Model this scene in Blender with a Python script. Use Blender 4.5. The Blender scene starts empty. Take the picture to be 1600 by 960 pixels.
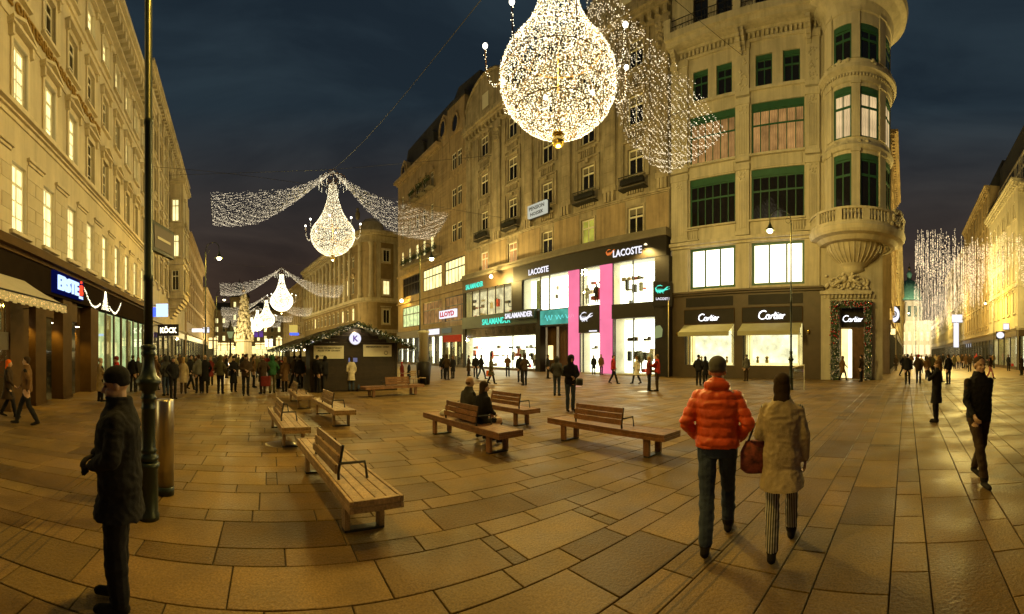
import bpy, math, random
from mathutils import Vector, Matrix
R = random.Random(7)
sc = bpy.context.scene
COL = sc.collection
PI = math.pi
# ---------------------------------------------------------------- camera: a stitched panorama = central cylindrical lens
F, HY, PXS, EYE = 635.0, 552.0, 1365.0, 1.85     # px per radian, horizon row, column that looks along +Y, eye height
cam = bpy.data.cameras.new('camera'); co = bpy.data.objects.new('camera', cam); COL.objects.link(co)
cam.type = 'PANO'; cam.panorama_type = 'CENTRAL_CYLINDRICAL'
cam.central_cylindrical_range_u_min = -800/F; cam.central_cylindrical_range_u_max = 800/F
cam.central_cylindrical_range_v_min = -(960-HY)/F; cam.central_cylindrical_range_v_max = HY/F
cam.central_cylindrical_radius = 1.0
cam.clip_start = 0.05; cam.clip_end = 3000
co.location = (0, 0, EYE); co.rotation_euler = (PI/2, 0, (PXS-800)/F)
sc.camera = co
# ---------------------------------------------------------------- world: night sky with torn cloud
w = bpy.data.worlds.new('World'); sc.world = w; w.use_nodes = True
nt = w.node_tree; nt.nodes.clear()
def N(t, **k):
    n = nt.nodes.new(t)
    for a, b in k.items(): setattr(n, a, b)
    return n
out = N('ShaderNodeOutputWorld'); bg = N('ShaderNodeBackground')
tc = N('ShaderNodeTexCoord'); sep = N('ShaderNodeSeparateXYZ'); nt.links.new(tc.outputs['Generated'], sep.inputs[0])
grad = N('ShaderNodeValToRGB'); nt.links.new(sep.outputs['Z'], grad.inputs[0])
cr = grad.color_ramp; cr.elements[0].position = 0.0; cr.elements[0].color = (.060, .034, .020, 1)
cr.elements[1].position = 1.0; cr.elements[1].color = (.012, .022, .033, 1)
for p, c in ((.20, (.045, .030, .022, 1)), (.36, (.036, .033, .032, 1)), (.52, (.019, .032, .043, 1)), (.75, (.015, .027, .039, 1))):
    e = cr.elements.new(p); e.color = c
mp = N('ShaderNodeMapping'); mp.inputs['Scale'].default_value = (1, 1, 3.6); nt.links.new(tc.outputs['Generated'], mp.inputs[0])
no = N('ShaderNodeTexNoise'); no.inputs['Scale'].default_value = 2.3; no.inputs['Detail'].default_value = 7; no.inputs['Roughness'].default_value = .55
no.inputs['Distortion'].default_value = .5; nt.links.new(mp.outputs[0], no.inputs[0])
rp = N('ShaderNodeValToRGB'); nt.links.new(no.outputs[0], rp.inputs[0])
rp.color_ramp.elements[0].position = .36; rp.color_ramp.elements[0].color = (.68, .68, .72, 1)
rp.color_ramp.elements[1].position = .66; rp.color_ramp.elements[1].color = (1.26, 1.22, 1.18, 1)
mx = N('ShaderNodeMix', data_type='RGBA', blend_type='MULTIPLY'); mx.inputs[0].default_value = 1
nt.links.new(grad.outputs[0], mx.inputs[6]); nt.links.new(rp.outputs[0], mx.inputs[7])
nt.links.new(mx.outputs[2], bg.inputs[0]); bg.inputs[1].default_value = 1.0; nt.links.new(bg.outputs[0], out.inputs[0])
# ---------------------------------------------------------------- render settings, exposure
vs = sc.view_settings; vs.view_transform = 'Standard'; vs.look = 'None'; vs.exposure = 0; vs.gamma = 1; vs.use_curve_mapping = False
cy = sc.cycles; cy.use_denoising = True; cy.denoiser = 'OPENIMAGEDENOISE'; cy.max_bounces = 4; cy.diffuse_bounces = 2; cy.glossy_bounces = 2
cy.transmission_bounces = 2; cy.transparent_max_bounces = 6; cy.sample_clamp_indirect = 2.0; cy.sample_clamp_direct = 0; cy.use_light_tree = True
cy.caustics_reflective = False; cy.caustics_refractive = False
# light levels (lamps are built with their posts further down and read these)
LAMP_COL = (1.0, .60, .075); LED_COL = (1.0, .74, .20)
P_STREET, P_CHAND = 880, 4500

# ================================================================ helpers
def az(px): return (px-PXS)/F
def at(px, r): a = az(px); return (r*math.sin(a), r*math.cos(a))
def rg(py): return EYE*F/(py-HY)                      # distance of a point of the ground seen at row py
def gp(px, py): return at(px, rg(py))

WORK = bpy.data.scenes.new('workbench')          # scratch scene: text and remeshed bodies are evaluated here, away from the big scene
def evaluated(o):
    WORK.collection.objects.link(o)
    with bpy.context.temp_override(scene=WORK, view_layer=WORK.view_layers[0]):
        dg = bpy.context.evaluated_depsgraph_get(); dg.update(); me = bpy.data.meshes.new_from_object(o.evaluated_get(dg))
    bpy.data.objects.remove(o); return me
class G:
    def __init__(s): s.v = []; s.f = []; s.m = []
    def add(s, vs_, fs, mi=0):
        o = len(s.v); s.v += [tuple(p) for p in vs_]; s.f += [tuple(i+o for i in q) for q in fs]; s.m += [mi]*len(fs); return s
    def box(s, x0, x1, y0, y1, z0, z1, mi=0, skip=''):
        if x0 > x1: x0, x1 = x1, x0
        if y0 > y1: y0, y1 = y1, y0
        v = [(x0,y0,z0),(x1,y0,z0),(x1,y1,z0),(x0,y1,z0),(x0,y0,z1),(x1,y0,z1),(x1,y1,z1),(x0,y1,z1)]
        f = [(0,3,2,1),(4,5,6,7),(0,1,5,4),(1,2,6,5),(2,3,7,6),(3,0,4,7)]
        return s.add(v, f, mi)
    def prism(s, poly, z0, z1, mi=0):                   # poly counter-clockwise in xy
        n = len(poly); v = [(x,y,z0) for x,y in poly]+[(x,y,z1) for x,y in poly]
        f = [tuple(range(n-1,-1,-1)), tuple(range(n,2*n))]+[(i,(i+1)%n,n+(i+1)%n,n+i) for i in range(n)]
        return s.add(v, f, mi)
    def ext(s, poly, y0, y1, mi=0):                      # poly in xz extruded along y
        n = len(poly); v = [(x,y0,z) for x,z in poly]+[(x,y1,z) for x,z in poly]
        f = [tuple(range(n)), tuple(range(2*n-1,n-1,-1))]+[(n+i,n+(i+1)%n,(i+1)%n,i) for i in range(n)]
        return s.add(v, f, mi)
    def lathe(s, prof, n=12, c=(0,0), mi=0, a0=0, a1=2*PI):  # prof: (radius, z)
        full = abs(a1-a0-2*PI) < 1e-6; k = n if full else n+1
        v = []
        for r, z in prof:
            for i in range(k):
                a = a0+(a1-a0)*i/n; v.append((c[0]+r*math.cos(a), c[1]+r*math.sin(a), z))
        f = []
        for j in range(len(prof)-1):
            for i in range(n):
                i2 = (i+1)%k; f.append((j*k+i, j*k+i2, (j+1)*k+i2, (j+1)*k+i))
        if full:
            if prof[0][0] > 1e-4: f.append(tuple(range(k-1,-1,-1)))
            if prof[-1][0] > 1e-4: f.append(tuple((len(prof)-1)*k+i for i in range(k)))
        return s.add(v, f, mi)
    def tube(s, pts, r, n=6, mi=0, caps=True):
        pts = [Vector(p) for p in pts]; v = []; rr = r if isinstance(r, (list, tuple)) else [r]*len(pts)
        for i, p in enumerate(pts):
            d = (pts[min(i+1,len(pts)-1)]-pts[max(i-1,0)]).normalized()
            up = Vector((0,0,1)) if abs(d.z) < .95 else Vector((1,0,0))
            a = d.cross(up).normalized(); b = a.cross(d)
            for k in range(n):
                t = 2*PI*k/n; v.append(p+(a*math.cos(t)+b*math.sin(t))*rr[i])
        f = [(j*n+i, j*n+(i+1)%n, (j+1)*n+(i+1)%n, (j+1)*n+i) for j in range(len(pts)-1) for i in range(n)]
        if caps: f += [tuple(range(n-1,-1,-1)), tuple((len(pts)-1)*n+i for i in range(n))]
        return s.add(v, f, mi)
    def ball(s, c, r, n=10, m=6, mi=0):
        rx, ry, rz = r if isinstance(r, (list, tuple)) else (r, r, r)
        v = [(c[0],c[1],c[2]-rz)]
        for j in range(1, m):
            p = -PI/2+PI*j/m
            for i in range(n):
                a = 2*PI*i/n; v.append((c[0]+rx*math.cos(p)*math.cos(a), c[1]+ry*math.cos(p)*math.sin(a), c[2]+rz*math.sin(p)))
        v.append((c[0],c[1],c[2]+rz)); L = len(v)-1
        f = [(0,1+(i+1)%n,1+i) for i in range(n)]
        for j in range(m-2):
            for i in range(n):
                a = 1+j*n+i; b = 1+j*n+(i+1)%n; f.append((a,b,b+n,a+n))
        f += [(L, 1+(m-2)*n+i, 1+(m-2)*n+(i+1)%n) for i in range(n)]
        return s.add(v, f, mi)
    def octa(s, c, r, mi=0):
        x,y,z = c
        return s.add([(x+r,y,z),(x-r,y,z),(x,y+r,z),(x,y-r,z),(x,y,z+r),(x,y,z-r)],
                     [(0,2,4),(2,1,4),(1,3,4),(3,0,4),(2,0,5),(1,2,5),(3,1,5),(0,3,5)], mi)
    def mesh(s, name, mats, smooth=False):
        me = bpy.data.meshes.new(name); me.from_pydata(s.v, [], s.f)
        for m_ in (mats if isinstance(mats, (list, tuple)) else [mats]): me.materials.append(m_)
        if any(s.m): me.polygons.foreach_set('material_index', s.m)
        if smooth: me.polygons.foreach_set('use_smooth', [True]*len(s.f))
        me.update(); return me
def link(name, me, parent=None, loc=None, rot=None, scale=None, kind=None, label=None):
    o = bpy.data.objects.new(name, me); COL.objects.link(o)
    if parent is not None: o.parent = parent; KIDS.setdefault(parent.name, []).append(o)
    if loc is not None: o.location = loc
    if rot is not None: o.rotation_euler = rot
    if scale is not None: o.scale = scale
    if kind: o['kind'] = kind
    if label: o['label'] = label
    return o
def part(name, g, mats, parent, smooth=False, **k): return link(name, g.mesh(name, mats, smooth), parent, **k)
def tag(o, label, cat, group=None):
    o['label'] = label; o['category'] = cat
    if group: o['group'] = group
    return o
def thing(name, label, cat, loc=(0,0,0), rotz=0, group=None):
    o = bpy.data.objects.new(name, None); COL.objects.link(o); o.empty_display_size = .3
    o.location = loc; o.rotation_euler = (0,0,rotz); return tag(o, label, cat, group)
def dup(o, parent=None):
    c = o.copy(); COL.objects.link(c)
    if parent is not None: c.parent = parent; KIDS.setdefault(parent.name, []).append(c)
    for ch in list(KIDS.get(o.name, ())): dup(ch, c)
    return c
KIDS = {}
def copy_thing(o, loc, rotz, label, group=None, scale=None):
    c = dup(o); c.location = loc; c.rotation_euler = (0,0,rotz); c['label'] = label
    if group: c['group'] = group
    if scale: c.scale = scale
    return c

# ---------------------------------------------------------------- materials
def mat(name, col, rough=.8, var=.12, scale=1.2, bump=.15, bscale=30, metal=0, spec=.5, dirt=0, fine=.0, coat=0, rnd=0, streak=0):
    m = bpy.data.materials.new(name); m.use_nodes = True; t = m.node_tree; b = t.nodes['Principled BSDF']
    b.inputs['Roughness'].default_value = rough; b.inputs['Metallic'].default_value = metal
    b.inputs['Specular IOR Level'].default_value = spec; b.inputs['Coat Weight'].default_value = coat
    tc = t.nodes.new('ShaderNodeTexCoord')
    def noise(s, d=4, r=.6):
        n = t.nodes.new('ShaderNodeTexNoise'); n.inputs['Scale'].default_value = s; n.inputs['Detail'].default_value = d
        n.inputs['Roughness'].default_value = r; t.links.new(tc.outputs['Object'], n.inputs['Vector']); return n
    n = noise(scale); cr = t.nodes.new('ShaderNodeValToRGB'); t.links.new(n.outputs[0], cr.inputs[0])
    cr.color_ramp.elements[0].position = .3; cr.color_ramp.elements[1].position = .7
    cr.color_ramp.elements[0].color = (*[c*(1-var) for c in col], 1); cr.color_ramp.elements[1].color = (*[min(1, c*(1+var)) for c in col], 1)
    last = cr.outputs[0]
    def mul(last, node_out, lo, hi, p0=.35, p1=.65):
        q = t.nodes.new('ShaderNodeMapRange'); t.links.new(node_out, q.inputs[0])
        q.inputs[1].default_value = p0; q.inputs[2].default_value = p1; q.inputs[3].default_value = lo; q.inputs[4].default_value = hi
        x = t.nodes.new('ShaderNodeMix'); x.data_type = 'RGBA'; x.blend_type = 'MULTIPLY'; x.inputs[0].default_value = 1
        t.links.new(last, x.inputs[6]); t.links.new(q.outputs[0], x.inputs[7]); return x.outputs[2]
    if dirt: last = mul(last, noise(.35, 6, .7).outputs[0], 1-dirt, 1)
    if fine: last = mul(last, noise(bscale*2, 2).outputs[0], 1-fine, 1+fine*.4)
    if streak:                                             # rain-washed soot: tall narrow streaks
        mpp = t.nodes.new('ShaderNodeMapping'); mpp.inputs['Scale'].default_value = (2.2, 2.2, .16); t.links.new(tc.outputs['Object'], mpp.inputs[0])
        ns = noise(1.0, 5, .65); t.links.new(mpp.outputs[0], ns.inputs['Vector']); last = mul(last, ns.outputs[0], 1-streak, 1.04, .36, .58)
    if rnd:
        oi = t.nodes.new('ShaderNodeObjectInfo'); last = mul(last, oi.outputs['Random'], 1-rnd, 1+rnd*.6, 0, 1)
    t.links.new(last, b.inputs['Base Color'])
    if bump:
        nb = noise(bscale, 5); bp = t.nodes.new('ShaderNodeBump'); bp.inputs['Strength'].default_value = bump; bp.inputs['Distance'].default_value = .02
        t.links.new(nb.outputs[0], bp.inputs['Height']); t.links.new(bp.outputs[0], b.inputs['Normal'])
    return m
def emit(name, col, strength, sample=False, var=0, vscale=1.5, randomize=0):
    m = bpy.data.materials.new(name); m.use_nodes = True; t = m.node_tree; t.nodes.clear()
    o = t.nodes.new('ShaderNodeOutputMaterial'); e = t.nodes.new('ShaderNodeEmission'); t.links.new(e.outputs[0], o.inputs[0])
    e.inputs[0].default_value = (*col, 1); e.inputs[1].default_value = strength
    if var or randomize:
        tc = t.nodes.new('ShaderNodeTexCoord'); n = t.nodes.new('ShaderNodeTexNoise'); n.inputs['Scale'].default_value = vscale; n.inputs['Detail'].default_value = 3
        oi = t.nodes.new('ShaderNodeObjectInfo'); ad = t.nodes.new('ShaderNodeVectorMath'); ad.operation = 'ADD'
        mp = t.nodes.new('ShaderNodeMath'); mp.operation = 'MULTIPLY'; mp.inputs[1].default_value = 37
        t.links.new(oi.outputs['Random'], mp.inputs[0]); t.links.new(tc.outputs['Object'], ad.inputs[0]); t.links.new(mp.outputs[0], ad.inputs[1])
        t.links.new(ad.outputs[0], n.inputs['Vector'])
        q = t.nodes.new('ShaderNodeMapRange'); t.links.new(n.outputs[0], q.inputs[0]); q.inputs[1].default_value = .3; q.inputs[2].default_value = .7
        q.inputs[3].default_value = strength*(1-var); q.inputs[4].default_value = strength*(1+var*.5)
        last = q.outputs[0]
        if name.startswith('lit_'):
            wv = t.nodes.new('ShaderNodeTexWave'); wv.inputs['Scale'].default_value = 2.6; wv.inputs['Distortion'].default_value = 2.5; wv.inputs['Detail'].default_value = 1; t.links.new(ad.outputs[0], wv.inputs['Vector'])
            wr_ = t.nodes.new('ShaderNodeMapRange'); t.links.new(wv.outputs['Fac'], wr_.inputs[0]); wr_.inputs[3].default_value = .62; wr_.inputs[4].default_value = 1.1
            wm = t.nodes.new('ShaderNodeMath'); wm.operation = 'MULTIPLY'; t.links.new(last, wm.inputs[0]); t.links.new(wr_.outputs[0], wm.inputs[1]); last = wm.outputs[0]
        if randomize:
            r2 = t.nodes.new('ShaderNodeMapRange'); t.links.new(oi.outputs['Random'], r2.inputs[0]); r2.inputs[3].default_value = 1-randomize; r2.inputs[4].default_value = 1
            mm = t.nodes.new('ShaderNodeMath'); mm.operation = 'MULTIPLY'; t.links.new(last, mm.inputs[0]); t.links.new(r2.outputs[0], mm.inputs[1]); last = mm.outputs[0]
        t.links.new(last, e.inputs[1])
    m.cycles.emission_sampling = 'AUTO' if sample else 'NONE'
    return m
def glass(name, tint=(.9,.95,.95), refl=.12):
    m = bpy.data.materials.new(name); m.use_nodes = True; t = m.node_tree; t.nodes.clear()
    o = t.nodes.new('ShaderNodeOutputMaterial'); a = t.nodes.new('ShaderNodeBsdfTransparent'); a.inputs[0].default_value = (*tint, 1)
    g = t.nodes.new('ShaderNodeBsdfGlossy'); g.inputs['Roughness'].default_value = .02; x = t.nodes.new('ShaderNodeMixShader')
    fr = t.nodes.new('ShaderNodeLayerWeight'); fr.inputs[0].default_value = .25; mu = t.nodes.new('ShaderNodeMath'); mu.operation = 'MULTIPLY_ADD'; mu.inputs[1].default_value = .35; mu.inputs[2].default_value = refl-.08
    t.links.new(fr.outputs['Facing'], mu.inputs[0]); t.links.new(mu.outputs[0], x.inputs[0]); t.links.new(a.outputs[0], x.inputs[1]); t.links.new(g.outputs[0], x.inputs[2])
    t.links.new(x.outputs[0], o.inputs[0]); return m
M = {}
M['cream'] = mat('cream_plaster', (.62,.54,.40), .85, .08, .9, .12, 25, dirt=.18, fine=.06, streak=0.16, rnd=.10)
M['cream2'] = mat('cream_stone', (.56,.48,.34), .85, .10, .9, .18, 18, dirt=.25, fine=.08, streak=0.25, rnd=.10)
M['ochre'] = mat('ochre_plaster', (.50,.38,.22), .88, .10, .8, .15, 20, dirt=.28, fine=.06, streak=0.28, rnd=.10)
M['tan'] = mat('tan_plaster', (.44,.33,.20), .88, .10, .8, .15, 20, dirt=.3, fine=.06, streak=0.3, rnd=.10)
M['stone'] = mat('weathered_stone', (.45,.38,.27), .88, .14, 1.3, .3, 14, dirt=.35, fine=.1, streak=0.38, rnd=.10)
M['stone_d'] = mat('grey_stone', (.22,.19,.14), .85, .14, 1.3, .3, 14, dirt=.35, fine=.1)
M['white_st'] = mat('pale_limestone', (.60,.54,.42), .82, .07, 1.1, .15, 20, dirt=.18, fine=.06, streak=0.22, rnd=.10)
M['peach'] = mat('peach_plaster', (.55,.42,.28), .88, .08, .8, .12, 20, dirt=.2, fine=.05, streak=0.2, rnd=.10)
M['slate'] = mat('slate_roof', (.035,.035,.038), .7, .25, 2, .3, 12)
M['copper'] = mat('green_copper_roof', (.16,.42,.32), .6, .2, .6, .1, 10, dirt=.3)
M['fr_white'] = mat('white_window_paint', (.78,.74,.62), .5, .04, 3, 0)
M['fr_green'] = mat('green_window_paint', (.030,.105,.055), .45, .1, 3, 0)
M['fr_dark'] = mat('dark_bronze', (.035,.028,.02), .4, .1, 3, 0, metal=.6)
M['iron'] = mat('black_wrought_iron', (.015,.014,.012), .5, .1, 3, .1, 60)
M['dark_pan'] = mat('black_shop_panel', (.018,.014,.011), .5, .15, 2, 0, spec=.2)
M['brown_pan'] = mat('brown_stone_cladding', (.070,.045,.022), .5, .15, 1.5, .1, 12)
M['olive_pan'] = mat('bronze_cladding', (.075,.042,.016), .6, .2, 1.5, .1, 12, rnd=.15, spec=.05)
M['wood_door'] = mat('varnished_brown_wood', (.12,.055,.022), .4, .25, 4, .1, 30)
M['glass_dark'] = mat('dark_window_glass', (.012,.011,.009), .06, .2, 2, 0, spec=.7)
M['glass'] = glass('shop_glass')
M['lit_w'] = emit('lit_room_yellow_white', (1.0,.86,.36), 2.3, var=.3, vscale=.9, randomize=.22)
M['lit_o'] = emit('lit_room_amber', (1.0,.52,.16), .50, var=.4, vscale=1.2, randomize=.4)
M['lit_y'] = emit('lit_room_greenish_yellow', (.80,.72,.10), .75, var=.4, vscale=1.2, randomize=.3)
M['shop_w'] = emit('bright_shop_interior', (1.0,.90,.60), 3.6, sample=True, var=.25, vscale=.8)
M['shop_w3'] = emit('brightest_shop_interior', (1.0,.90,.62), 6.5, sample=True, var=.35, vscale=.9)
M['jewel'] = emit('jewellery_window_light', (1.0,.86,.50), 2.0, sample=True, var=.45, vscale=1.3)
M['fascia'] = mat('polished_black_fascia', (.020,.014,.010), .6, .1, 2, 0, spec=.0)
M['shop_y'] = emit('warm_shop_interior', (1.0,.74,.28), 2.2, sample=True, var=.35, vscale=1.1)
M['shop_g'] = emit('cool_curtain_interior', (.70,.80,.34), 1.3, sample=True, var=.4, vscale=1.5)
M['pink'] = emit('pink_backlit_panel', (1.0,.22,.38), 1.05, sample=True, var=.12, vscale=.5)
M['white_e'] = emit('white_sign_light', (.95,.95,1.0), 2.2)
M['green_e'] = emit('green_sign_light', (.10,.85,.62), 1.25)
M['teal_e'] = emit('teal_backlit_sign', (.12,.55,.42), .75, var=.4, vscale=1.2)
M['blue_e'] = emit('blue_sign_light', (.05,.10,1.0), 2.2)
M['blue_e_dim'] = emit('blue_halo_sign_back', (.002,.003,.045), 1.0)  # faint emission paints the bank letters' blue halo onto the plate behind them
M['iceblue_e'] = emit('pale_blue_sign_light', (.45,.62,1.0), 1.8)
M['red_e'] = emit('red_sign_light', (1.0,.06,.02), 1.8)
M['led'] = emit('warm_white_led', (1.0,.90,.58), 6.0)
M['led_sw'] = emit('curtain_led', (1.0,.84,.56), 3.0); M['led_dim'] = emit('golden_led', (1.0,.66,.24), 1.6)
M['led_far'] = emit('warm_white_led_curtain', (1.0,.76,.44), 3.0)
M['bulb'] = emit('lamp_globe_light', (1.0,.90,.62), 9)
M['metal'] = mat('brushed_stainless_steel', (.55,.50,.40), .28, .05, 2, .05, 90, metal=1)
M['pole'] = mat('dark_green_cast_iron', (.020,.028,.018), .32, .15, 4, .1, 50, metal=.3)
M['plank'] = mat('weathered_bench_timber', (.36,.23,.11), .6, .30, 7, .35, 25, fine=.3, rnd=.25)
M['plank_r'] = mat('reddish_bench_timber', (.24,.11,.045), .55, .30, 7, .35, 25, fine=.3, rnd=.25)
M['hut'] = mat('dark_stained_boards', (.024,.014,.007), .7, .3, 4, .3, 20, rnd=.25)
M['pine'] = mat('pine_garland_green', (.030,.060,.018), .7, .4, 8, 0)
M['awning'] = mat('cream_awning_cloth', (.50,.45,.36), .9, .06, 2, .1, 60)
M['awn_g'] = mat('olive_green_awning_cloth', (.34,.32,.19), .85, .08, 2, .1, 60)
M['gold'] = mat('gilded_letters', (.36,.22,.05), .45, .1, 4, 0, metal=.3)
M['board'] = mat('cream_sign_board', (.60,.56,.44), .6, .04, 3, 0)
M['black'] = mat('black_paint', (.02,.02,.02), .5, .1, 3, 0)
M['gilt'] = mat('polished_brass_ball', (.62,.45,.14), .22, .05, 3, 0, metal=1)
M['wire'] = mat('black_steel_cable', (.02,.02,.022), .6, 0, 3, 0)
# ================================================================ ground and paving
def slab_material():
    m = mat('sandstone_paving', (.245,.150,.045), .62, .20, 2.2, .55, 28, fine=.34, dirt=.34)
    t = m.node_tree; b = t.nodes['Principled BSDF']; src = b.inputs['Base Color'].links[0].from_socket
    at_ = t.nodes.new('ShaderNodeAttribute'); at_.attribute_name = 'tone'
    x = t.nodes.new('ShaderNodeMix'); x.data_type = 'RGBA'; x.blend_type = 'MULTIPLY'; x.inputs[0].default_value = 1
    t.links.new(src, x.inputs[6]); t.links.new(at_.outputs['Color'], x.inputs[7]); last = x.outputs[2]
    geo = t.nodes.new('ShaderNodeNewGeometry'); sp = t.nodes.new('ShaderNodeSeparateXYZ')
    A = (1416-PXS)/F
    rot = t.nodes.new('ShaderNodeVectorRotate'); rot.rotation_type = 'Z_AXIS'; rot.inputs['Angle'].default_value = A
    t.links.new(geo.outputs['Position'], rot.inputs['Vector']); t.links.new(rot.outputs[0], sp.inputs[0])   # x = lateral, y = along the rows
    def mth(op, a, b_=None):
        n = t.nodes.new('ShaderNodeMath'); n.operation = op
        for i, q in enumerate((a, b_)):
            if q is None: continue
            if isinstance(q, (int, float)): n.inputs[i].default_value = q
            else: t.links.new(q, n.inputs[i])
        return n.outputs[0]
    nz = t.nodes.new('ShaderNodeTexNoise'); nz.inputs['Scale'].default_value = 1.1; nz.inputs['Detail'].default_value = 3; t.links.new(geo.outputs['Position'], nz.inputs[0])
    tot = None      # worn wheel tracks: thin dark lines that run along the rows and along the other street
    sg = t.nodes.new('ShaderNodeSeparateXYZ'); t.links.new(geo.outputs['Position'], sg.inputs[0])
    for sock, lines in ((sp.outputs['X'], (-1.50,-1.60,-1.70,-1.86,-2.0)), (sg.outputs['Y'], (-1.78,-1.88,-2.02,-2.12,-2.28))):
        for c in lines:
            d = mth('ABSOLUTE', mth('SUBTRACT', sock, c)); k = mth('LESS_THAN', d, .012)
            tot = k if tot is None else mth('ADD', tot, k)
    tot = mth('MULTIPLY', tot, mth('MINIMUM', mth('MAXIMUM', mth('MULTIPLY', mth('SUBTRACT', nz.outputs[0], .36), 5), 0), 1))
    tot = mth('MULTIPLY', tot, .62)
    vo = t.nodes.new('ShaderNodeTexVoronoi'); vo.inputs['Scale'].default_value = 2.3; t.links.new(geo.outputs['Position'], vo.inputs['Vector'])       # trodden chewing gum and small spots
    spots = mth('MULTIPLY', mth('LESS_THAN', vo.outputs['Distance'], .045), .45); tot = mth('MAXIMUM', tot, spots)
    n2 = t.nodes.new('ShaderNodeTexNoise'); n2.inputs['Scale'].default_value = .55; n2.inputs['Detail'].default_value = 6; n2.inputs['Distortion'].default_value = .8; t.links.new(geo.outputs['Position'], n2.inputs[0])
    wet = mth('MULTIPLY', mth('MINIMUM', mth('MAXIMUM', mth('MULTIPLY', mth('SUBTRACT', n2.outputs[0], .56), 9), 0), 1), .38); tot = mth('MAXIMUM', tot, wet)
    y = t.nodes.new('ShaderNodeMix'); y.data_type = 'RGBA'; t.links.new(tot, y.inputs[0]); t.links.new(last, y.inputs[6]); y.inputs[7].default_value = (.045,.032,.018,1)
    t.links.new(y.outputs[2], b.inputs['Base Color'])
    rr = t.nodes.new('ShaderNodeMapRange'); t.links.new(nz.outputs[0], rr.inputs[0]); rr.inputs[1].default_value = .35; rr.inputs[2].default_value = .65
    b.inputs['Specular IOR Level'].default_value = .22; rr.inputs[3].default_value = .40; rr.inputs[4].default_value = .66; t.links.new(rr.outputs[0], b.inputs['Roughness'])
    return m
SLAB = slab_material()
def far_paving():
    m = mat('distant_paving', (.23,.145,.055), .45, .15, .8, .2, 8, dirt=.25); t = m.node_tree; b = t.nodes['Principled BSDF']
    src = b.inputs['Base Color'].links[0].from_socket
    geo = t.nodes.new('ShaderNodeNewGeometry'); rot = t.nodes.new('ShaderNodeVectorRotate'); rot.rotation_type = 'Z_AXIS'; rot.inputs['Angle'].default_value = (1416-PXS)/F+PI/2
    t.links.new(geo.outputs['Position'], rot.inputs['Vector'])
    br = t.nodes.new('ShaderNodeTexBrick'); t.links.new(rot.outputs[0], br.inputs[0]); br.inputs['Scale'].default_value = 1
    br.inputs['Brick Width'].default_value = 1.25; br.inputs['Row Height'].default_value = .465; br.inputs['Mortar Size'].default_value = .012
    br.inputs['Color1'].default_value = (1,1,1,1); br.inputs['Color2'].default_value = (.72,.70,.66,1); br.inputs['Mortar'].default_value = (.4,.38,.35,1)
    x = t.nodes.new('ShaderNodeMix'); x.data_type = 'RGBA'; x.blend_type = 'MULTIPLY'; x.inputs[0].default_value = 1
    t.links.new(src, x.inputs[6]); t.links.new(br.outputs[0], x.inputs[7]); t.links.new(x.outputs[2], b.inputs['Base Color']); return m
JOINT = mat('dark_joint_sand', (.035,.026,.016), .95, .2, 5, .3, 60)
g = G(); n = 24                                           # one sheet out to the horizon; the dark bed shows in the joints
g.add([(-1500,-1500,-.016),(1500,-1500,-.016),(1500,1500,-.016),(-1500,1500,-.016)], [(0,1,2,3)])
# outside the hand-laid part the bed carries the distant paving, as a ring sheet 12 mm higher
ground = part('ground', g, [JOINT], None, kind='structure')
AZR = (1416-PXS)/F; SD = (math.sin(AZR), math.cos(AZR)); TD = (math.cos(AZR), -math.sin(AZR))
def st(x, y): return (x*SD[0]+y*SD[1], x*TD[0]+y*TD[1])
def xy(s, t): return (s*SD[0]+t*TD[0], s*SD[1]+t*TD[1])
S0, S1, T0, T1 = -6.5, 28.6, -24.0, 16.7                  # laid area in row coordinates
g = G(); B_ = 1500
for a0, a1, b0, b1 in ((-B_,S0,-B_,B_),(S1,B_,-B_,B_),(S0,S1,-B_,T0),(S0,S1,T1,B_)):
    q = [xy(a0,b0), xy(a0,b1), xy(a1,b1), xy(a1,b0)]
    g.add([(p[0],p[1],-.001) for p in q], [(0,1,2,3)])
part('distant_paving', g, [far_paving()], ground, kind='structure')
def slab_geo(s0, s1, t0, t1, z, g, tone, tones):
    j = .0065; b = .005; o = len(g.v)
    ta = [R.uniform(-.0015,.0015) for _ in range(4)]
    for (s, t), dz in zip(((s0+j,t0+j),(s0+j,t1-j),(s1-j,t1-j),(s1-j,t0+j)), ta):
        x, y = xy(s, t); g.v.append((x, y, z-.022+dz))
    for (s, t), dz in zip(((s0+j,t0+j),(s0+j,t1-j),(s1-j,t1-j),(s1-j,t0+j)), ta):
        x, y = xy(s, t); g.v.append((x, y, z-.004+dz))
    for (s, t), dz in zip(((s0+j+b,t0+j+b),(s0+j+b,t1-j-b),(s1-j-b,t1-j-b),(s1-j-b,t0+j+b)), ta):
        x, y = xy(s, t); g.v.append((x, y, z+dz))
    for k in range(4):
        k2 = (k+1)%4
        g.f.append((o+k2, o+k, o+4+k, o+4+k2)); g.f.append((o+4+k2, o+4+k, o+8+k, o+8+k2))
    g.f.append((o+11, o+10, o+9, o+8)); g.m += [0]*9; tones += [tone]*12
def setattr_tone(me, tones):
    a = me.color_attributes.new('tone', 'FLOAT_COLOR', 'POINT')
    a.data.foreach_set('color', [c for t in tones for c in (t[0], t[1], t[2], 1)])
slabs = []; PER = .928; k0 = -0.13
t = k0 - PER*30
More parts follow.
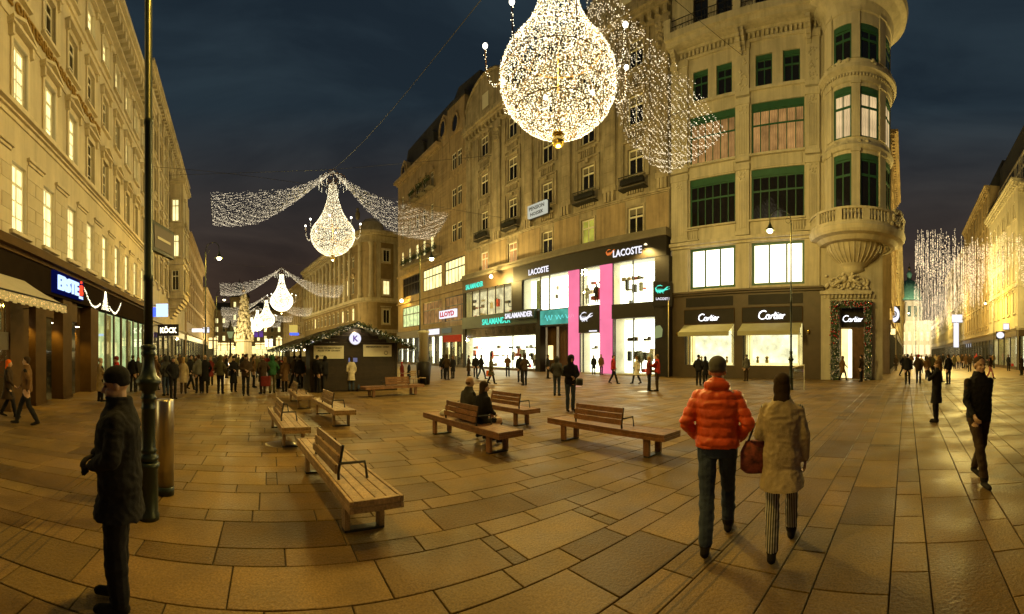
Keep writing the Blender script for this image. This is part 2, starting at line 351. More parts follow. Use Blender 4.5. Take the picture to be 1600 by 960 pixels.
while t < T1:
    for wd, ln in ((.325, .64), (PER-.325, 1.24)):
        ta, tb = t, t+wd; t = tb
        if tb < T0 or ta > T1: continue
        s = S0 - R.uniform(0, ln)
        while s < S1:
            L_ = ln*R.choice((1, 1, 1, .82, 1.12)); e = s+L_
            u = R.uniform(.80, 1.16); c = (u, u*R.uniform(.97,1.02), u*R.uniform(.92,1.04))
            if R.random() < .09: c = tuple(q*f_ for q, f_ in zip(c, (.66,.62,.52)))
            if R.random() < .045 and wd > .4:               # a thin inlaid row of two darker setts
                slabs.append((s, e-.16, ta, tb, c)); m_ = (ta+tb)/2; c2 = tuple(q*.62 for q in c)
                slabs.append((e-.16, e, ta, m_, c2)); slabs.append((e-.16, e, m_, tb, c2))
            else: slabs.append((s, e, ta, tb, c))
            s = e
def inview(x, y):
    a = math.atan2(x, y)-(800-PXS)/F; return abs(a) < 1.30
def slab_key(q):
    x, y = xy((q[0]+q[1])/2, (q[2]+q[3])/2); r = math.hypot(x, y)
    if not inview(x, y) or r < 2.3: return 1e3+r
    return r/math.sqrt(math.sqrt((q[1]-q[0])*(q[3]-q[2])))
slabs = [q for q in slabs if q[0] < S1 and q[1] > S0]
slabs.sort(key=slab_key)
for q in slabs[:300]:
    g = G(); tones = []; slab_geo(*q[:4], R.uniform(-.0012,.0012), g, q[4], tones)
    me = g.mesh('paving_slab', [SLAB]); setattr_tone(me, tones); link('paving_slab', me, ground)
g = G(); tones = []
for q in slabs[300:]: slab_geo(*q[:4], R.uniform(-.0012,.0012), g, q[4], tones)
me = g.mesh('paving_slabs_beyond', [SLAB]); setattr_tone(me, tones); link('paving_field', me, ground, kind='stuff')

# ================================================================ building kit
class Bld:
    """a facade: local x runs to the right as one faces it, local -y points out to the street"""
    def __init__(s, name, label, cat, o, d, group=None):
        s.o = Vector((o[0], o[1])); dv = Vector(d).normalized(); s.d = dv
        s.e = thing(name, label, cat, (o[0], o[1], 0), math.atan2(dv.y, dv.x), group)
    def u(s, px):                                       # local x where the view ray of column px meets the facade
        a = az(px); rx, ry = math.sin(a), math.cos(a)
        return -(s.o.x*ry-s.o.y*rx)/(s.d.x*ry-s.d.y*rx)
    def z(s, px, py):
        p = s.o+s.d*s.u(px); return EYE+(HY-py)/F*p.length
    def part(s, name, g, mats, smooth=False, **k): return part(name, g, mats, s.e, smooth, **k)
    def wall(s, name, u0, u1, z0, z1, holes, m_, y=0, rev=.28):
        g = G(); us = sorted({u0, u1, *[h[0] for h in holes], *[h[1] for h in holes]}); zs = sorted({z0, z1, *[h[2] for h in holes], *[h[3] for h in holes]})
        us = [a for a in us if u0 <= a <= u1]; zs = [a for a in zs if z0 <= a <= z1]
        for i in range(len(us)-1):
            for j in range(len(zs)-1):
                cu, cz = (us[i]+us[i+1])/2, (zs[j]+zs[j+1])/2
                if any(h[0] < cu < h[1] and h[2] < cz < h[3] for h in holes): continue
                g.add([(us[i],y,zs[j]),(us[i+1],y,zs[j]),(us[i+1],y,zs[j+1]),(us[i],y,zs[j+1])], [(0,1,2,3)])
        for a, b, c, d in holes:
            Y = y+rev
            g.add([(a,y,c),(a,Y,c),(a,Y,d),(a,y,d)], [(3,2,1,0)]); g.add([(b,y,c),(b,Y,c),(b,Y,d),(b,y,d)], [(0,1,2,3)])
            g.add([(a,y,c),(b,y,c),(b,Y,c),(a,Y,c)], [(0,1,2,3)]); g.add([(a,y,d),(b,y,d),(b,Y,d),(a,Y,d)], [(3,2,1,0)])
        return s.part(name, g, [m_])
    def body(s, u0, u1, z1, depth, m_, y0=.0, name='side_wall', z0=0):
        g = G(); a = .003
        g.add([(u0,y0,z0),(u0,depth,z0),(u0,depth,z1),(u0,y0,z1)], [(3,2,1,0)]); g.add([(u1,y0,z0),(u1,depth,z0),(u1,depth,z1),(u1,y0,z1)], [(0,1,2,3)])
        g.add([(u0,depth,z0),(u1,depth,z0),(u1,depth,z1),(u0,depth,z1)], [(3,2,1,0)])
        return s.part(name, g, [m_])
    def band(s, name, u0, u1, steps, m_, y=0, ret=0):    # moulding: steps = (z0, z1, projection)
        g = G()
        for z0, z1, p in steps: g.box(u0-(p if ret else 0), u1+(p if ret else 0), y-p, y+.05, z0, z1)
        return s.part(name, g, [m_])
    def dentils(s, name, u0, u1, z0, z1, p, pitch, m_, y=0, w_=.5):
        g = G(); n = max(1, int((u1-u0)/pitch)); q = (u1-u0)/n
        for i in range(n): g.box(u0+q*(i+.5-w_/2), u0+q*(i+.5+w_/2), y-p, y+.02, z0, z1)
        return s.part(name, g, [m_], kind='stuff')
WC = {}
def win_mesh(kind, w, h, cols, rows, bar, extra=None):
    key = (kind, round(w,3), round(h,3), tuple(cols), tuple(rows), bar, extra)
    if key in WC: return WC[key]
    g = G()
    if kind == 'frame':
        b = bar*1.5
        g.box(-w/2, -w/2+b, 0, .07, 0, h); g.box(w/2-b, w/2, 0, .07, 0, h); g.box(-w/2+b, w/2-b, 0, .07, 0, b); g.box(-w/2+b, w/2-b, 0, .07, h-b, h)
        for c in cols[1:-1]: g.box(-w/2+w*c-bar/2, -w/2+w*c+bar/2, .006, .064, b, h-b)
        for i, r in enumerate(rows[1:-1]):
            bb = bar*(1.7 if extra == i else .8); g.box(-w/2+b, w/2-b, .012 if extra != i else -.012, .058, h*r-bb/2, h*r+bb/2)
    elif kind == 'pane': g.box(-w/2, w/2, 0, .01, 0, h)
    WC[key] = g; return g
MC = {}
def cached(key, make):
    if key not in MC: MC[key] = make()
    return MC[key]
def surround(style, w, h, m_):
    def make():
        g = G(); a = .16 if w < 1.6 else .12
        if style in ('plain', 'ped', 'hood', 'seg'):
            g.box(-w/2-a, -w/2, -.07, .03, -.02, h+a); g.box(w/2, w/2+a, -.07, .03, -.02, h+a); g.box(-w/2, w/2, -.07, .03, h, h+a)
        if style != 'none': g.box(-w/2-a-.06, w/2+a+.06, -.16, .03, -.14, -.022)
        if style == 'sill2': pass
        if style in ('hood', 'ped', 'seg'):
            z = h+a+.12; g.box(-w/2-a-.02, w/2+a+.02, -.05, .03, h+a+.003, z); e = w/2+a+.14
            g.box(-e, e, -.26, .03, z+.003, z+.10)
            for sx in (-1, 1): g.box(sx*(w/2+a+.03)-.06, sx*(w/2+a+.03)+.06, -.19, .03, z-.32, z)
            if style == 'ped':
                pk = z+.10+.42*e
                g.ext([(-e, z+.103), (e, z+.103), (0, pk)], -.10, .03)
                for sx in (-1, 1):
                    g.ext([(sx*e, z+.104), (sx*(e+.03), z+.20), (0, pk+.12), (0, pk+.005)][::sx], -.27, .03)
            if style == 'seg':
                pts = [(e*math.cos(t_), z+.103+.45*e*math.sin(t_)) for t_ in [PI*i/8 for i in range(9)]]; g.ext(pts, -.22, .03)
        return g.mesh('window_surround', [m_])
    return cached(('sur', style, round(w,2), round(h,2), m_.name), make)
def window(B, u, z0, w, h, cols=(0,.5,1), rows=(0,.7,1), fm=None, lit=None, style='plain', y=0, dep=.13, bar=.055, split=False, sm=None, heavy=0, name='window', rev_ang=0):
    fm = fm or M['fr_white']; sm = sm or B.sm; pm = lit or M['glass_dark']
    root = link(name, surround(style, w, h, sm), B.e, (u, y, z0), (0,0,rev_ang)) if style != 'none' else None
    fg = cached(('fr', round(w,2), round(h,2), tuple(cols), tuple(rows), bar, heavy, fm.name), lambda: win_mesh('frame', w, h, cols, rows, bar, heavy).mesh('window_frame', [fm]))
    if root is None:
        root = link(name, fg, B.e, (u, y+dep, z0), (0,0,rev_ang)); oy = 0
    else:
        link('window_frame', fg, root, (0, dep, 0)); oy = dep
    if not split:
        pg = cached(('pn', round(w,2), round(h,2), pm.name), lambda: win_mesh('pane', w-.02, h-.02, (), (), 0).mesh('pane', [pm]))
        link('pane', pg, root, (0, oy+.03, .01))
    else:
        for i in range(len(cols)-1):
            for j in range(len(rows)-1):
                pw, ph = w*(cols[i+1]-cols[i]), h*(rows[j+1]-rows[j])
                pg = cached(('pn', round(pw,2), round(ph,2), pm.name), lambda: win_mesh('pane', pw-.01, ph-.01, (), (), 0).mesh('pane', [pm]))
                link('pane', pg, root, (-w/2+w*(cols[i]+cols[i+1])/2, oy+.03, h*rows[j]+.005))
    return root
def text_mesh(name, body, size, m_, ext_=.02, bold=.0, shear=0, width=None, sp=1.0):
    c = bpy.data.curves.new(name, 'FONT'); c.body = body; c.size = size; c.extrude = ext_; c.offset = bold; c.shear = shear; c.space_character = sp
    c.align_x = 'CENTER'; c.resolution_u = 2
    me = evaluated(bpy.data.objects.new(name, c)); bpy.data.curves.remove(c)
    me.materials.clear(); me.materials.append(m_)
    if width:
        xs = [v.co.x for v in me.vertices]; k = width/(max(xs)-min(xs)); 
        for v in me.vertices: v.co.x *= k
    return me
def sign_text(parent, name, body, size, m_, loc, rot=(PI/2,0,0), **k):
    return link(name, text_mesh(name, body, size, m_, **k), parent, loc, rot)
def balustrade(g, u0, u1, y, z0, h, pitch=.28, r=.055):
    g.box(u0, u1, y-.09, y+.09, z0, z0+.08); g.box(u0, u1, y-.11, y+.11, z0+h-.1, z0+h)
    n = max(1, int((u1-u0)/pitch))
    for i in range(n):
        u = u0+(i+.5)*(u1-u0)/n; g.lathe([(r*.7,z0+.08),(r,z0+.08+(h-.18)*.3),(r*.45,z0+.08+(h-.18)*.7),(r*.7,z0+h-.1)], 6, (u,y))
# ================================================================ north side (left): the bank
def north_bank():
    B = Bld('bank_building', 'cream bank building at the far left with lit windows and dark ground floor', 'building', (-4, -6.8), (-1, 0)); B.sm = M['cream']
    us = [.92+2.22*k for k in range(12)]; E = 27.0; holes = []
    fl = [(5.8, 2.25, .92), (9.95, 2.0, .92), (13.62, 1.65, .92), (16.95, 1.4, .92)]
    for u in us:
        for z, h, w_ in fl: holes.append((u-w_/2, u+w_/2, z, z+h))
    B.wall('wall', 0, E, 5.45, 19.3, holes, M['cream'])
    B.body(0, E, 20.5, 12, M['cream'])
    lit = {0: lambda k: M['lit_w'], 1: lambda k: M['lit_w'] if k < 6 else None, 2: lambda k: None, 3: lambda k: M['lit_w'] if k > 5 else None}
    for k, u in enumerate(us):
        for f, (z, h, w_) in enumerate(fl):
            l = lit[f](k)
            if f == 2 and k in (9, 10): l = M['lit_w']
            window(B, u, z, w_, h, rows=(0,.24,.48,.72,1) if h > 1.8 else (0,.36,.72,1), lit=l, style=('sill','ped','hood','hood')[f] if f else 'sill', split=k < 9, heavy=2 if h > 1.8 else 1, bar=.045, dep=.12)
    # first floor: ashlar blocks between the windows, hoods over the piers
    g = G()
    bw = cached('blk1', lambda: G().box(-.60, .60, -.022, .02, .006, .462).mesh('stone_block', [M['cream']]))
    bh = cached('blk2', lambda: G().box(-.29, .29, -.022, .02, .006, .462).mesh('stone_block', [M['cream']]))
    for k in range(len(us)-1):
        c = (us[k]+us[k+1])/2
        for j in range(6):
            z = 5.47+.468*j
            if z+.468 > 8.3: break
            if j % 2: link('stone_block', bw, B.e, (c, 0, z))
            else:
                link('stone_block', bh, B.e, (c-.31, 0, z)); link('stone_block', bh, B.e, (c+.31, 0, z))
    for k in range(len(us)-1):
        c = (us[k]+us[k+1])/2; B.part('pier_cap', G().box(c-.62, c+.62, -.13, .02, 8.40, 8.50).box(c-.55, c+.55, -.06, .02, 8.30, 8.397), [M['cream']])
    B.band('string_course', 0, E, [(9.35,9.50,.06),(9.503,9.58,.16),(9.583,9.72,.30)], M['cream'])
    B.band('upper_band', 0, E, [(16.35,16.48,.10)], M['cream'])
    B.band('roof_cornice', 0, E, [(18.75,18.95,.10),(19.30,19.42,.35),(19.423,20.25,.0),(20.253,20.45,.75),(20.453,20.8,.95)], M['cream'])
    B.dentils('cornice_brackets', 0, E, 19.85, 20.25, .62, .62, M['cream'])
    B.band('frieze_ledge', 0, E, [(12.50,12.60,.05)], M['cream'])
    g = G(); g.box(0, E, .2, 11, 20.8, 21.2); g.ext([(0.0,21.2),(E,21.2),(E-.1,22.6),(.1,22.6)], 1.5, 9); B.part('roof', g, [M['slate']])
    # gilt letters that run along the wall between the pediments
    x0, x1 = B.u(-28), B.u(156)
    sign_text(B.e, 'lettering', 'ERSTE OESTERREICHISCHE SPAR-CASSE', .50, M['gold'], ((x0+x1)/2, -.055, 12.93), width=x1-x0-.2, bold=.012, ext_=.03)
    # ground floor
    g = G(); g.box(0, E, -.16, .3, 4.02, 5.0); B.part('fascia', g, [M['fascia']])
    B.band('shop_ledge', 0, E, [(5.0,5.12,.24),(5.123,5.30,.42),(5.303,5.47,.30)], M['olive_pan'])
    pil = [(-60,-20),(12,41),(52,68.5),(95,109),(139,151)]
    for a, b in pil:
        if B.u(b) < .1: continue
        ua, ub = max(.02, B.u(a)), B.u(b); g = G(); g.box(ua, ub, -.10, .7, 0, 4.02); g.box(ua-.02, ub+.02, -.13, -.08, 0, .12); B.part('pillar', g, [M['olive_pan']])
    g = G()
    for a, b in ((68.5,84.5),(109,121)): g.box(B.u(a)+.02, B.u(b)-.02, .10, .14, .1, 3.2)
    for a, b in ((68.5,84.5),(109,121)):
        d = part('door', G().box(B.u(a)+.02, B.u(b)-.02, .10, .14, .06, 3.2), [M['glass_dark']], B.e)
        gg = G(); u_ = B.u(a)+.18; gg.tube([(u_,.02,.9),(u_,.02,1.5)], .018); part('handle', gg, [M['metal']], d)
        gg = G(); gg.box(B.u(a)+.02, B.u(b)-.02, 0, .7, 3.2, 4.02); B.part('transom_panel', gg, [M['olive_pan']])
    for a, b in ((41,52),(84.5,95),(121,139)):
        gg = G(); gg.box(B.u(a), B.u(b), .45, .5, 0, 4.02); B.part('recess_wall', gg, [M['olive_pan']])
        u_ = (B.u(a)+B.u(b))/2
        gg = G(); gg.lathe([(.06,3.05),(.12,3.08),(.13,3.5),(.10,3.62),(0.0,3.63)], 12, (u_,.30)); lw = B.part('wall_lamp', gg, [M['olive_pan']], True)
        part('lamp_glow', G().lathe([(0,3.035),(.10,3.04),(.10,3.06),(0,3.065)], 12, (u_,.30)), [M['bulb']], lw)
        L = bpy.data.lights.new('wall_lamp_light', 'SPOT'); L.energy = 120; L.color = LAMP_COL; L.spot_size = 1.9; L.spot_blend = .8; L.shadow_soft_size = .08
        lo = link('wall_lamp_light', L, lw, (u_, .27, 3.0))
    # show window with pale curtains
    ua, ub = B.u(151), E-.15
    gg = G(); gg.box(ua, ub, .20, .22, .25, 4.02); B.part('curtain_backlight', gg, [M['shop_g']])
    n = 8
    for i in range(n+1):
        u_ = ua+(ub-ua)*i/n; gg = G(); wd = .09 if i % 3 else .2; gg.box(u_-wd/2, u_+wd/2, -.05, .05, 0, 4.02); B.part('window_mullion', gg, [M['brown_pan'] if i % 3 else M['olive_pan']])
    for i in range(n):
        a, b = ua+(ub-ua)*i/n, ua+(ub-ua)*(i+1)/n
        B.part('shop_pane', G().box(a+.1, b-.1, .02, .03, .3, 4.0), [M['glass']])
        if i % 3 == 1:
            gg = G(); q = [(a+.08+(b-a-.16)*t_/12, .13+.03*math.sin(t_*2.2)) for t_ in range(13)]
            for (xa, ya), (xb, yb) in zip(q, q[1:]): gg.add([(xa,ya,.3),(xb,yb,.3),(xb,yb,3.95),(xa,ya,3.95)], [(0,1,2,3)])
            B.part('curtain', gg, [M['awning']])
    gg = G(); gg.box(ua, ub, -.12, .5, 0, .28); B.part('window_sill', gg, [M['brown_pan']])
    # far-left show window beside the pillar
    if B.u(8) > .3:
        B.part('shop_pane', G().box(.3, B.u(10), .02, .03, .5, 3.6), [M['glass']]); B.part('display_light', G().box(.2, B.u(11), .6, .63, .1, 3.9), [M['shop_y']])
        B.part('window_frame', G().box(.2, B.u(11), -.06, .1, 1.95, 2.5), [M['brown_pan']])
    for u_ in (3.1, 26.9): B.part('downpipe', G().tube([(u_,-.09,5.5),(u_,-.09,19.2)], .06, 8), [M['stone_d']])
    # illuminated bank name
    um = (B.u(78)+B.u(112))/2
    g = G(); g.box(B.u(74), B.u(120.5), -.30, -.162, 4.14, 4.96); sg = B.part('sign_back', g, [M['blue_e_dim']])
    sign_text(sg, 'sign_letters', 'ERSTE', .72, M['iceblue_e'], (um, -.31, 4.30), width=B.u(111)-B.u(78), bold=.028, ext_=.05)
    us_ = B.u(116)
    sign_text(sg, 'sign_emblem', 'S', .58, M['red_e'], (us_, -.31, 4.34), width=.36, bold=.03, ext_=.05)
    part('sign_dot', G().box(us_-.07, us_+.05, -.36, -.31, 4.84, 4.93), [M['red_e']], sg)
    sign_text(sg, 'sign_letters', 'BANK', .14, M['iceblue_e'], (us_, -.31, 4.18), width=.42, bold=.004, ext_=.03)
    # light figure (chandelier with swags) fixed to the fascia
    g = G(); um = B.u(158)
    for i in range(420):
        v = R.random(); hw = .08+.62*v**1.6; g.octa((um+R.uniform(-hw,hw), -.22-.04*R.random(), 5.0-.95*v), .011)
    for sx in (-1, 1):
        for i in range(150):
            v = i/150; g.octa((um+sx*(.75+2.2*v), -.22+R.uniform(-.02,.02), 4.30+.45*v-.45*math.sin(v*PI)+R.uniform(-.05,.05)), .011)
    B.part('light_figure', g, [M['led']], kind='stuff')
    # awning over the first bays
    a = thing('awning', 'cream cloth awning with patterned valance over the bank entrance at far left', 'awning', (-5, -6.8, 0), PI)
    L_ = 6.6; g = G(); z1, z2, dp = 4.22, 3.34, 1.5
    for i in range(12):
        for j in range(4):
            f = lambda s_, t_: (L_*s_, -.18-dp*t_, z1+(z2-z1)*t_-.05*math.sin(t_*PI)-.012*math.sin(s_*40)*t_)
            g.add([f(i/12,j/4), f((i+1)/12,j/4), f((i+1)/12,(j+1)/4), f(i/12,(j+1)/4)], [(3,2,1,0)])
    part('canopy', g, [M['awning']], a); g = G()
    for i in range(33): g.box(L_*i/33, L_*(i+1)/33-.012, -.19-dp, -.175-dp, z2-.24-.03*(i%2), z2)
    va = part('valance', g, [M['awning']], a); g = G()
    for i in range(240): g.octa((R.random()*L_, -.20-dp, z2-R.uniform(.03,.22)), .010)
    part('fairy_lights', g, [M['led_dim']], va, kind='stuff'); g = G()
    for u_ in (0.04, L_-.04): part('awning_arm', G().tube([(u_,-.16,3.3),(u_,-.2-dp,z2-.02)], .018), [M['iron']], a)
    g.tube([(0,-.2-dp,z2),(L_,-.2-dp,z2)], .022); part('front_rod', g, [M['iron']], a)
north_bank()
def shop_front(B, ua, ub, z1, n=4, lit='shop_w', z0=.35, frame='fr_dark', depth=.7):
    B.part('shop_interior', G().box(ua, ub, depth, depth+.04, .05, z1), [M[lit]])
    for i in range(n+1):
        u = ua+(ub-ua)*i/n; B.part('shop_post', G().box(u-.09, u+.09, -.06, depth-.05, 0, z1), [M[frame]])
    for i in range(n):
        a, b = ua+(ub-ua)*i/n+.09, ua+(ub-ua)*(i+1)/n-.09
        B.part('shop_pane', G().box(a, b, .04, .05, z0, z1-.02), [M['glass']])
        for _ in range(2):
            x = R.uniform(a+.1, b-.2); h = R.uniform(.3, 1.5); B.part('goods', G().box(x, x+R.uniform(.08,.3), .35, .5, z0, z0+h), [R.choice([M['brown_pan'], M['wood_door'], M['stone_d']])])
    B.part('shop_sill', G().box(ua, ub, -.04, .3, 0, z0), [M['brown_pan']])
def generic(name, label, o, d, L, floors, pitch, mt, zc, wl=1.0, ground=4.4, litp=.3, shops=True, depth=12, roof='slate', styles=None, phase=.5, pil=False, lit=None, roofh=2.2, shop_lit='shop_y', fm=None):
    B = Bld(name, label, 'building', o, d); B.sm = mt; holes = []; n = max(1, int(L/pitch)); q = L/n
    for i in range(n):
        for z, h in floors: holes.append((q*(i+phase)-wl/2, q*(i+phase)+wl/2, z, z+h))
    B.wall('wall', 0, L, ground, zc-.9, holes, mt); B.body(0, L, zc, depth, mt)
    for i in range(n):
        for f, (z, h) in enumerate(floors):
            l = R.random() < litp
            window(B, q*(i+phase), z, wl, h, lit=(lit or M['lit_w']) if l else None, style=(styles or ['plain','ped','hood','plain','plain'])[f % 5], fm=fm, heavy=0, rows=(0,.68,1), bar=.07)
    B.band('string_course', 0, L, [(ground,ground+.16,.12),(ground+.163,ground+.36,.26)], mt)
    if len(floors) > 2: B.band('middle_ledge', 0, L, [(floors[1][0]-.75, floors[1][0]-.5, .18)], mt)
    B.band('roof_cornice', 0, L, [(zc-.92,zc-.78,.14),(zc-.777,zc-.42,.02),(zc-.417,zc-.2,.55),(zc-.197,zc,.75)], mt)
    B.dentils('cornice_brackets', 0, L, zc-.76, zc-.43, .42, .6, mt)
    if pil:
        for i in range(n+1):
            u = min(max(q*i, .3), L-.3); g = G(); z0 = floors[0][0]-.3; g.box(u-.28, u+.28, -.16, .02, z0, zc-1.4); g.box(u-.36, u+.36, -.22, .02, zc-1.4, zc-.93); g.box(u-.36,u+.36,-.22,.02,z0-.35,z0-.003); B.part('pilaster', g, [mt])
    g = G(); e = min(2, L/5); g.add([(0,0.1,zc),(L,.1,zc),(L,depth,zc),(0,depth,zc),(.2,e,zc+roofh),(L-.2,e,zc+roofh),(L-.2,depth-e,zc+roofh),(.2,depth-e,zc+roofh)],
        [(0,1,5,4),(1,2,6,5),(2,3,7,6),(3,0,4,7),(4,5,6,7)]); B.part('roof', g, [M[roof]])
    for i in range(max(1,int(L/9))): u = L*(i+.6)/max(1,int(L/9)); B.part('chimney', G().box(u-.5, u+.5, 4, 5, zc+.4, zc+roofh+1.2), [mt])
    if shops: shop_front(B, .15, L-.15, ground-.7, max(2, int(L/2.6)), lit=shop_lit); B.part('shop_fascia', G().box(.02, L-.02, -.1, .65, ground-.7, ground-.003), [M['brown_pan']])
    else: B.wall('ground_floor_wall', 0, L, 0, ground, [(q*(i+.5)-.7, q*(i+.5)+.7, .1, 3.2) for i in range(n)], mt); B.part('shop_light', G().box(.1,L-.1,.3,.33,.05,3.3), [M[shop_lit]])
    return B
B2 = generic('stucco_building', 'tall ornate cream building with stone bay window, left side beyond the lamp post', (-31.05, -7.0), (-1, 0), 25.2,
    [(8.2,2.1),(11.9,2.5),(15.9,2.1),(19.4,1.9),(22.3,1.3)], 2.3, M['cream2'], 24.9, litp=.22, styles=['hood','ped','seg','hood','plain'], pil=True)
def oriel():
    B = B2; u0, u1, y = 11.0, 15.0, -1.6
    g = G(); g.box(u0, u1, y, .02, 7.9, 19.9); B.part('bay', g, [M['cream2']])
    g = G()
    for z0, z1, p in ((7.55,7.9,.12),(11.1,11.35,.15),(14.9,15.1,.15),(19.5,19.7,.18),(19.703,20.0,.34)): B.part('bay_moulding', G().box(u0-p, u1+p, y-p, .03, z0, z1), [M['cream2']])
    g = G(); 
    for i in range(6): k = i/6; g.box(u0+.25+1.2*k*k, u1-.25-1.2*k*k, y*(1-k)*.95, .03, 7.55-.32*(i+1)+.003, 7.55-.32*i)
    B.part('bay_corbel', g, [M['cream2']])
    for z, h, l in ((8.4,2.1,0),(11.9,2.3,1),(15.6,2.3,1)):
        for u in (u0+.9, u0+2, u0+3.1): window(B, u, z, .75, h, y=y-.13, lit=M['lit_w'] if l and u < u0+1 else None, style='plain', dep=0.02)
        s_ = window(B, u0-.13, z, .75, h, y=y/2, lit=M['lit_w'] if l else None, style='plain', dep=.02, rev_ang=-PI/2)
oriel()
generic('peach_building', 'plain peach building lower than the ornate bay-window one, on the left', (-56.3, -6.8), (-1, 0), 29, [(6.5,1.9),(9.6,1.9),(12.5,1.8),(15.3,1.5)], 2.6, M['peach'], 18.8, litp=.12, styles=['hood','hood','plain','plain'])
generic('corner_building', 'small ochre building farthest along the left side', (-85.4, -6.6), (-1, 0), 40, [(6.2,1.9),(9.2,1.9),(12,1.7)], 2.7, M['ochre'], 15.8, litp=.25)
# building that closes the long street, with a turret
BE = generic('closing_building', 'ochre building closing the far end of the market street with lit windows', (-205, -32), (0, 1), 70, [(8,2.6),(12.5,2.6),(17,2.4)], 3.4, M['ochre'], 23.5, litp=.55, wl=1.4, ground=6, roofh=4)
def turret():
    t = thing('turret', 'square ochre turret with dark cupola rising over the far end of the market street', 'tower', (-204, 2.2, 0)); g = G()
    g.box(-4.5, -.2, -4.6, 4.6, 6, 30); g.box(-4.8, .3, -5, 5, 28.5, 29.4); g.box(-4.9, .35, -5, 5, 23.6, 24.3); part('tower_wall', g, [M['ochre']], t)
    g = G(); g.lathe([(5.4,30),(4.6,31.5),(2.6,33.4),(1.4,34.5),(1.2,36.2),(.5,37),(.05,39.5)], 8, (-2.2,0)); part('cupola', g, [M['slate']], t)
    for yy in (-2.4, 2.4):
        for z in (25, 18.5, 12.5): 
            w_ = part('window', G().box(-.25,-.1,yy-.7,yy+.7,z,z+2.6), [M['fr_white']], t); part('pane', G().box(-.2,-.06,yy-.55,yy+.55,z+.1,z+2.5), [M['lit_w']], w_)
turret()
def projecting_sign(px0, px1, py0, py1, X, text, fm, tm, label, cat='shop sign', dark=True):
    y0, y1 = [X/math.tan(az(p)) for p in (px0, px1)]
    r = math.hypot(X, (y0+y1)/2); z1, z0 = EYE+(HY-py0)/F*r, EYE+(HY-py1)/F*r
    t = thing('shop_sign', label, cat, (X, (y0+y1)/2, 0), PI/2); w_ = abs(y1-y0)
    part('sign_box', G().box(-w_/2, w_/2, -.0, .16, z0, z1), [fm], t)
    part('bracket', G().tube([(w_/2*(-1 if y0 < 0 and y1 < 0 else 1)*1.0,.08,z1-.1),((w_/2+.5)*(-1 if y0 < 0 and y1 < 0 else 1),.08,z1-.1)], .03), [M['iron']], t)
    if text: sign_text(t, 'sign_letters', text, (z1-z0)*.62, tm, (0, -.012, z0+(z1-z0)*.27), width=w_*.8, bold=.02, ext_=.01)
    return t
projecting_sign(246.5, 279, 507, 525, -33.6, 'KÖCK', M['dark_pan'], M['shop_w'], 'dark projecting sign with white letters on the left side')
projecting_sign(244, 262, 475, 495, -34.4, '', M['iceblue_e'], None, 'glowing pale blue square sign above the dark white-lettered one')
projecting_sign(226, 243, 481, 495, -31.5, '', M['blue_e'], None, 'deep blue lit sign just right of the cast iron lamp post')
projecting_sign(300, 316, 514, 519, -60, '', M['white_e'], None, 'small white lit sign on the peach building')
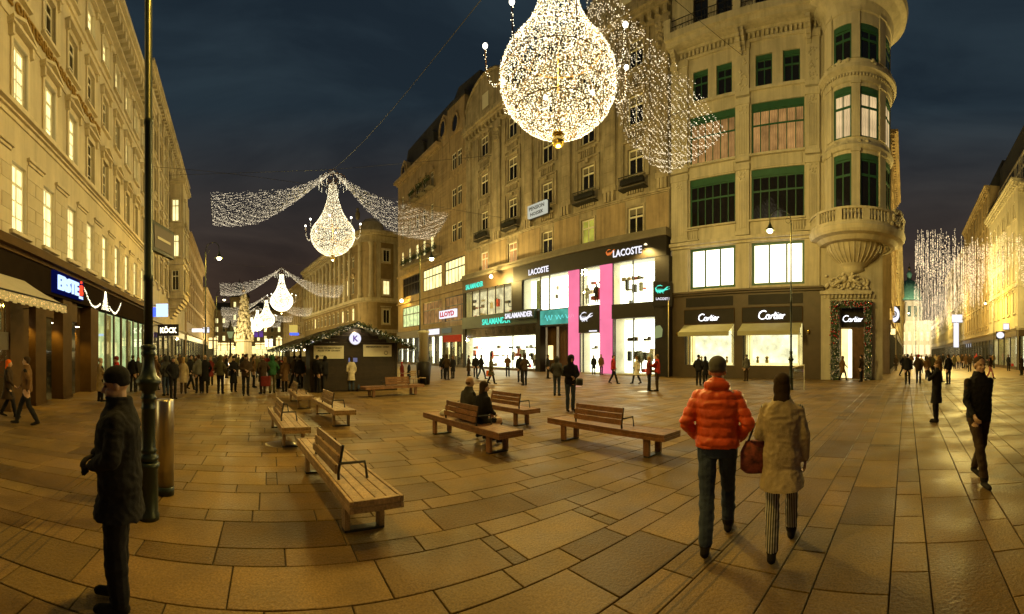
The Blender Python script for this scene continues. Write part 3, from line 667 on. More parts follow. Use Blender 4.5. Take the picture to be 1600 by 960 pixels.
# ================================================================ south side: corner building with the jeweller's shop
DS = 28.1
def corner_house():
    B = Bld('corner_building', 'pale stone corner building with green windows, round turret bay and stone balcony above the jeweller', 'building', (-15.2, DS), (1, 0)); B.sm = M['white_st']
    W = 12.0; ox = 15.2; X = lambda px: B.u(px)
    wa, wb, wc, wd = X(1078), X(1149), X(1174), X(1257)
    ws = [(wa, wb), (wc, wd)]
    # ---- wall with all its openings
    holes = []
    tiers = [(6.72, 3.1), (11.45, 3.65), (16.2, 3.7)]
    for a, b in ws:
        for z, h in tiers: holes.append((a, b, z, z+h))
        m_ = (a+b)/2; q = (b-a)
        for s_ in (-.26, .26): holes.append((m_+q*s_-.62, m_+q*s_+.62, 21.1, 23.35)); holes.append((m_+q*s_-.62, m_+q*s_+.62, 26.9, 29.6))
    B.wall('wall', 0, W+.4, 6.45, 30.2, holes, M['white_st'], rev=.35)
    g = G(); g.add([(0,0,0),(0,14,0),(0,14,30.2),(0,0,30.2)], [(3,2,1,0)])
    cs = (14.9, 0); sx_, sy_ = math.sin(AZR), math.cos(AZR)   # the wall along the narrow street
    q0 = (15.15, 1.2); q1 = (15.15+sx_*6, 1.2+sy_*6)
    g.add([(q0[0],q0[1],5),(q1[0],q1[1],5),(q1[0],q1[1],30.2),(q0[0],q0[1],30.2)], [(0,1,2,3)]); g.add([(0,14,0),(q1[0],q1[1],0),(q1[0],q1[1],30.2),(0,14,30.2)], [(3,2,1,0)])
    B.part('side_wall', g, [M['white_st']])
    # ---- windows
    for i, (a, b) in enumerate(ws):
        u = (a+b)/2; w_ = b-a
        window(B, u, 6.72, w_, 3.1, cols=(0,.335,.665,1), rows=(0,1), fm=M['fr_green'], lit=M['shop_w'], style='none', dep=.14, bar=.13, split=True)
        for z, h, l in ((11.45, 3.65, None), (16.2, 3.7, M['lit_o'])):
            window(B, u, z, w_, h-.5, cols=(0,.167,.333,.5,.667,.833,1), rows=(0,.66,1), fm=M['fr_green'], lit=l, style='none', dep=.14, bar=.07, split=True, heavy=0)
            B.part('roller_blind_box', G().box(a+.01, b-.01, .08, .3, z+h-.5, z+h-.01), [M['fr_green']])
        for s_ in (-.26, .26):
            window(B, u+w_*s_, 21.1, 1.24, 1.95, cols=(0,.5,1), rows=(0,.66,1), fm=M['fr_green'], style='none', dep=.18, bar=.07)
            B.part('roller_blind_box', G().box(u+w_*s_-.61, u+w_*s_+.61, .1, .3, 23.05, 23.34), [M['fr_green']])
            window(B, u+w_*s_, 26.9, 1.24, 2.7, cols=(0,.5,1), rows=(0,.7,1), fm=M['fr_dark'], style='none', dep=.18, bar=.07)
    # ---- pilasters between the bays
    for a, b in ((.05, wa-.12), (wb+.12, wc-.12), (wd+.12, X(1281))):
        g = G(); m_ = (a+b)/2; g.box(a, b, -.14, .02, 6.5, 9.78)
        for z0, z1 in ((10.4, 15.55), (15.75, 20.3), (20.5, 24.3)):
            g.box(a, b, -.20, .02, z0+.3, z1-.45); g.box(a-.06, b+.06, -.27, .02, z1-.447, z1); g.box(a-.05, b+.05, -.26, .02, z0, z0+.297)
        pil = B.part('pilaster', g, [M['white_st']])
        g = G(); n = 5; wq = (b-a)*.62/n
        for z0, z1 in ((10.9, 14.3), (16.3, 19.2)):
            for k in range(n): x = m_-(b-a)*.31+wq*(k+.5); g.box(x-wq*.28, x+wq*.28, -.235, -.198, z0, z1)
        for zz in (14.75, 19.5, 21.2, 22.0, 22.9):
            for k in range(9): g.ball((m_+R.uniform(-.28,.28), -.21, zz+R.uniform(-.3,.3)), (.10,.05,.09), 6, 4)
        part('carved_ornament', g, [M['white_st']], pil, kind='stuff')
    # ---- ledges
    B.band('first_floor_ledge', -.05, 12.35, [(9.88,10.05,.18),(10.053,10.30,.42)], M['white_st'])
    B.band('shop_cornice', .02, 11.75, [(6.22,6.36,.28),(6.363,6.5,.45)], M['brown_pan'])
    for a, b in ws:
        B.part('apron', G().box(a-.05, b+.05, -.10, .02, 10.35, 11.3), [M['white_st']])
        B.part('window_ledge', G().box(a-.1, b+.1, -.26, .02, 11.303, 11.44), [M['white_st']])
        B.part('window_ledge', G().box(a-.1, b+.1, -.24, .02, 16.03, 16.19), [M['white_st']]); B.part('spandrel', G().box(a+.15, b-.15, -.05, .02, 15.2, 15.95), [M['white_st']])
        B.part('window_ledge', G().box(a-.1, b+.1, -.20, .02, 20.75, 20.95), [M['white_st']])
    for a, b in ((wa-.3, wa+.8), (wd-.9, wd+.5)):
        g = G(); balustrade(g, a, b, -.16, 10.40, .85, .2, .05); B.part('balustrade', g, [M['white_st']])
    B.band('main_cornice', 0, 12.2, [(24.30,24.48,.16),(24.9,25.1,.30),(25.103,25.45,1.05),(25.453,25.95,1.30)], M['white_st'])
    B.dentils('cornice_dentils', .1, 12.0, 24.5, 24.88, .24, .34, M['white_st'])
    for a in (.5, wb+.5, wc-.5, X(1265)):
        g = G()
        for k in range(6): z = 24.9-k*.25; g.box(a-.16, a+.16, -1.0+k*.15, .02, z-.25, z-.003)
        B.part('console', g, [M['white_st']])
    g = G()
    for k in range(46): u = .15+k*.26; g.tube([(u,-1.12,25.95),(u,-1.12,26.85)], .014, 4)
    for z in (26.05, 26.4, 26.86): g.box(.1, 12.1, -1.14, -1.10, z, z+.035)
    for k in range(22): 
        u = .3+k*.54; g.tube([(u+.13*math.cos(t_), -1.12, 26.22+.13*math.sin(t_)) for t_ in [PI*i/5 for i in range(11)]], .012, 4)
    B.part('balcony_railing', g, [M['iron']])
    for a in (.25, wb+.55, 12.3): B.part('railing_pier', G().box(a-.28, a+.28, -1.3, -.9, 25.953, 27.0), [M['white_st']])
    g = G(); g.box(0, 13.5, -.7, 14, 30.2, 30.8); B.part('roof_cornice', g, [M['white_st']]); B.part('roof', G().box(.3, 14.5, .3, 13.5, 30.803, 32.5), [M['slate']])
    # ---- round corner bay
    C = (14.05, .55); RB = 2.35; N_ = 40
    def ring(name, prof, m_=M['white_st'], a0=PI, a1=2*PI+.9, n=N_, **k): g = G(); g.lathe(prof, n, C, 0, a0, a1); return B.part(name, g, [m_], **k)
    def bay_wall(z0, z1, wins):
        g = G(); a0, a1 = PI-.15, 2*PI+1.2; n = 96; eps = 1e-6; zz = sorted({z0, z1, *[w_[2] for w_ in wins], *[w_[3] for w_ in wins]})
        for i in range(n):
            a, b = a0+(a1-a0)*i/n, a0+(a1-a0)*(i+1)/n; c = (a+b)/2
            for j in range(len(zz)-1):
                hole = any(w_[0] < c < w_[1] and w_[2] < (zz[j]+zz[j+1])/2 < w_[3] for w_ in wins); r = RB-.28 if hole else RB
                g.add([(C[0]+r*math.cos(a),C[1]+r*math.sin(a),zz[j]),(C[0]+r*math.cos(b),C[1]+r*math.sin(b),zz[j]),(C[0]+r*math.cos(b),C[1]+r*math.sin(b),zz[j+1]),(C[0]+r*math.cos(a),C[1]+r*math.sin(a),zz[j+1])], [(0,1,2,3)])
                if not hole:
                    for cc, e in ((a, -1), (b, 1)):
                        c2 = c+e*(a1-a0)/n
                        if any(w_[0] < c2 < w_[1] and w_[2] < (zz[j]+zz[j+1])/2 < w_[3] for w_ in wins):
                            g.add([(C[0]+RB*math.cos(cc),C[1]+RB*math.sin(cc),zz[j]),(C[0]+(RB-.3)*math.cos(cc),C[1]+(RB-.3)*math.sin(cc),zz[j]),(C[0]+(RB-.3)*math.cos(cc),C[1]+(RB-.3)*math.sin(cc),zz[j+1]),(C[0]+RB*math.cos(cc),C[1]+RB*math.sin(cc),zz[j+1])], [(0,1,2,3) if e > 0 else (3,2,1,0)])
                elif True:
                    for (zc_, up) in ((zz[j],1),(zz[j+1],-1)):
                        g.add([(C[0]+(RB-.3)*math.cos(a),C[1]+(RB-.3)*math.sin(a),zc_),(C[0]+(RB-.3)*math.cos(b),C[1]+(RB-.3)*math.sin(b),zc_),(C[0]+RB*math.cos(b),C[1]+RB*math.sin(b),zc_),(C[0]+RB*math.cos(a),C[1]+RB*math.sin(a),zc_)], [(0,1,2,3)])
        return B.part('bay_wall', g, [M['white_st']])
    ca = [1.5*PI-.40, 1.5*PI+.40, 1.5*PI+1.25]                # window directions on the round
    hw = .31
    lv = [(11.3, 3.55, None), (15.9, 3.3, M['lit_w2']), (21.0, 2.3, None)]
    bay_wall(10.0, 24.6, [(c-hw, c+hw, z, z+h) for c in ca for z, h, l in lv])
    for c in ca:
        for z, h, l in lv:
            r = RB-.14; wi = 2*r*math.sin(hw)-.02
            k = window(B, C[0]+r*math.cos(c), z, wi, h-.35, cols=(0,.5,1), rows=(0,.68,1), fm=M['fr_green'], lit=l, style='none', y=C[1]+r*math.sin(c), dep=0, bar=.09, rev_ang=c-1.5*PI)
            g = G(); g.lathe([(RB-.25,z+h-.36),(RB-.05,z+h-.36),(RB-.05,z+h),(RB-.25,z+h)], 8, C, 0, c-hw, c+hw); B.part('blind_box', g, [M['fr_green']])
    for c in (1.5*PI-.85, 1.5*PI, 1.5*PI+.82):
        for z0, z1 in ((10.9, 14.9), (15.9, 19.3), (21.0, 24.0)):
            g = G(); x, y = C[0]+(RB+.02)*math.cos(c), C[1]+(RB+.02)*math.sin(c); dx, dy = -math.sin(c), math.cos(c); nx, ny = math.cos(c), math.sin(c)
            def rb(h0, h1, pr, wd): g.prism([(x-dx*wd-nx*.1,y-dy*wd-ny*.1),(x-dx*wd+nx*pr,y-dy*wd+ny*pr),(x+dx*wd+nx*pr,y+dy*wd+ny*pr),(x+dx*wd-nx*.1,y+dy*wd-ny*.1)], h0, h1)
            rb(z0, z1, .06, .28); rb(z1+.003, z1+.25, .13, .33); B.part('bay_pilaster', g, [M['white_st']])
    ring('bay_moulding', [(RB,15.05),(RB+.12,15.1),(RB+.20,15.35),(RB+.05,15.6),(RB,15.75)])
    ring('bay_moulding', [(RB,19.45),(RB+.1,19.5),(RB+.16,20.05),(RB+.42,20.2),(RB+.42,20.42),(RB+.1,20.6),(RB,20.75)])
    ring('bay_moulding', [(RB,24.0),(RB+.1,24.05),(RB+.25,24.6),(RB+.75,25.1),(RB+1.15,25.35),(RB+1.25,25.8),(RB+1.2,25.95),(0.5,26.0)], a0=PI-.6)
    g = G()
    for i in range(44):
        a = PI+i*.085; g.ball((C[0]+(RB+.2)*math.cos(a), C[1]+(RB+.2)*math.sin(a), 19.85), (.07,.07,.12), 6, 4)
    for i in range(60):
        a = R.uniform(PI, 2*PI+.4); g.ball((C[0]+(RB+.06)*math.cos(a), C[1]+(RB+.06)*math.sin(a), R.choice((20.85,15.5,10.6))+R.uniform(-.12,.12)), (.16,.10,.12), 6, 4)
    B.part('carved_frieze', g, [M['white_st']], True, kind='stuff')
    # upper drum above the cornice
    ring('top_drum', [(RB-.3,26.0),(RB-.3,30.2)])
    for c in ca:
        r = RB-.27; window(B, C[0]+r*math.cos(c), 26.9, 1.0, 2.6, cols=(0,.5,1), rows=(0,.7,1), fm=M['fr_dark'], style='none', y=C[1]+r*math.sin(c)-.05, dep=0, bar=.08, rev_ang=c-1.5*PI)
    # balcony round the bay
    RO = 3.35
    bal = ring('balcony', [(RB,9.15),(RB+.3,9.2),(RB+.55,9.45),(RO-.1,9.55),(RO,9.7),(RO+.05,9.95),(RO,10.1),(RB,10.1)], a0=PI-.3, a1=2*PI+.9)
    g = G(); g.lathe([(RO-.25,10.1),(RO-.02,10.1),(RO-.02,10.24),(RO-.25,10.24)], N_, C, 0, PI-.3, 2*PI+.9); g.lathe([(RO-.28,10.92),(RO+.02,10.92),(RO+.03,11.06),(RO-.28,11.06)], N_, C, 0, PI-.3, 2*PI+.9)
    rl = part('balcony_rail', g, [M['white_st']], bal)
    bm = G().lathe([(.045,0),(.075,.12),(.08,.22),(.04,.45),(.055,.6),(.07,.68)], 8).mesh('baluster', [M['white_st']], True)
    a = PI-.25; i = 0
    while a < 2*PI+.85:
        if i % 7 == 6: pr = G().box(-.2,.2,-.12,.12,0,.68).mesh('rail_pier', [M['white_st']]); link('rail_pier', pr, bal, (C[0]+(RO-.13)*math.cos(a), C[1]+(RO-.13)*math.sin(a), 10.24), (0,0,a+PI/2)); a += .105
        else: link('baluster', bm, bal, (C[0]+(RO-.13)*math.cos(a), C[1]+(RO-.13)*math.sin(a), 10.24)); a += .072
        i += 1
    g = G()                                                    # carved cartouche on the balcony front
    for i in range(34): a = 1.5*PI+.95+R.uniform(-.2,.2); g.ball((C[0]+(RO+.03)*math.cos(a), C[1]+(RO+.03)*math.sin(a), 10.6+R.uniform(-.5,.6)), (.13,.13,.15), 6, 4)
    part('cartouche', g, [M['white_st']], bal, True)
    # bowl that carries the bay
    g = G(); CB = (13.85, .35); g.lathe([(.5,7.35),(.85,7.55),(.80,7.75),(1.05,7.85),(1.1,8.0),(1.55,8.35),(1.9,8.8),(2.05,9.3)], 32, CB, 0, PI-.2, 2*PI+.6); bw = B.part('bowl_corbel', g, [M['white_st']], True)
    g = G()
    for i in range(17):
        a = PI+.1+i*.19; g.tube([(CB[0]+r*math.cos(a), CB[1]+r*math.sin(a), z) for r, z in ((1.12,8.02),(1.57,8.37),(1.92,8.82),(2.06,9.28))], .05, 5)
    part('bowl_rib', g, [M['white_st']], bw)
    # ---- entrance block under the bay
    B.wall('entrance_wall', X(1283), X(1379), 0, 10.0, [(X(1301), X(1359), 0, 5.1)], M['white_st'], y=-.02, rev=.9)
    g = G(); e1 = X(1379); g.add([(e1,0,0),(15.15,1.2,0),(15.15,1.2,10),(e1,0,10)], [(0,1,2,3)]); B.part('corner_wall', g, [M['white_st']])
    B.part('entrance_pier', G().box(X(1283), X(1298), -.12, .02, 0, 6.2), [M['white_st']]); 
    B.part('entrance_ledge', G().box(X(1283)-.05, X(1362), -.30, .02, 5.9, 6.15), [M['white_st']])
    g = G()
    for i in range(14): x = X(1288)+i*.26; g.box(x, x+.13, -.2, .02, 5.65, 5.897)
    B.part('entrance_dentils', g, [M['white_st']], kind='stuff')
    g = G(); cx = X(1325)                                      # relief over the door: reclining putti among scrolls
    for sx in (-1, 1):
        g.ball((cx+sx*.25,-.18,6.95),(.22,.16,.26),8,6); g.ball((cx+sx*.32,-.22,7.28),(.12,.12,.13),8,6)
        g.tube([(cx+sx*.25,-.2,6.9),(cx+sx*.65,-.26,6.75),(cx+sx*1.0,-.2,6.5)], [.12,.10,.06], 7); g.tube([(cx+sx*.3,-.2,7.1),(cx+sx*.6,-.24,7.2),(cx+sx*.8,-.2,7.0)], [.08,.06,.04], 6)
        g.tube([(cx+sx*(.9+.28*math.cos(t_)), -.16, 6.75+.28*math.sin(t_)) for t_ in [i*.5 for i in range(12)]], .06, 6)
    for i in range(60): g.ball((cx+R.uniform(-1.5,1.5), -.12, 6.3+abs(R.gauss(0,.42))), (.13,.10,.11), 6, 4)
    B.part('relief', g, [M['white_st']], True)
    # ---- dark shop front
    holes = [(X(1071), X(1148), .95, 3.95), (X(1161), X(1254), .95, 3.95)]
    B.wall('shop_front', .02, X(1283), 0, 6.22, holes, M['brown_pan'], y=-.10, rev=.35)
    for a, b in ((X(1073), X(1146)), (X(1170), X(1255))): B.part('vent_grille', G().box(a, b, -.14, -.09, 5.35, 6.05), [M['dark_pan']])
    for i, (a, b, z0, z1) in enumerate(holes):
        f = 4.08; sp = B.part('sign_panel', G().box(a, b, -.17, -.11, f, 5.12), [M['dark_pan']])
        g = G()
        for q in ((a,b,f-.04,f),(a,b,5.12,5.16),(a-.04,a,f,5.12),(b,b+.04,f,5.12)): g.box(q[0],q[1],-.19,-.12,q[2],q[3])
        part('sign_frame', g, [M['olive_pan']], sp)
        script_sign(sp, (a+b)/2, -.20, 4.28, 1.62 if i == 0 else 1.9)
        ca_, cb = a+.05, b-.05
        B.part('display_light', G().box(a+.5, b-.5, .72, .75, 1.0, 3.5), [M['jewel']]); B.part('display_base', G().box(a+.35, b-.35, .2, .7, .95, 1.12), [M['shop_y']])
        B.part('display_back', G().box(a, b, .85, .88, .9, 4.0), [M['shop_y']])
        for sx, x0 in ((1, a), (-1, b)):
            for k in range(4): B.part('brass_slat', G().box(x0+sx*.12*k, x0+sx*(.12*k+.035), .05+.12*k, .12+.12*k, .96, 3.94), [M['gilt'] if k % 2 else M['olive_pan']])
        B.part('shop_pane', G().box(a, b, .0, .01, .96, 3.94), [M['glass']])
        for _ in range(6): x = R.uniform(a+.7,b-.7); B.part('jewellery_stand', G().lathe([(.09,1.12),(.10,1.3),(.05,1.4),(.11,1.55),(.02,1.62)], 8, (x, .4)), [M['gilt']])
        # awning
        aw = thing('awning', ['olive cloth awning over the left jewellery window','olive cloth awning over the right jewellery window, behind the lamp post'][i], 'awning', (a-15.2+.0, DS, 0), 0, 'awnings over the jewellery windows')
        wd_ = b-a; g = G(); t1, t2, dp = 3.98, 3.38, 1.05
        for k in range(10):
            f_ = lambda s_, t_: (wd_*s_, -.20-dp*t_, t1+(t2-t1)*t_-.03*math.sin(t_*PI))
            for j in range(3): g.add([f_(k/10,j/3),f_((k+1)/10,j/3),f_((k+1)/10,(j+1)/3),f_(k/10,(j+1)/3)], [(3,2,1,0)])
        part('canopy', g, [M['awn_g']], aw); g = G(); g.box(0, wd_, -.22-dp, -.20-dp, t2-.30, t2+.01); part('valance', g, [M['awn_g']], aw)
        for x in (.03, wd_-.03): part('awning_arm', G().tube([(x,-.12,3.0),(x,-.19-dp,t2-.03)], .015), [M['iron']], aw)
    for x in (X(1060), X(1156), X(1264)):
        lw = B.part('wall_lamp', G().lathe([(.05,3.2),(.09,3.25),(.09,3.45),(.05,3.5)], 10, (x, -.18)), [M['gilt']], True)
    # ---- entrance door with garlands
    a, b = X(1314), X(1350)
    B.part('door_surround', G().box(X(1301)+.02, a, .55, .6, 0, 5.05).box(b, X(1359)-.02, .55, .6, 0, 5.05), [M['white_st']])
    B.part('door_light', G().box(a, a+(b-a)*.42, .5, .53, .1, 3.55), [M['shop_y']]); B.part('door_light', G().box(a+(b-a)*.32, a+(b-a)*.46, .46, .49, .1, 3.5), [M['shop_w']])
    dr = B.part('door', G().box(a+(b-a)*.47, b, .35, .42, .05, 3.65), [M['wood_door']]); part('handle', G().tube([(a+(b-a)*.54,.3,1.0),(a+(b-a)*.54,.3,1.6)], .02), [M['gilt']], dr)
    sp = B.part('sign_panel', G().box(a, b, .25, .3, 3.66, 5.0), [M['dark_pan']]); script_sign(sp, (a+b)/2, .22, 4.05, 1.35)
    for nm, (gx0, gx1, gz0, gz1) in {'left':(X(1298),X(1313),0,5.45),'right':(X(1350),X(1363),0,5.45),'top':(X(1313),X(1350),4.95,5.45)}.items():
        gl = thing('door_garland', f"fir garland with red and silver baubles, {'top' if nm=='top' else nm+' side'} of the jeweller's corner door", 'garland', ((gx0+gx1)/2-15.2, DS-.35, 0), 0, 'garlands round the corner door')
        hx = (gx1-gx0)/2; g = G(); vol = (gx1-gx0)*(gz1-gz0)
        for _ in range(int(vol*700)):
            x, z, y = R.uniform(-hx,hx), R.uniform(gz0,gz1), R.uniform(-.22,.12); d = Vector((R.gauss(0,1),R.gauss(0,1)-.6,R.gauss(0,1))).normalized()*R.uniform(.07,.15); s_ = Vector((d.y,-d.x,d.z*.3))*.16
            p = Vector((x,y,z)); g.add([p-s_,p+s_,p+d], [(0,1,2)])
        g.box(-hx+.05,hx-.05,-.08,.2,gz0,gz1); part('fir_sprigs', g, [M['pine']], gl, kind='stuff')
        g1, g2, g3 = G(), G(), G()
        for _ in range(int(vol*32)): x, z = R.uniform(-hx,hx), R.uniform(gz0,gz1); (g1 if z > 2.4 and R.random() < .7 else g2).ball((x,-.2+R.uniform(-.05,.03),z), R.uniform(.035,.07), 8, 5)
        for _ in range(int(vol*50)): g3.octa((R.uniform(-hx,hx),-.24,R.uniform(gz0,gz1)), .012)
        part('red_baubles', g1, [M['bauble_r']], gl, True, kind='stuff'); part('silver_baubles', g2, [M['bauble_s']], gl, True, kind='stuff'); part('fairy_lights', g3, [M['led_dim']], gl, kind='stuff')
    return B
M['lit_w2'] = emit('lit_bay_room', (1.0,.70,.34), .85, var=.3, vscale=.7)
M['bauble_r'] = mat('red_bauble', (.35,.02,.02), .2, .2, 3, 0, spec=.8); M['bauble_s'] = mat('silver_bauble', (.6,.58,.55), .18, .1, 3, 0, metal=1)
def script_sign(parent, cx, y, z0, w_):
    """cursive six-letter shop name drawn as bent glowing tubes; strokes in units of the x-height"""
    S = []
    def arc(cx_, cz, rx, rz, a0, a1, n=9): return [(cx_+rx*math.cos(math.radians(a0+(a1-a0)*i/n)), cz+rz*math.sin(math.radians(a0+(a1-a0)*i/n))) for i in range(n+1)]
    S.append(arc(1.0, .95, 1.0, .98, 50, 320, 16))                                        # C
    S.append(arc(2.25,.48,.42,.48,60,330,12)); S.append([(2.66,.95),(2.58,.4),(2.66,.05),(2.85,.02),(3.02,.2)])    # a
    S.append([(3.05,.1),(3.12,.9),(3.14,.55),(3.3,.85),(3.5,.95),(3.62,.8)]); 
    S.append([(3.98,1.55),(3.82,.4),(3.92,.05),(4.12,.0),(4.32,.2)]); S.append([(3.6,.98),(4.4,1.02)])    # t
    S.append([(4.52,.92),(4.46,.2),(4.58,.0),(4.78,.15)]); S.append([(4.60,1.32),(4.62,1.42)])         # i
    S.append([(4.85,.45)]+arc(5.22,.5,.36,.48,-10,320,14)); S[-1][0] = (4.88,.42)                            # e
    S.append([(5.78,.0),(5.84,.92),(5.84,.5),(6.0,.82),(6.2,.96),(6.36,.85)])             # r
    k = w_/6.3; g = G()
    for st_ in S:
        pts = [(cx+(x+.18*z-3.25)*k, y, z0+z*k) for x, z in st_]; g.tube(pts, [.035*w_/1.6*(1.2 if i < len(pts)*.6 else .8) for i in range(len(pts))], 6)
    return part('script_letters', g, [M['white_e']], parent)
corner_house()
# ================================================================ south side: the fashion shops building
def shops_house():
    B = Bld('shops_building', 'weathered grey-brown building with flower balconies above the two-storey fashion shop fronts', 'building', (-43.8, DS+.02), (1, 0)); B.sm = M['stone']
    X = B.u; E = 28.55
    cols = [X(p) for p in (757, 801, 855, 918.5, 993)]
    rows = [(11.65,2.35,1.55),(16.65,2.2,1.5),(20.85,2.5,1.55),(25.55,2.4,1.55)]
    B.wall('wall', 0, E, 11.0, 30.2, [(u-w_/2,u+w_/2,z,z+h) for u in cols for z,h,w_ in rows], M['stone']); B.body(0, E, 31, 12, M['stone'])
    for k, u in enumerate(cols):
        for f, (z, h, w_) in enumerate(rows):
            l = {(0,0):M['lit_o2'],(1,0):M['lit_o2'],(3,0):M['lit_y']}.get((k,f))
            window(B, u, z, w_, h, rows=(0,.66,1), lit=l, style=('plain','plain','hood','hood')[f], bar=.09, dep=.12, heavy=0, split=(f == 0))
            g = G(); g.box(u-.70, u+.70, .140, .152, z+h*.74, z+h-.07)
            if l is None: B.part('roller_blind', g, [M['stone_d']])
        # carved aprons and keystones
        for z in (15.1, 19.7, 24.3):
            g = G()
            for i in range(7): x = u-.75+i*.25; g.box(x-.07, x+.07, -.16, .02, z, z+.55)
            g.box(u-1.05, u+1.05, -.24, .02, z+.553, z+.72); B.part('carved_apron', g, [M['stone']])
        pl = thing('flower_balcony', f"dark wrought iron flower box on the {['first','second','third','fourth','fifth'][k]} window from the left above the fashion shops", 'balcony', (-43.8+u, DS, 0), 0, 'iron flower boxes above the fashion shops') if k in (0,1,3,4) else None
        if pl:
            g = G(); g.box(-1.25,1.25,-.75,0,15.35,15.45)
            for i in range(21): x = -1.2+i*.12; g.tube([(x,-.72,15.45),(x,-.8,15.9),(x,-.72,16.35)], .014, 4)
            for i in range(6):
                for x in (-1.22,1.22): g.tube([(x,-.12*i-.05,15.45),(x,-.12*i-.05,16.35)], .014, 4)
            g.box(-1.25,1.25,-.76,-.70,16.35,16.40); g.box(-1.1,1.1,-.68,-.35,15.75,16.15); part('railing', g, [M['iron']], pl)
            g = G()
            for _ in range(260): p = Vector((R.uniform(-1.1,1.1), R.uniform(-.72,-.3), 16.05+abs(R.gauss(0,.13)))); d = Vector((R.gauss(0,1),R.gauss(0,1),R.gauss(.4,1))).normalized()*.13; s_ = Vector((d.y,-d.x,0))*.4; g.add([p-s_,p+s_,p+d], [(0,1,2)])
            part('dry_plants', g, [M['pine']], pl, kind='stuff')
    for k, u in enumerate(cols):
        for z0, z1 in ((16.35,19.45),(20.6,24.1),(25.3,28.2)):
            g = G()
            for sx in (-1,1): g.box(u+sx*1.28-.12, u+sx*1.28+.12, -.13, .02, z0, z1)
            g.box(u-1.4, u+1.4, -.16, .02, z1+.003, z1+.16); g.box(u-.16,u+.16,-.26,.02,z1-.35,z1); B.part('bay_frame', g, [M['stone']])
    # giant pilasters with consoles
    mids = [.55]+[(cols[i]+cols[i+1])/2 for i in range(4)]+[E-.75]
    for i, u in enumerate(mids):
        hw = .62 if i not in (0,5) else .5; g = G(); g.box(u-hw, u+hw, -.20, .02, 16.2, 27.6); g.box(u-hw-.12, u+hw+.12, -.30, .02, 27.603, 28.3)
        g.box(u-hw-.1, u+hw+.1, -.28, .02, 15.75, 16.197)
        for k in (-1, 0, 1): g.box(u+k*hw*.66-.13, u+k*hw*.66+.13, -.34, .02, 14.9, 15.747)
        B.part('pilaster', g, [M['stone']])
        g = G()
        for _ in range(30): g.ball((u+R.uniform(-hw,hw), -.26, 27.0+R.uniform(-.8,1.0)), (.15,.13,.17), 6, 4)
        B.part('carved_capital', g, [M['stone']], True)
        for j in range(10):
            B.part('facing_panel', G().box(u-hw+.08, u+hw-.08, -.225, -.198, 16.35+j*1.12, 16.35+j*1.12+1.07), [M['stone']])
    for i in range(6):                                        # smooth brown wall panels of the mezzanine
        a = 0.1 if i == 0 else cols[i-1]+.95; b = E-.1 if i == 5 else cols[i]-.95
        if b-a > .5: B.part('wall_panel', G().box(a+.1, b-.1, -.05, .02, 11.7, 14.6), [M['tan']])
    B.band('mezzanine_ledge', 0, E, [(14.66,14.76,.10),(14.763,14.88,.22)], M['stone'])
    B.band('upper_cornice', 0, E, [(28.35,28.6,.25),(28.603,29.2,.04),(29.203,29.5,.7),(29.503,29.9,.95)], M['stone'])
    B.dentils('cornice_dentils', 0, E, 28.65, 29.18, .45, .7, M['stone'])
    for c0, wd, pk in ((4.2, 4.6, 35.2), (24.2, 4.4, 34.4)):
        pts = [(c0-wd,29.9),(c0+wd,29.9)]+[(c0+wd*(math.cos(t_)), 30.6+(pk-30.6)*math.sin(t_)) for t_ in [PI*i/14 for i in range(15)]]
        g = G(); g.ext(pts, -.1, .6); gb = B.part('curved_gable', g, [M['stone']])
        g = G(); pp = [(c0+(wd+.1)*math.cos(t_), -.1, 30.7+(pk-30.6)*math.sin(t_)) for t_ in [PI*i/14 for i in range(15)]]; g.tube(pp, .22, 6); part('gable_coping', g, [M['stone']], gb)
        window_in(gb, c0, 30.6)
    g = G(); g.ext([(0,30.9),(E,30.9),(E-1.2,35.5),(1.2,35.5)], 2.0, 11); B.part('roof', g, [M['slate']])
    for x in (9, 13, 19): B.part('dormer', G().box(x-.7,x+.7,1.2,3.5,31,33.2).ext([(x-.9,33.2),(x+.9,33.2),(x,34.2)], 1.0, 3.6), [M['slate']])
    # ------- shop fronts, 0..11.6 m
    y0 = -.75
    a, b = X(731)-.2, X(1051)-.15
    top = G(); top.box(a-.1, b+.1, y0-.22, .0, 10.95, 11.25); top.box(a, b, y0-.05, .0, 11.253, 11.62); B.part('shop_ledge', top, [M['stone_d']])
    a1 = X(810)
    B.part('fascia', G().box(a, a1, y0+.04, 0, 9.42, 10.947), [M['brown_pan']]); B.part('fascia', G().box(a1+.003, b, y0, 0, 9.42, 10.947), [M['dark_pan']])
    # lit upper and lower windows, with panes, posts and stock
    def glaze(ua, ub, z0, z1, posts, lit, y=-.55, back=.55, stock=0, frame='fr_dark'):
        B.part('shop_interior', G().box(ua, ub, back, back+.03, z0, z1), [M[lit]]); B.part('shop_side', G().box(ua-.06, ua-.002, y+.08, back, z0, z1), [M['board']]); B.part('shop_floor', G().box(ua, ub, y+.05, back, z0-.12, z0-.003), [M['board']])
        B.part('shop_ceiling', G().box(ua, ub, y+.05, back, z1+.003, z1+.1), [M['board']])
        ps = [ua]+posts+[ub]
        for p, q in zip(ps, ps[1:]): B.part('shop_pane', G().box(p+.03, q-.03, y, y+.012, z0+.01, z1-.01), [M['glass']])
        for p in ps: B.part('shop_post', G().box(p-.045, p+.045, y-.05, y+.07, z0, z1), [M[frame]])
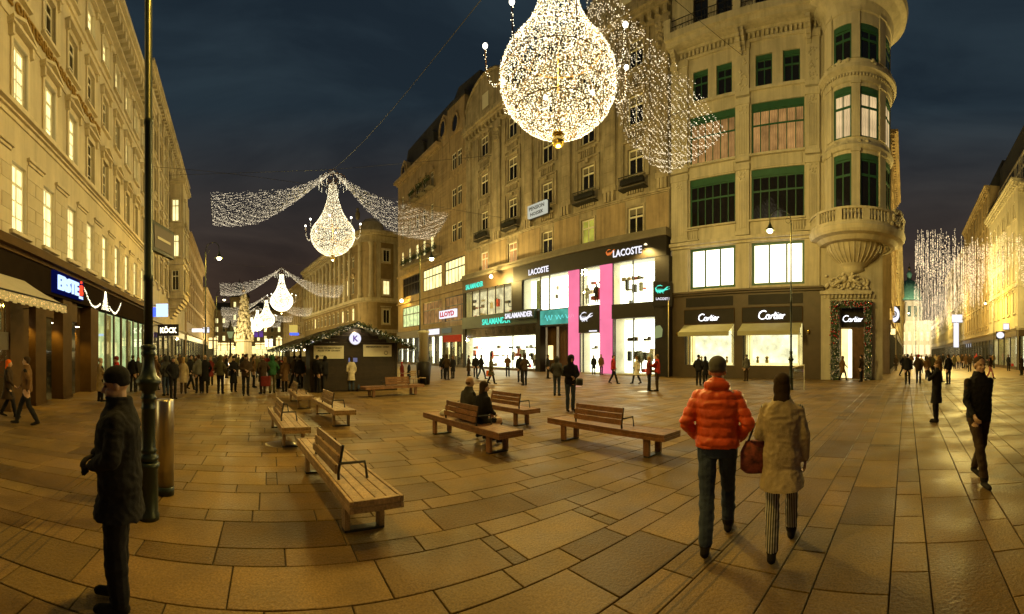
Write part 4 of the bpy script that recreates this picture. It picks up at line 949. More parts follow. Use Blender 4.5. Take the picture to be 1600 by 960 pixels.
        for _ in range(stock):
            x = R.uniform(ua+.2, ub-.5); z = R.choice([z0+.05, z0+(z1-z0)*.35, z0+(z1-z0)*.6]); w_ = R.uniform(.15,.5); h = R.uniform(.12,.4)
            if R.random() < .3 and z1-z0 > 3: z = z0+R.uniform(.8,1.3); h = R.uniform(.5,.9); w_ = R.uniform(.25,.5)
            B.part('goods', G().box(x, x+w_, back-.3, back-.05, z, z+h), [R.choice([M['wood_door'], M['brown_pan'], M['stone_d'], M['black'], M['redcloth'], M['peach']])])
    # shoe shop (left)
    s0, s1, s2 = X(733), X(808), X(848)
    glaze(s0+.1, s1-.1, 6.35, 9.40, [s0+(s1-s0)*k/6 for k in (1,2,3,4,5)], 'shop_y2', stock=16)
    glaze(s0+.1, s2-.35, .25, 3.75, [s1-.05], 'shop_w3', stock=40)
    B.part('transom_glass', G().box(s0+.1, s2-.35, -.54, -.52, 3.80, 4.85), [M['glass_dark']]); B.part('transom_bar', G().box(s0, s2-.3, -.62, -.45, 3.70, 3.83), [M['fr_dark']])
    B.part('sign_band', G().box(a, s2-.05, y0, 0, 4.88, 6.30), [M['fr_dgreen']]); B.part('corner_post', G().box(a, s0+.08, y0+.1, 0, 0, 9.41), [M['dark_pan']])
    B.part('corner_post', G().box(s2-.34, s2+.12, y0+.05, .3, 0, 4.877), [M['dark_pan']]); B.part('black_panel', G().box(s1-.08, X(823.5), y0+.02, 0, 6.303, 9.41), [M['dark_pan']]); B.part('shop_sill', G().box(s0, s2-.35, -.65, .3, 0, .245), [M['brown_pan']])
    sign_text(B.e, 'sign_letters', 'SALAMANDER', .85, M['green_e'], ((X(734)+X(762))/2+.2, y0-.03, 9.75), width=X(761)-X(734), bold=.012)
    sign_text(B.e, 'sign_letters', 'SALAMANDER', .95, M['green_e'], ((X(762)+X(806))/2, y0-.07, 5.15), width=X(806)-X(762), bold=.015)
    sg = B.part('projecting_board', G().box(X(802), X(850), y0-.6, y0-.45, 5.35, 6.25), [M['fr_dgreen']]); sign_text(sg, 'sign_letters', 'SALAMANDER', .74, M['white_e2'], ((X(804)+X(848))/2, y0-.64, 5.52), width=X(848)-X(805), bold=.018)
    # passage door with teal sign
    d0, d1 = X(851), X(896)
    sg = B.part('lit_sign', G().box(d0+.1, d1-.1, y0+.05, y0+.2, 4.62, 6.0), [M['teal_e']]); g = G()
    for k in range(3):
        x = d0+.8+k*1.4; g.tube([(x+t_*.12, y0+.02, 5.25+.22*math.sin(t_*1.7+k)*(1 if k else 1.4)) for t_ in range(10)], .022, 5)
    part('script_letters', g, [M['iceblue_e2']], sg)
    B.part('door_wall', G().box(d0+.12, d0+1.35, .28, .33, 0, 4.6), [M['olive_pan']]); B.part('notice_board', G().box(d0+.3, d0+.95, .2, .25, 1.2, 2.6), [M['shop_y']])
    dr = B.part('door', G().box(d0+1.35, d0+2.9, .7, .78, .05, 4.5), [M['wood_door']]); g = G()
    for k in range(8): g.box(d0+1.4+k*.185, d0+1.44+k*.185, .66, .70, .1, 4.4)
    part('door_slat', g, [M['brown_pan']], dr); part('handle', G().tube([(d0+2.7,.6,1),(d0+2.7,.6,1.5)], .02), [M['gilt']], dr)
    B.part('hall_light', G().box(d0+2.9, d1-.05, .9, .93, .05, 4.4), [M['lit_o3']]); B.part('passage_lintel', G().box(d0, d1, -.55, .3, 4.45, 4.60), [M['dark_pan']])
    # crocodile-clothing shop: upper windows
    glaze(X(824), X(895.5), 5.98+.1, 9.40, [X(851), X(865)], 'shop_w3', stock=6); B.part('mid_panel', G().box(X(848)-.02, X(896), y0+.04, 0, 6.003, 6.08), [M['dark_pan']])
    B.part('curtain', G().box(X(836), X(843), .2, .25, 6.1, 9.3), [M['curt_g']]); B.part('black_panel', G().box(s2-.02, d0+.1, y0+.02, 0, 0, 6.0), [M['dark_pan']])
    for p, q in ((896.4, 912.2), (945.4, 963.5)):
        for z0, z1 in ((.1, 4.7), (4.73, 6.05), (6.08, 9.40)): B.part('pink_panel', G().box(X(p), X(q), y0, y0+.5, z0, z1), [M['pink']])
    glaze(X(912.6), X(945), 6.1, 9.40, [X(917.5)], 'shop_w3', stock=6); B.part('black_panel', G().box(X(912.3), X(945.3), y0+.02, 0, 3.65, 6.06), [M['dark_pan']])
    glaze(X(912.6), X(945), .12, 3.62, [X(917.5)], 'shop_w3', back=.9, stock=5)
    glaze(X(964), X(1030), 5.95, 9.40, [X(995)], 'shop_w3', stock=14); B.part('black_panel', G().box(X(963.7), X(1030), y0+.02, 0, 4.72, 5.93), [M['dark_pan']])
    glaze(X(964), X(1030), .15, 4.70, [X(967), X(996)], 'shop_w3', stock=26, back=1.2)
    B.part('black_panel', G().box(X(1030.2), X(1052), y0+.02, 0, 0, 9.41), [M['dark_pan']]); B.part('metal_strip', G().box(X(1051.2), X(1052)+.02, y0-.03, y0+.02, 0, 5.9), [M['metal']])
    for p0, p1, z in ((835, 866, 9.75), (966.5, 1011, 9.88)): sign_text(B.e, 'sign_letters', 'LACOSTE', .8, M['white_e2'], ((X(p0)+X(p1))/2, y0-.06, z), width=X(p1)-X(p0), bold=.014)
    for cx, cz, k, y in ((X(925), 5.05, 1.25, y0-.02),): B.part('emblem', crocodile(cx, y, cz, k), [M['white_e2']])
    B.part('emblem', crocodile(X(962.5), y0-.02, 10.35, .8), [M['orange_e']])
    B.part('sign_letters', G().box(X(929), X(941), y0-.02, y0+.01, 3.72, 3.84), [M['white_e2']])
    g = G(); g.lathe([(.02,10.55),(.10,10.5),(.14,10.42),(0,10.4)], 10, (X(1018), y0-.15)); sl = B.part('spot_lamp', g, [M['bulb_dim']]); L = bpy.data.lights.new('lamp_light', 'SPOT'); L.energy = 2600; L.color = (1,.72,.22); L.spot_size = 2.6; L.spot_blend = .6; L.shadow_soft_size = .15; link('lamp_light', L, sl, (X(1018), y0-.5, 10.3))
    # red chair with a seated mannequin in the upper show window, shapes in front of the light
    g = G(); cx = X(932); g.box(cx-.5,cx+.4,-.2,.3,6.6,6.95); g.box(cx+.2,cx+.4,-.2,.3,6.95,7.6); B.part('red_armchair', g, [M['redcloth']])
    # lens-shaped projecting sign
    sg = thing('shop_sign', 'dark square projecting sign with small green crocodile beside the fashion shop', 'shop sign', (-15.6, DS-.8, 0), .55)
    part('sign_box', G().box(-.75,.75,-.12,.12,5.45,7.35), [M['dark_pan']], sg); part('emblem', crocodile(0, -.14, 6.75, .95), [M['green_e']], sg); sign_text(sg, 'sign_letters', 'LACOSTE', .26, M['white_e2'], (0,-.14,5.95), width=1.05, bold=.006)
    part('bracket', G().box(-.04,.04,.12,.7,6.3,6.45), [M['iron']], sg)
    sg = thing('notice_box', 'small glowing greenish rounded display on the black panel beside the fashion shop', 'notice', (-43.8+X(1038), DS-.8, 0)); part('case', G().ext([(-.3,3.0),(.25,3.1),(.32,3.7),(.1,4.0),(-.25,3.95),(-.35,3.5)], -.12, 0), [M['lit_dim']], sg)
    # guest house sign
    u = X(850); ps = thing('guesthouse_sign', 'white lit box sign of the guest house between two windows above the fashion shops', 'sign', (-43.8+u, DS, 0), .0)
    zc = B.z(850, 331); part('sign_box', G().box(-1.35,1.35,-1.0,-.75,zc-.62,zc+.62), [M['board_e']], ps); part('sign_frame', G().box(-1.42,1.42,-.75,-.55,zc-.7,zc+.7), [M['black']], ps)
    part('bracket', G().box(-1.2,-1.1,-.55,0,zc-.1,zc+.1), [M['iron']], ps); part('bracket', G().box(1.1,1.2,-.55,0,zc-.1,zc+.1), [M['iron']], ps)
    sign_text(ps, 'sign_letters', 'PENSION', .52, M['black'], (0,-1.012,zc+.06), width=2.2, ext_=.005, bold=.01); sign_text(ps, 'sign_letters', 'NOSSEK', .46, M['black'], (0,-1.012,zc-.5), width=1.9, ext_=.005, bold=.01)
    B.part('downpipe', G().tube([(E-.12,-.12,11.7),(E-.12,-.12,22),(E-.2,-.4,22.5),(E-.12,-.12,23),(E-.12,-.12,29.2)], .07, 8), [M['stone_d']])
    # small facade lamp on a bracket over the shoe shop
    lm = thing('facade_lamp', 'small bright lamp on a bracket in front of the shoe shop fascia', 'lamp', (-43.8+X(790), DS-.7, 0)); part('arm', G().tube([(0,0,11.0),(0,-.9,10.9),(0,-1.3,10.4)], .03), [M['iron']], lm)
    part('globe', G().ball((0,-1.3,10.2), .20), [M['bulb']], lm, True); L = bpy.data.lights.new('lamp_light', 'POINT'); L.energy = 2600; L.color = (1,.72,.22); L.shadow_soft_size = .2; link('lamp_light', L, lm, (0,-1.75,9.95))
    cm = thing('security_camera', 'dark camera on a pole bracket between the two shops', 'camera', (-43.8+X(809), DS-.8, 0)); part('housing', G().box(-.3,.3,-.7,-.4,7.15,7.4), [M['black']], cm); part('arm', G().tube([(0,-.5,7.2),(0,-.4,6.8),(0,0,6.8)], .04), [M['black']], cm)
    return B
def window_in(gb, u, z0):
    o = part('window_frame', G().box(u-.6,u+.6,-.16,-.1,z0+.6,z0+2.3), [M['fr_white']], gb)
def crocodile(cx, y, cz, k):
    """small open-mouthed crocodile outline: body, tail curled over the back, jaws, legs"""
    g = G(); P = lambda pts: [(cx+x*k, y, cz+z*k) for x, z in pts]
    g.tube(P([(-.42,.28),(-.58,.10),(-.50,-.12),(-.25,-.16),(.02,-.10),(.22,.02)]), [.02*k,.05*k,.08*k,.10*k,.09*k,.06*k], 7)
    g.tube(P([(-.42,.28),(-.2,.34),(.0,.28)]), [.03*k,.04*k,.015*k], 6); g.tube(P([(.18,.02),(.38,.20),(.56,.24)]), [.06*k,.04*k,.015*k], 6); g.tube(P([(.2,-.02),(.42,.02),(.58,.08)]), [.05*k,.035*k,.015*k], 6)
    for x in (-.38, -.2, .05): g.tube(P([(x,-.14),(x-.06,-.26),(x+.02,-.30)]), .03*k, 5)
    for i in range(5): g.tube(P([(-.45+i*.1,-.05),(-.47+i*.1,.08)]), [.03*k,.005*k], 4)
    return g
M['lit_o2'] = emit('lit_room_orange', (1.0,.50,.16), .85, var=.4, vscale=1.2); M['lit_o3'] = emit('amber_hall', (1.0,.35,.05), .7, var=.3)
M['shop_y2'] = emit('shoe_shop_interior', (1.0,.80,.42), 1.25, sample=True, var=.45, vscale=1.6)
M['fr_dgreen'] = mat('dark_green_panel', (.012,.030,.020), .35, .1, 2, 0); M['white_e2'] = emit('white_letter_light', (.92,.90,.98), 1.15); M['iceblue_e2'] = emit('cyan_script', (.2,.95,.95), 1.2)
M['redcloth'] = mat('red_cloth', (.45,.03,.02), .8, .1, 4, .1); M['curt_g'] = mat('pale_green_curtain', (.5,.6,.35), .8, .1, 4, .1)
M['orange_e'] = emit('orange_emblem', (1.0,.25,.05), .8); M['bulb_dim'] = emit('small_spot', (1,.85,.5), 2); M['lit_dim'] = emit('dim_display', (.45,.50,.20), .55); M['board_e'] = emit('lit_sign_face', (.85,.84,.66), .62)
shops_house()
def lloyd_house():
    B = Bld('mansard_building', 'tall tan building with dark mansard roof, balconies and round gables left of the fashion shops', 'building', (-68.6, DS+.05), (1, 0)); B.sm = M['tan']
    X = B.u; E = 24.78; L0 = X(622)
    u2 = [X(p) for p in (652, 663, 675)]; pair = [X(p) for p in (709, 717.5)]
    rows = [(16.9,2.4),(21.5,2.6),(26.6,2.3)]
    holes = []
    for u in u2+pair:
        for z, h in rows: holes.append((u-.6, u+.6, z, z+h))
    for u in (X(629), X(640)):
        for z, h in rows: holes.append((u-.45, u+.45, z, z+h))
    big = [(X(628)+.3, X(657)), (X(661), X(690)), (X(695), X(726))]
    for a, b in big: holes.append((a, b, 11.3, 14.6)); holes.append((a, b, 6.2, 9.6))
    B.wall('wall', L0, E, 5.2, 32.3, holes, M['tan']); B.body(L0, E, 32.5, 12, M['tan'])
    for u in u2+pair:
        for k, (z, h) in enumerate(rows):
            window(B, u, z, 1.2, h, rows=(0,.7,1), lit=M['lit_w'] if (k == 0 and u in u2) else None, style='sill' if u in pair else 'plain', bar=.08, heavy=0)
            if k == 2 and u in u2: B.part('arch', G().ext([(u+.85*math.cos(t_), z+h+.0+.75*math.sin(t_)) for t_ in [PI*i/8 for i in range(9)]], -.2, .02), [M['tan']])
    for u in (X(629), X(640)):
        for k, (z, h) in enumerate(rows): window(B, u, z, .9, h, rows=(0,.7,1), lit=M['lit_w'] if k == 0 else None, style='sill', bar=.08)
    for i, (a, b) in enumerate(big):
        window(B, (a+b)/2, 11.3, b-a, 3.3, cols=[k/6 for k in range(7)], rows=(0,.62,1), lit=[None, M['lit_w'], M['lit_w']][i], style='none', fm=M['fr_dark'], dep=.1, bar=.09, split=True)
        window(B, (a+b)/2, 6.2, b-a, 3.4, cols=[k/5 for k in range(6)], rows=(0,.62,1), lit=M['shop_g'] if i == 0 else (M['lit_o'] if i else None), style='none', fm=M['fr_dark'], dep=.1, bar=.09, split=True)
    for z, p in ((15.0,.25),(20.3,.12),(25.6,.12),(10.2,.3)): B.band('ledge', L0, E, [(z,z+.22,p)], M['tan'])
    for k in range(32):                                       # rusticated courses of the pier on the right
        z = 15.5+k*.5
        for a, b in ((X(722), E-.1), (X(684), X(703))): B.part('stone_course', G().box(a, b, -.05, .02, z, z+.46), [M['tan']])
    B.band('cornice', L0, X(690), [(31.2,31.45,.3),(31.453,31.9,.9)], M['tan'])
    g = G(); g.ext([(L0+.2,31.9),(X(702),31.9),(X(700),37.2),(L0+2.6,36.8)], .8, 11); B.part('mansard_roof', g, [M['slate']])
    g = G(); g.ext([(X(696),32.4),(E+1.2,32.4),(E+1.2,38.0),(X(705),38.6),(X(697),37.4)], 1.2, 11); B.part('mansard_roof', g, [M['slate']])
    a, b = X(700), X(727)                                     # flat-topped gable over the pair windows
    B.part('gable', G().box(a, b, -.12, .5, 31.3, 35.3), [M['tan']]); B.part('gable_coping', G().box(a-.2, b+.2, -.25, .6, 35.303, 35.8), [M['slate']])
    for u, z, w_ in (((a+b)/2, 32.6, 1.0), (X(693.5), 33.4, 1.0), (X(632), 32.8, .9)):
        g = G(); g.lathe([(w_+.3,-.1),(w_+.3,.12),(w_,.12),(w_,-.1)], 20); me = g.mesh('round_window', [M['tan']], False); rw = link('round_window', me, B.e, (u, -.2, z), (PI/2,0,0), (.75,1.1,1))
        part('pane', G().lathe([(0,-.02),(w_,-.02),(w_,0),(0,0)], 20), [M['glass_dark']], rw)
        if u < a: B.part('gable', G().ext([(u-1.4,31.0),(u+1.4,31.0),(u+1.4,z),(u+1.1,z+1.3),(u,z+2.1),(u-1.1,z+1.3),(u-1.4,z)], -.1, .6), [M['tan']])
    for u in (X(655), X(670)): 
        g = G(); g.ext([(u-1.1,32.6),(u+1.1,32.6),(u+.9,35.0),(u,35.6),(u-.9,35.0)], .3, 3); B.part('dormer', g, [M['slate']]); 
    for k, (a, b, z) in enumerate(((X(634), X(690), 16.1),(X(648),X(656),26.5),(X(659),X(667),26.5),(X(671),X(680),26.5))):
        bl = thing('balcony', ['long dark iron balcony with flower boxes below the lit window row','upper small iron balcony at the left arched window','upper small iron balcony at the middle arched window','upper small iron balcony at the right arched window'][k], 'balcony', (-68.6+a, DS, 0)); W_ = b-a
        g = G(); g.box(0,W_,-.95,0,z-.25,z-.08); part('slab', g, [M['stone_d']], bl); g = G(); n = int(W_/.16)
        for i in range(n+1): g.tube([(W_*i/n,-.9,z-.08),(W_*i/n,-1.0,z+.5),(W_*i/n,-.9,z+1.0)], .016, 4)
        for x in (0,W_):
            for i in range(5): g.tube([(x,-.2*i,z-.08),(x,-.2*i,z+1.0)], .016, 4)
        g.box(0,W_,-.93,-.87,z+1.0,z+1.06); part('railing', g, [M['iron']], bl); g = G()
        for _ in range(int(W_*80)): p = Vector((R.uniform(0,W_), R.uniform(-1.1,-.75), z+.6+abs(R.gauss(0,.4)))); d = Vector((R.gauss(0,1),R.gauss(0,1),R.gauss(0,1))).normalized()*.22; s_ = Vector((d.y,-d.x,0))*.45; g.add([p-s_,p+s_,p+d], [(0,1,2)])
        part('planting', g, [M['pine']], bl, kind='stuff')
    # ground floor shops
    shop_front(B, L0+.1, X(692), 4.3, 7, lit='shop_w'); shop_front(B, X(694), E-.6, 4.3, 3, lit='shop_y')
    B.part('sign_band', G().box(L0, E-.02, -.25, .6, 4.303, 5.5), [M['brown_pan']])
    for p0, p1, z0, z1, m_ in ((673,689,4.55,5.35,'white_e2'),(693,708,4.6,5.3,'lit_dim2'),(696,724,3.35,4.28,'redcloth')): B.part('shop_board', G().box(X(p0), X(p1), -.35, -.26, z0, z1), [M[m_]])
    u0, u1 = X(692), X(717.5); z0, z1 = B.z(705, 497), B.z(705, 486)
    sg = B.part('lit_sign', G().box(u0, u1, -.6, -.3, z0, z1+.1), [M['white_e2']]); sign_text(sg, 'sign_letters', 'LLOYD', (z1-z0)*.95, M['red_e2'], ((u0+u1)/2, -.63, z0+.22), width=(u1-u0)*.86, bold=.03)
    lm = thing('facade_lamp', 'bright round lamp fixed to the tan mansard building near its left corner', 'lamp', (-68.6+X(640), DS-.2, 0)); z = B.z(640, 471); part('arm', G().tube([(0,.1,z+.5),(0,-1.2,z+.4)], .04), [M['iron']], lm); part('globe', G().ball((0,-1.2,z), .3), [M['bulb']], lm, True)
    L = bpy.data.lights.new('lamp_light', 'POINT'); L.energy = 900; L.color = LAMP_COL; L.shadow_soft_size = .3; link('lamp_light', L, lm, (-.6,-1.9,z))
M['lit_dim2'] = emit('pale_green_board', (.55,.55,.34), .22); M['red_e2'] = emit('red_letters', (.75,.02,.03), .8)
lloyd_house()
# ---- the palace with giant pilasters on the far corner
o9 = Vector((-76, 24.8)); far9 = Vector((-121, 21.0)); d9 = (o9-far9).normalized()
def palace():
    B = Bld('palace_building', 'ochre palace with giant pilasters and a rounded corner behind the market hut', 'building', (far9.x, far9.y), (d9.x, d9.y)); B.sm = M['ochre']
    L = (o9-far9).length; n = 13; q = (L-4)/n; holes = []; rows = [(8.6,2.6),(14.2,3.4),(19.6,2.3)]
    for i in range(n):
        for z, h in rows: holes.append((q*(i+.5)-.75, q*(i+.5)+.75, z, z+h))
    B.wall('wall', 0, L-3, 6.6, 25.8, holes, M['olive_w']); B.body(0, L-3, 26, 10, M['ochre'])
    for i in range(n):
        for f, (z, h) in enumerate(rows): window(B, q*(i+.5), z, 1.5, h, style=('hood','ped','plain')[f], bar=.1, lit=M['lit_w'] if R.random() < .15 else None)
        g = G(); u = q*i+.1; g.box(u-.5,u+.5,-.42,.02,13.6,23.2); g.box(u-.62,u+.62,-.52,.02,23.203,24.0); g.box(u-.62,u+.62,-.52,.02,12.9,13.597); B.part('pilaster', g, [M['cream2']])
    cx, r = L-3, 3.0                                            # rounded corner: quarter drum, then the side wall
    g = G(); g.lathe([(r,0),(r,26)], 14, (cx, r), 0, 1.5*PI, 2*PI); B.part('corner_wall', g, [M['ochre']])
    sw = G(); sw.add([(L,r,0),(L,r+16,0),(L,r+16,26),(L,r,26)], [(0,1,2,3)]); B.part('side_wall', sw, [M['olive_w']])
    for z, h in ((7.8,2.8),(13.6,2.8),(20.2,2.4)):
        for yy in (r+1.9, r+6.5):
            w_ = B.part('window', G().box(L-.02, L+.16, yy-1.05, yy+1.05, z-.3, z+h+.35), [M['cream2']]); part('window_frame', G().box(L+.14,L+.20,yy-.75,yy+.75,z,z+h), [M['fr_white']], w_); part('pane', G().box(L+.19,L+.215,yy-.62,yy-.05,z+.1,z+h-.1).box(L+.19,L+.215,yy+.05,yy+.62,z+.1,z+h-.1), [M['lit_w'] if z == 13.6 and yy < r+3 else M['glass_dark']], w_)
            if z == 7.8: part('pediment', G().box(L,L+.3,yy-1.2,yy+1.2,z+h+.5,z+h+.7), [M['cream2']], w_)
    for yy in (r+.2, r+4.1, r+8.8):
        B.part('pilaster', G().box(L-.02, L+.3, yy-.45, yy+.45, 12.9, 24.0), [M['cream2']])
    for a in (1.5*PI+.35, 1.5*PI+1.15):
        x, y = cx+(r+.1)*math.cos(a), r+(r+.1)*math.sin(a); B.part('column', G().lathe([(.62,12.9),(.62,13.5),(.48,13.7),(.42,23.2),(.62,23.9),(.62,24)], 12, (x, y)), [M['cream2']], True)
    for zs in ([(12.0,12.2,.3),(12.203,12.6,.8),(12.603,12.9,.65)], [(24.0,24.4,.4),(24.403,25.3,.25),(25.303,25.6,1.2),(25.603,26.1,1.5)], [(5.9,6.2,.3),(6.203,6.6,.6)]):
        g = G()
        for z0, z1, p in zs:
            g.box(0, cx, -p, .05, z0, z1); g.box(L-.05, L+p, r, r+16, z0, z1)
            g.lathe([(r,z0),(r+p,z0),(r+p,z1),(r,z1)], 14, (cx, r), 0, 1.5*PI, 2*PI)
        B.part('cornice', g, [M['cream2']])
    B.dentils('cornice_brackets', 0, cx, 24.6, 25.28, .9, 1.0, M['cream2'])
    g = G(); balustrade(g, 0, cx-1, -.3, 26.1, 1.1, .5, .11); g.lathe([(r+.1,26.1),(r-.2,27.2),(r-.6,28.3),(r-1.5,29.2),(.1,29.6)], 14, (cx,r), 0, 1.2*PI, 2.3*PI); B.part('attic', g, [M['cream2']])
    g = G(); g.ball((cx,0,29.9),(.5,.5,1.0)); g.ball((cx,0,31.1),(.3,.3,.35)); g.tube([(cx-.3,0,30.2),(cx-1,0,30.6)], .14); B.part('roof_statue', g, [M['stone_d']], True)
    for k in range(30):
        if k % 3: continue
    B.wall('ground_floor_wall', 0, cx, 0, 5.9, [(q*(i+.5)-1.1, q*(i+.5)+1.1, .1, 5.0) for i in range(n)], M['cream2']); B.part('shop_light', G().box(.1,cx-.1,.4,.43,.05,5.1), [M['shop_y']])
    sb = B.part('name_board', G().box(L-14, L-4, -.75, -.6, 6.2, 7.8), [M['lit_dim2']]); B.part('plaque', G().box(L+.02, L+.1, r+5.1, r+6.7, 5.0, 6.4), [M['black']])
M['olive_w'] = mat('dark_olive_plaster', (.24,.17,.08), .88, .1, 1, .15, 20, dirt=.3)
M['lit_dim3'] = emit('yellow_board', (.75,.55,.12), .9)
palace()
o10 = Vector((-160, 19.0)); f10 = Vector((-122, 20.9))
generic('street_building', 'long ochre building behind the string of chandeliers on the market street', (o10.x, o10.y), tuple(f10-o10), 38, [(7.6,2.4),(11.8,2.4),(15.8,2.4),(19.6,2.0)], 3.2, M['tan'], 24.5, litp=.15)
projecting_sign(452, 465, 508, 520, -70, '', M['lit_dim3'], None, 'yellow lit square sign above the market stalls'); projecting_sign(453, 467, 520.5, 524, -70, '', M['blue_e'], None, 'narrow blue strip sign beneath the yellow square one')
# ================================================================ the narrow street on the right
def K(s, t): return xy(s, t)
nS = (-SD[0], -SD[1])
generic('street_building', 'ochre building just behind the corner turret on the narrow street', K(35.6, -1.45), SD, 17, [(6.5,2.2),(10.2,2.2),(13.8,2.1),(17.2,1.8)], 2.8, M['ochre'], 21.5, litp=.3, pil=True)
generic('street_building', 'second ochre building along the left side of the narrow street', K(53, -1.3), SD, 60, [(6,2.2),(9.6,2.2),(13,2.1)], 3.0, M['cream2'], 17.5, litp=.3)
generic('street_building', 'far ochre building before the green dome, left side of the narrow street', K(114, -1.2), SD, 80, [(6,2.2),(9.6,2.2),(13,2.1)], 3.4, M['ochre'], 16.5, litp=.3)
BK = generic('white_building', 'white building with glazed attic studio at the right edge', K(58.2, 12), nS, 15.5, [(6.3,2.3),(9.9,2.2),(13.3,2.0),(16.9,1.7)], 2.55, M['white_st'], 21.0, litp=.12, styles=['hood','plain','plain','plain','plain'], roofh=.3, shop_lit='shop_w')
def attic():
    B = BK; L = 15.5; B.part('attic_wall', G().box(.2, L-.2, 1.3, 10, 21.01, 25.2), [M['white_st']])
    for i in range(6):
        w_ = window(B, 1.5+i*2.5, 21.6, 2.1, 3.0, cols=(0,.33,.67,1), rows=(0,.5,1), style='none', y=1.1, dep=0, bar=.12); 
    g = G(); g.ext([(0,25.21),(L,25.21),(L-.5,28.6),(.5,28.6)], 1.6, 9.5); B.part('attic_roof', g, [M['slate']])
    for i in range(24): pass
    g = G()
    for i in range(40): u = .2+i*.385; g.tube([(u,-.35,21.02),(u,-.35,21.9)], .02, 4)
    g.box(.1,L-.1,-.38,-.32,21.9,21.96); B.part('roof_railing', g, [M['iron']])
attic()
generic('white_building', 'end face of the white building turned to the square at the right edge', K(42.65, 12.05), TD, 16, [(6.3,2.3),(9.9,2.2),(13.3,2.0),(16.6,1.7)], 2.6, M['white_st'], 20.3, litp=.2, roofh=.3, shop_lit='shop_w')
generic('street_building', 'ochre gabled building beyond the white one on the right side of the narrow street', K(83, 12.1), nS, 24.6, [(6,2.3),(9.8,2.3),(13.6,2.2),(17.4,2.1),(21,2)], 2.7, M['ochre'], 26.5, litp=.12, pil=True, roofh=4)
generic('street_building', 'long pale building midway on the right side of the narrow street', K(128, 12.2), nS, 44.6, [(6,2.3),(9.8,2.3),(13.6,2.2),(17.4,2.1)], 3.0, M['cream2'], 23.5, litp=.15, roofh=3)
generic('street_building', 'low far building near the dome on the right side of the narrow street', K(200, 12.4), nS, 71, [(6,2.3),(9.8,2.3)], 3.4, M['cream2'], 15.5, litp=.4)
def dome():
    c = K(232, 1.8); t = thing('domed_palace', 'palace with green copper dome and gilded lantern closing the narrow street', 'palace', (c[0], c[1], 0), -AZR)
    g = G(); g.box(-16,16,0,14,0,20); g.box(-17,17,-1,15,18.5,20.4); part('palace_wall', g, [M['white_st']], t)
    g = G(); g.lathe([(6.9,20),(6.9,30.5),(7.6,30.8),(7.6,31.8),(6.9,32)], 24, (0,5)); dr = part('drum', g, [M['white_st']], t, True)
    for i in range(12):
        a = 2*PI*i/12; part('drum_window', G().box(-.9,.9,-.15,.15,0,6), [M['lit_dim4']], dr, loc=(6.85*math.cos(a), 5+6.85*math.sin(a), 22.5), rot=(0,0,a+PI/2)); part('column', G().lathe([(.5,20.5),(.45,30.4)], 8, (7.3*math.cos(a+.26), 5+7.3*math.sin(a+.26))), [M['white_st']], dr)
    g = G(); g.lathe([(7.2*math.cos(p), 32+12.5*math.sin(p)) for p in [i*1.42/12 for i in range(13)]]+[(1.3,44.6),(1.3,47.5),(1.7,47.7),(.9,49.3),(.1,50)], 28, (0,5)); dm = part('dome', g, [M['copper']], t, True)
    g = G()
    for i in range(16):
        a = 2*PI*i/16; g.tube([((7.25*math.cos(p))*math.cos(a), 5+7.25*math.cos(p)*math.sin(a), 32+12.55*math.sin(p)) for p in [j*1.42/8 for j in range(9)]], .16, 5)
    L = bpy.data.lights.new('palace_flood', 'POINT'); L.energy = 42000; L.color = (1,.85,.5); L.shadow_soft_size = 1; link('palace_flood', L, t, (4,-22,16))
    part('dome_rib', g, [M['copper']], dm); part('finial', G().ball((0,5,51.2),(.8,.8,1.2)).tube([(0,5,52),(0,5,54.5)],.15), [M['gilt']], dm, True)
    for i in range(9): 
        x = -14+i*3.5; part('window', G().box(x-.8,x+.8,-.2,-.05,9,14), [M['lit_w']], t); part('arch', G().box(x-1.2,x+1.2,-.3,-.05,1,6.5), [M['shop_y3']], t)
M['lit_dim4'] = emit('dim_green_window', (.35,.45,.25), .5); M['shop_y3'] = emit('warm_far_arcade', (1.0,.78,.40), 1.5)
dome()
def facing_panel(name, label, px, s, py0, py1, wpx, mats, cat='sign', frame=None, rnd=False):
    r = s; x, y = at(px, r); k = r/F; z1, z0 = EYE+(HY-py0)*k, EYE+(HY-py1)*k; w_ = wpx*k
    t = thing(name, label, cat, (x, y, 0), -az(px))
    if rnd:
        g = G(); n = 20; c = (z0+z1)/2; g.ext([(w_/2*math.cos(2*PI*i/n), c+(z1-z0)/2*math.sin(2*PI*i/n)) for i in range(n)], -.1, .1)
    else: g = G().box(-w_/2, w_/2, -.1, .1, z0, z1)
    part('sign_face', g, [mats], t)
    if cat == 'shop front':
        for i in range(1, max(2, int(w_/1.3))): x = -w_/2+w_*i/max(2, int(w_/1.3)); part('post', G().box(x-.12, x+.12, -.2, -.102, z0, z1), [M['fr_dark']], t)
        part('lintel', G().box(-w_/2, w_/2, -.25, -.203, z1-(z1-z0)*.32, z1-(z1-z0)*.22), [M['brown_pan']], t)
    g = G(); g.box(-w_/2-.06, w_/2+.06, .103, .25, z0-.06, z1+.06); part('sign_back', g, [frame or M['dark_pan']], t)
    return t, (z0+z1)/2, w_
t_, zc, w_ = facing_panel('round_sign', 'round white glowing sign with a dark ring mark left of the narrow street', 1396, 44, 479, 504, 19, M['white_e3'] if 'white_e3' in M else M['white_e2'], rnd=True)
part('ring_mark', G().tube([(.32*math.cos(a), -.13, zc+.32*math.sin(a)) for a in [i*PI/8 for i in range(17)]], .07, 5).box(-.3,.3,-.14,-.11,zc-.04,zc+.04), [M['black']], t_)
facing_panel('lit_pylon', 'tall white glowing sign pylon on the right side of the narrow street', 1494, 88, 505, 543, 8, M['white_e2'])
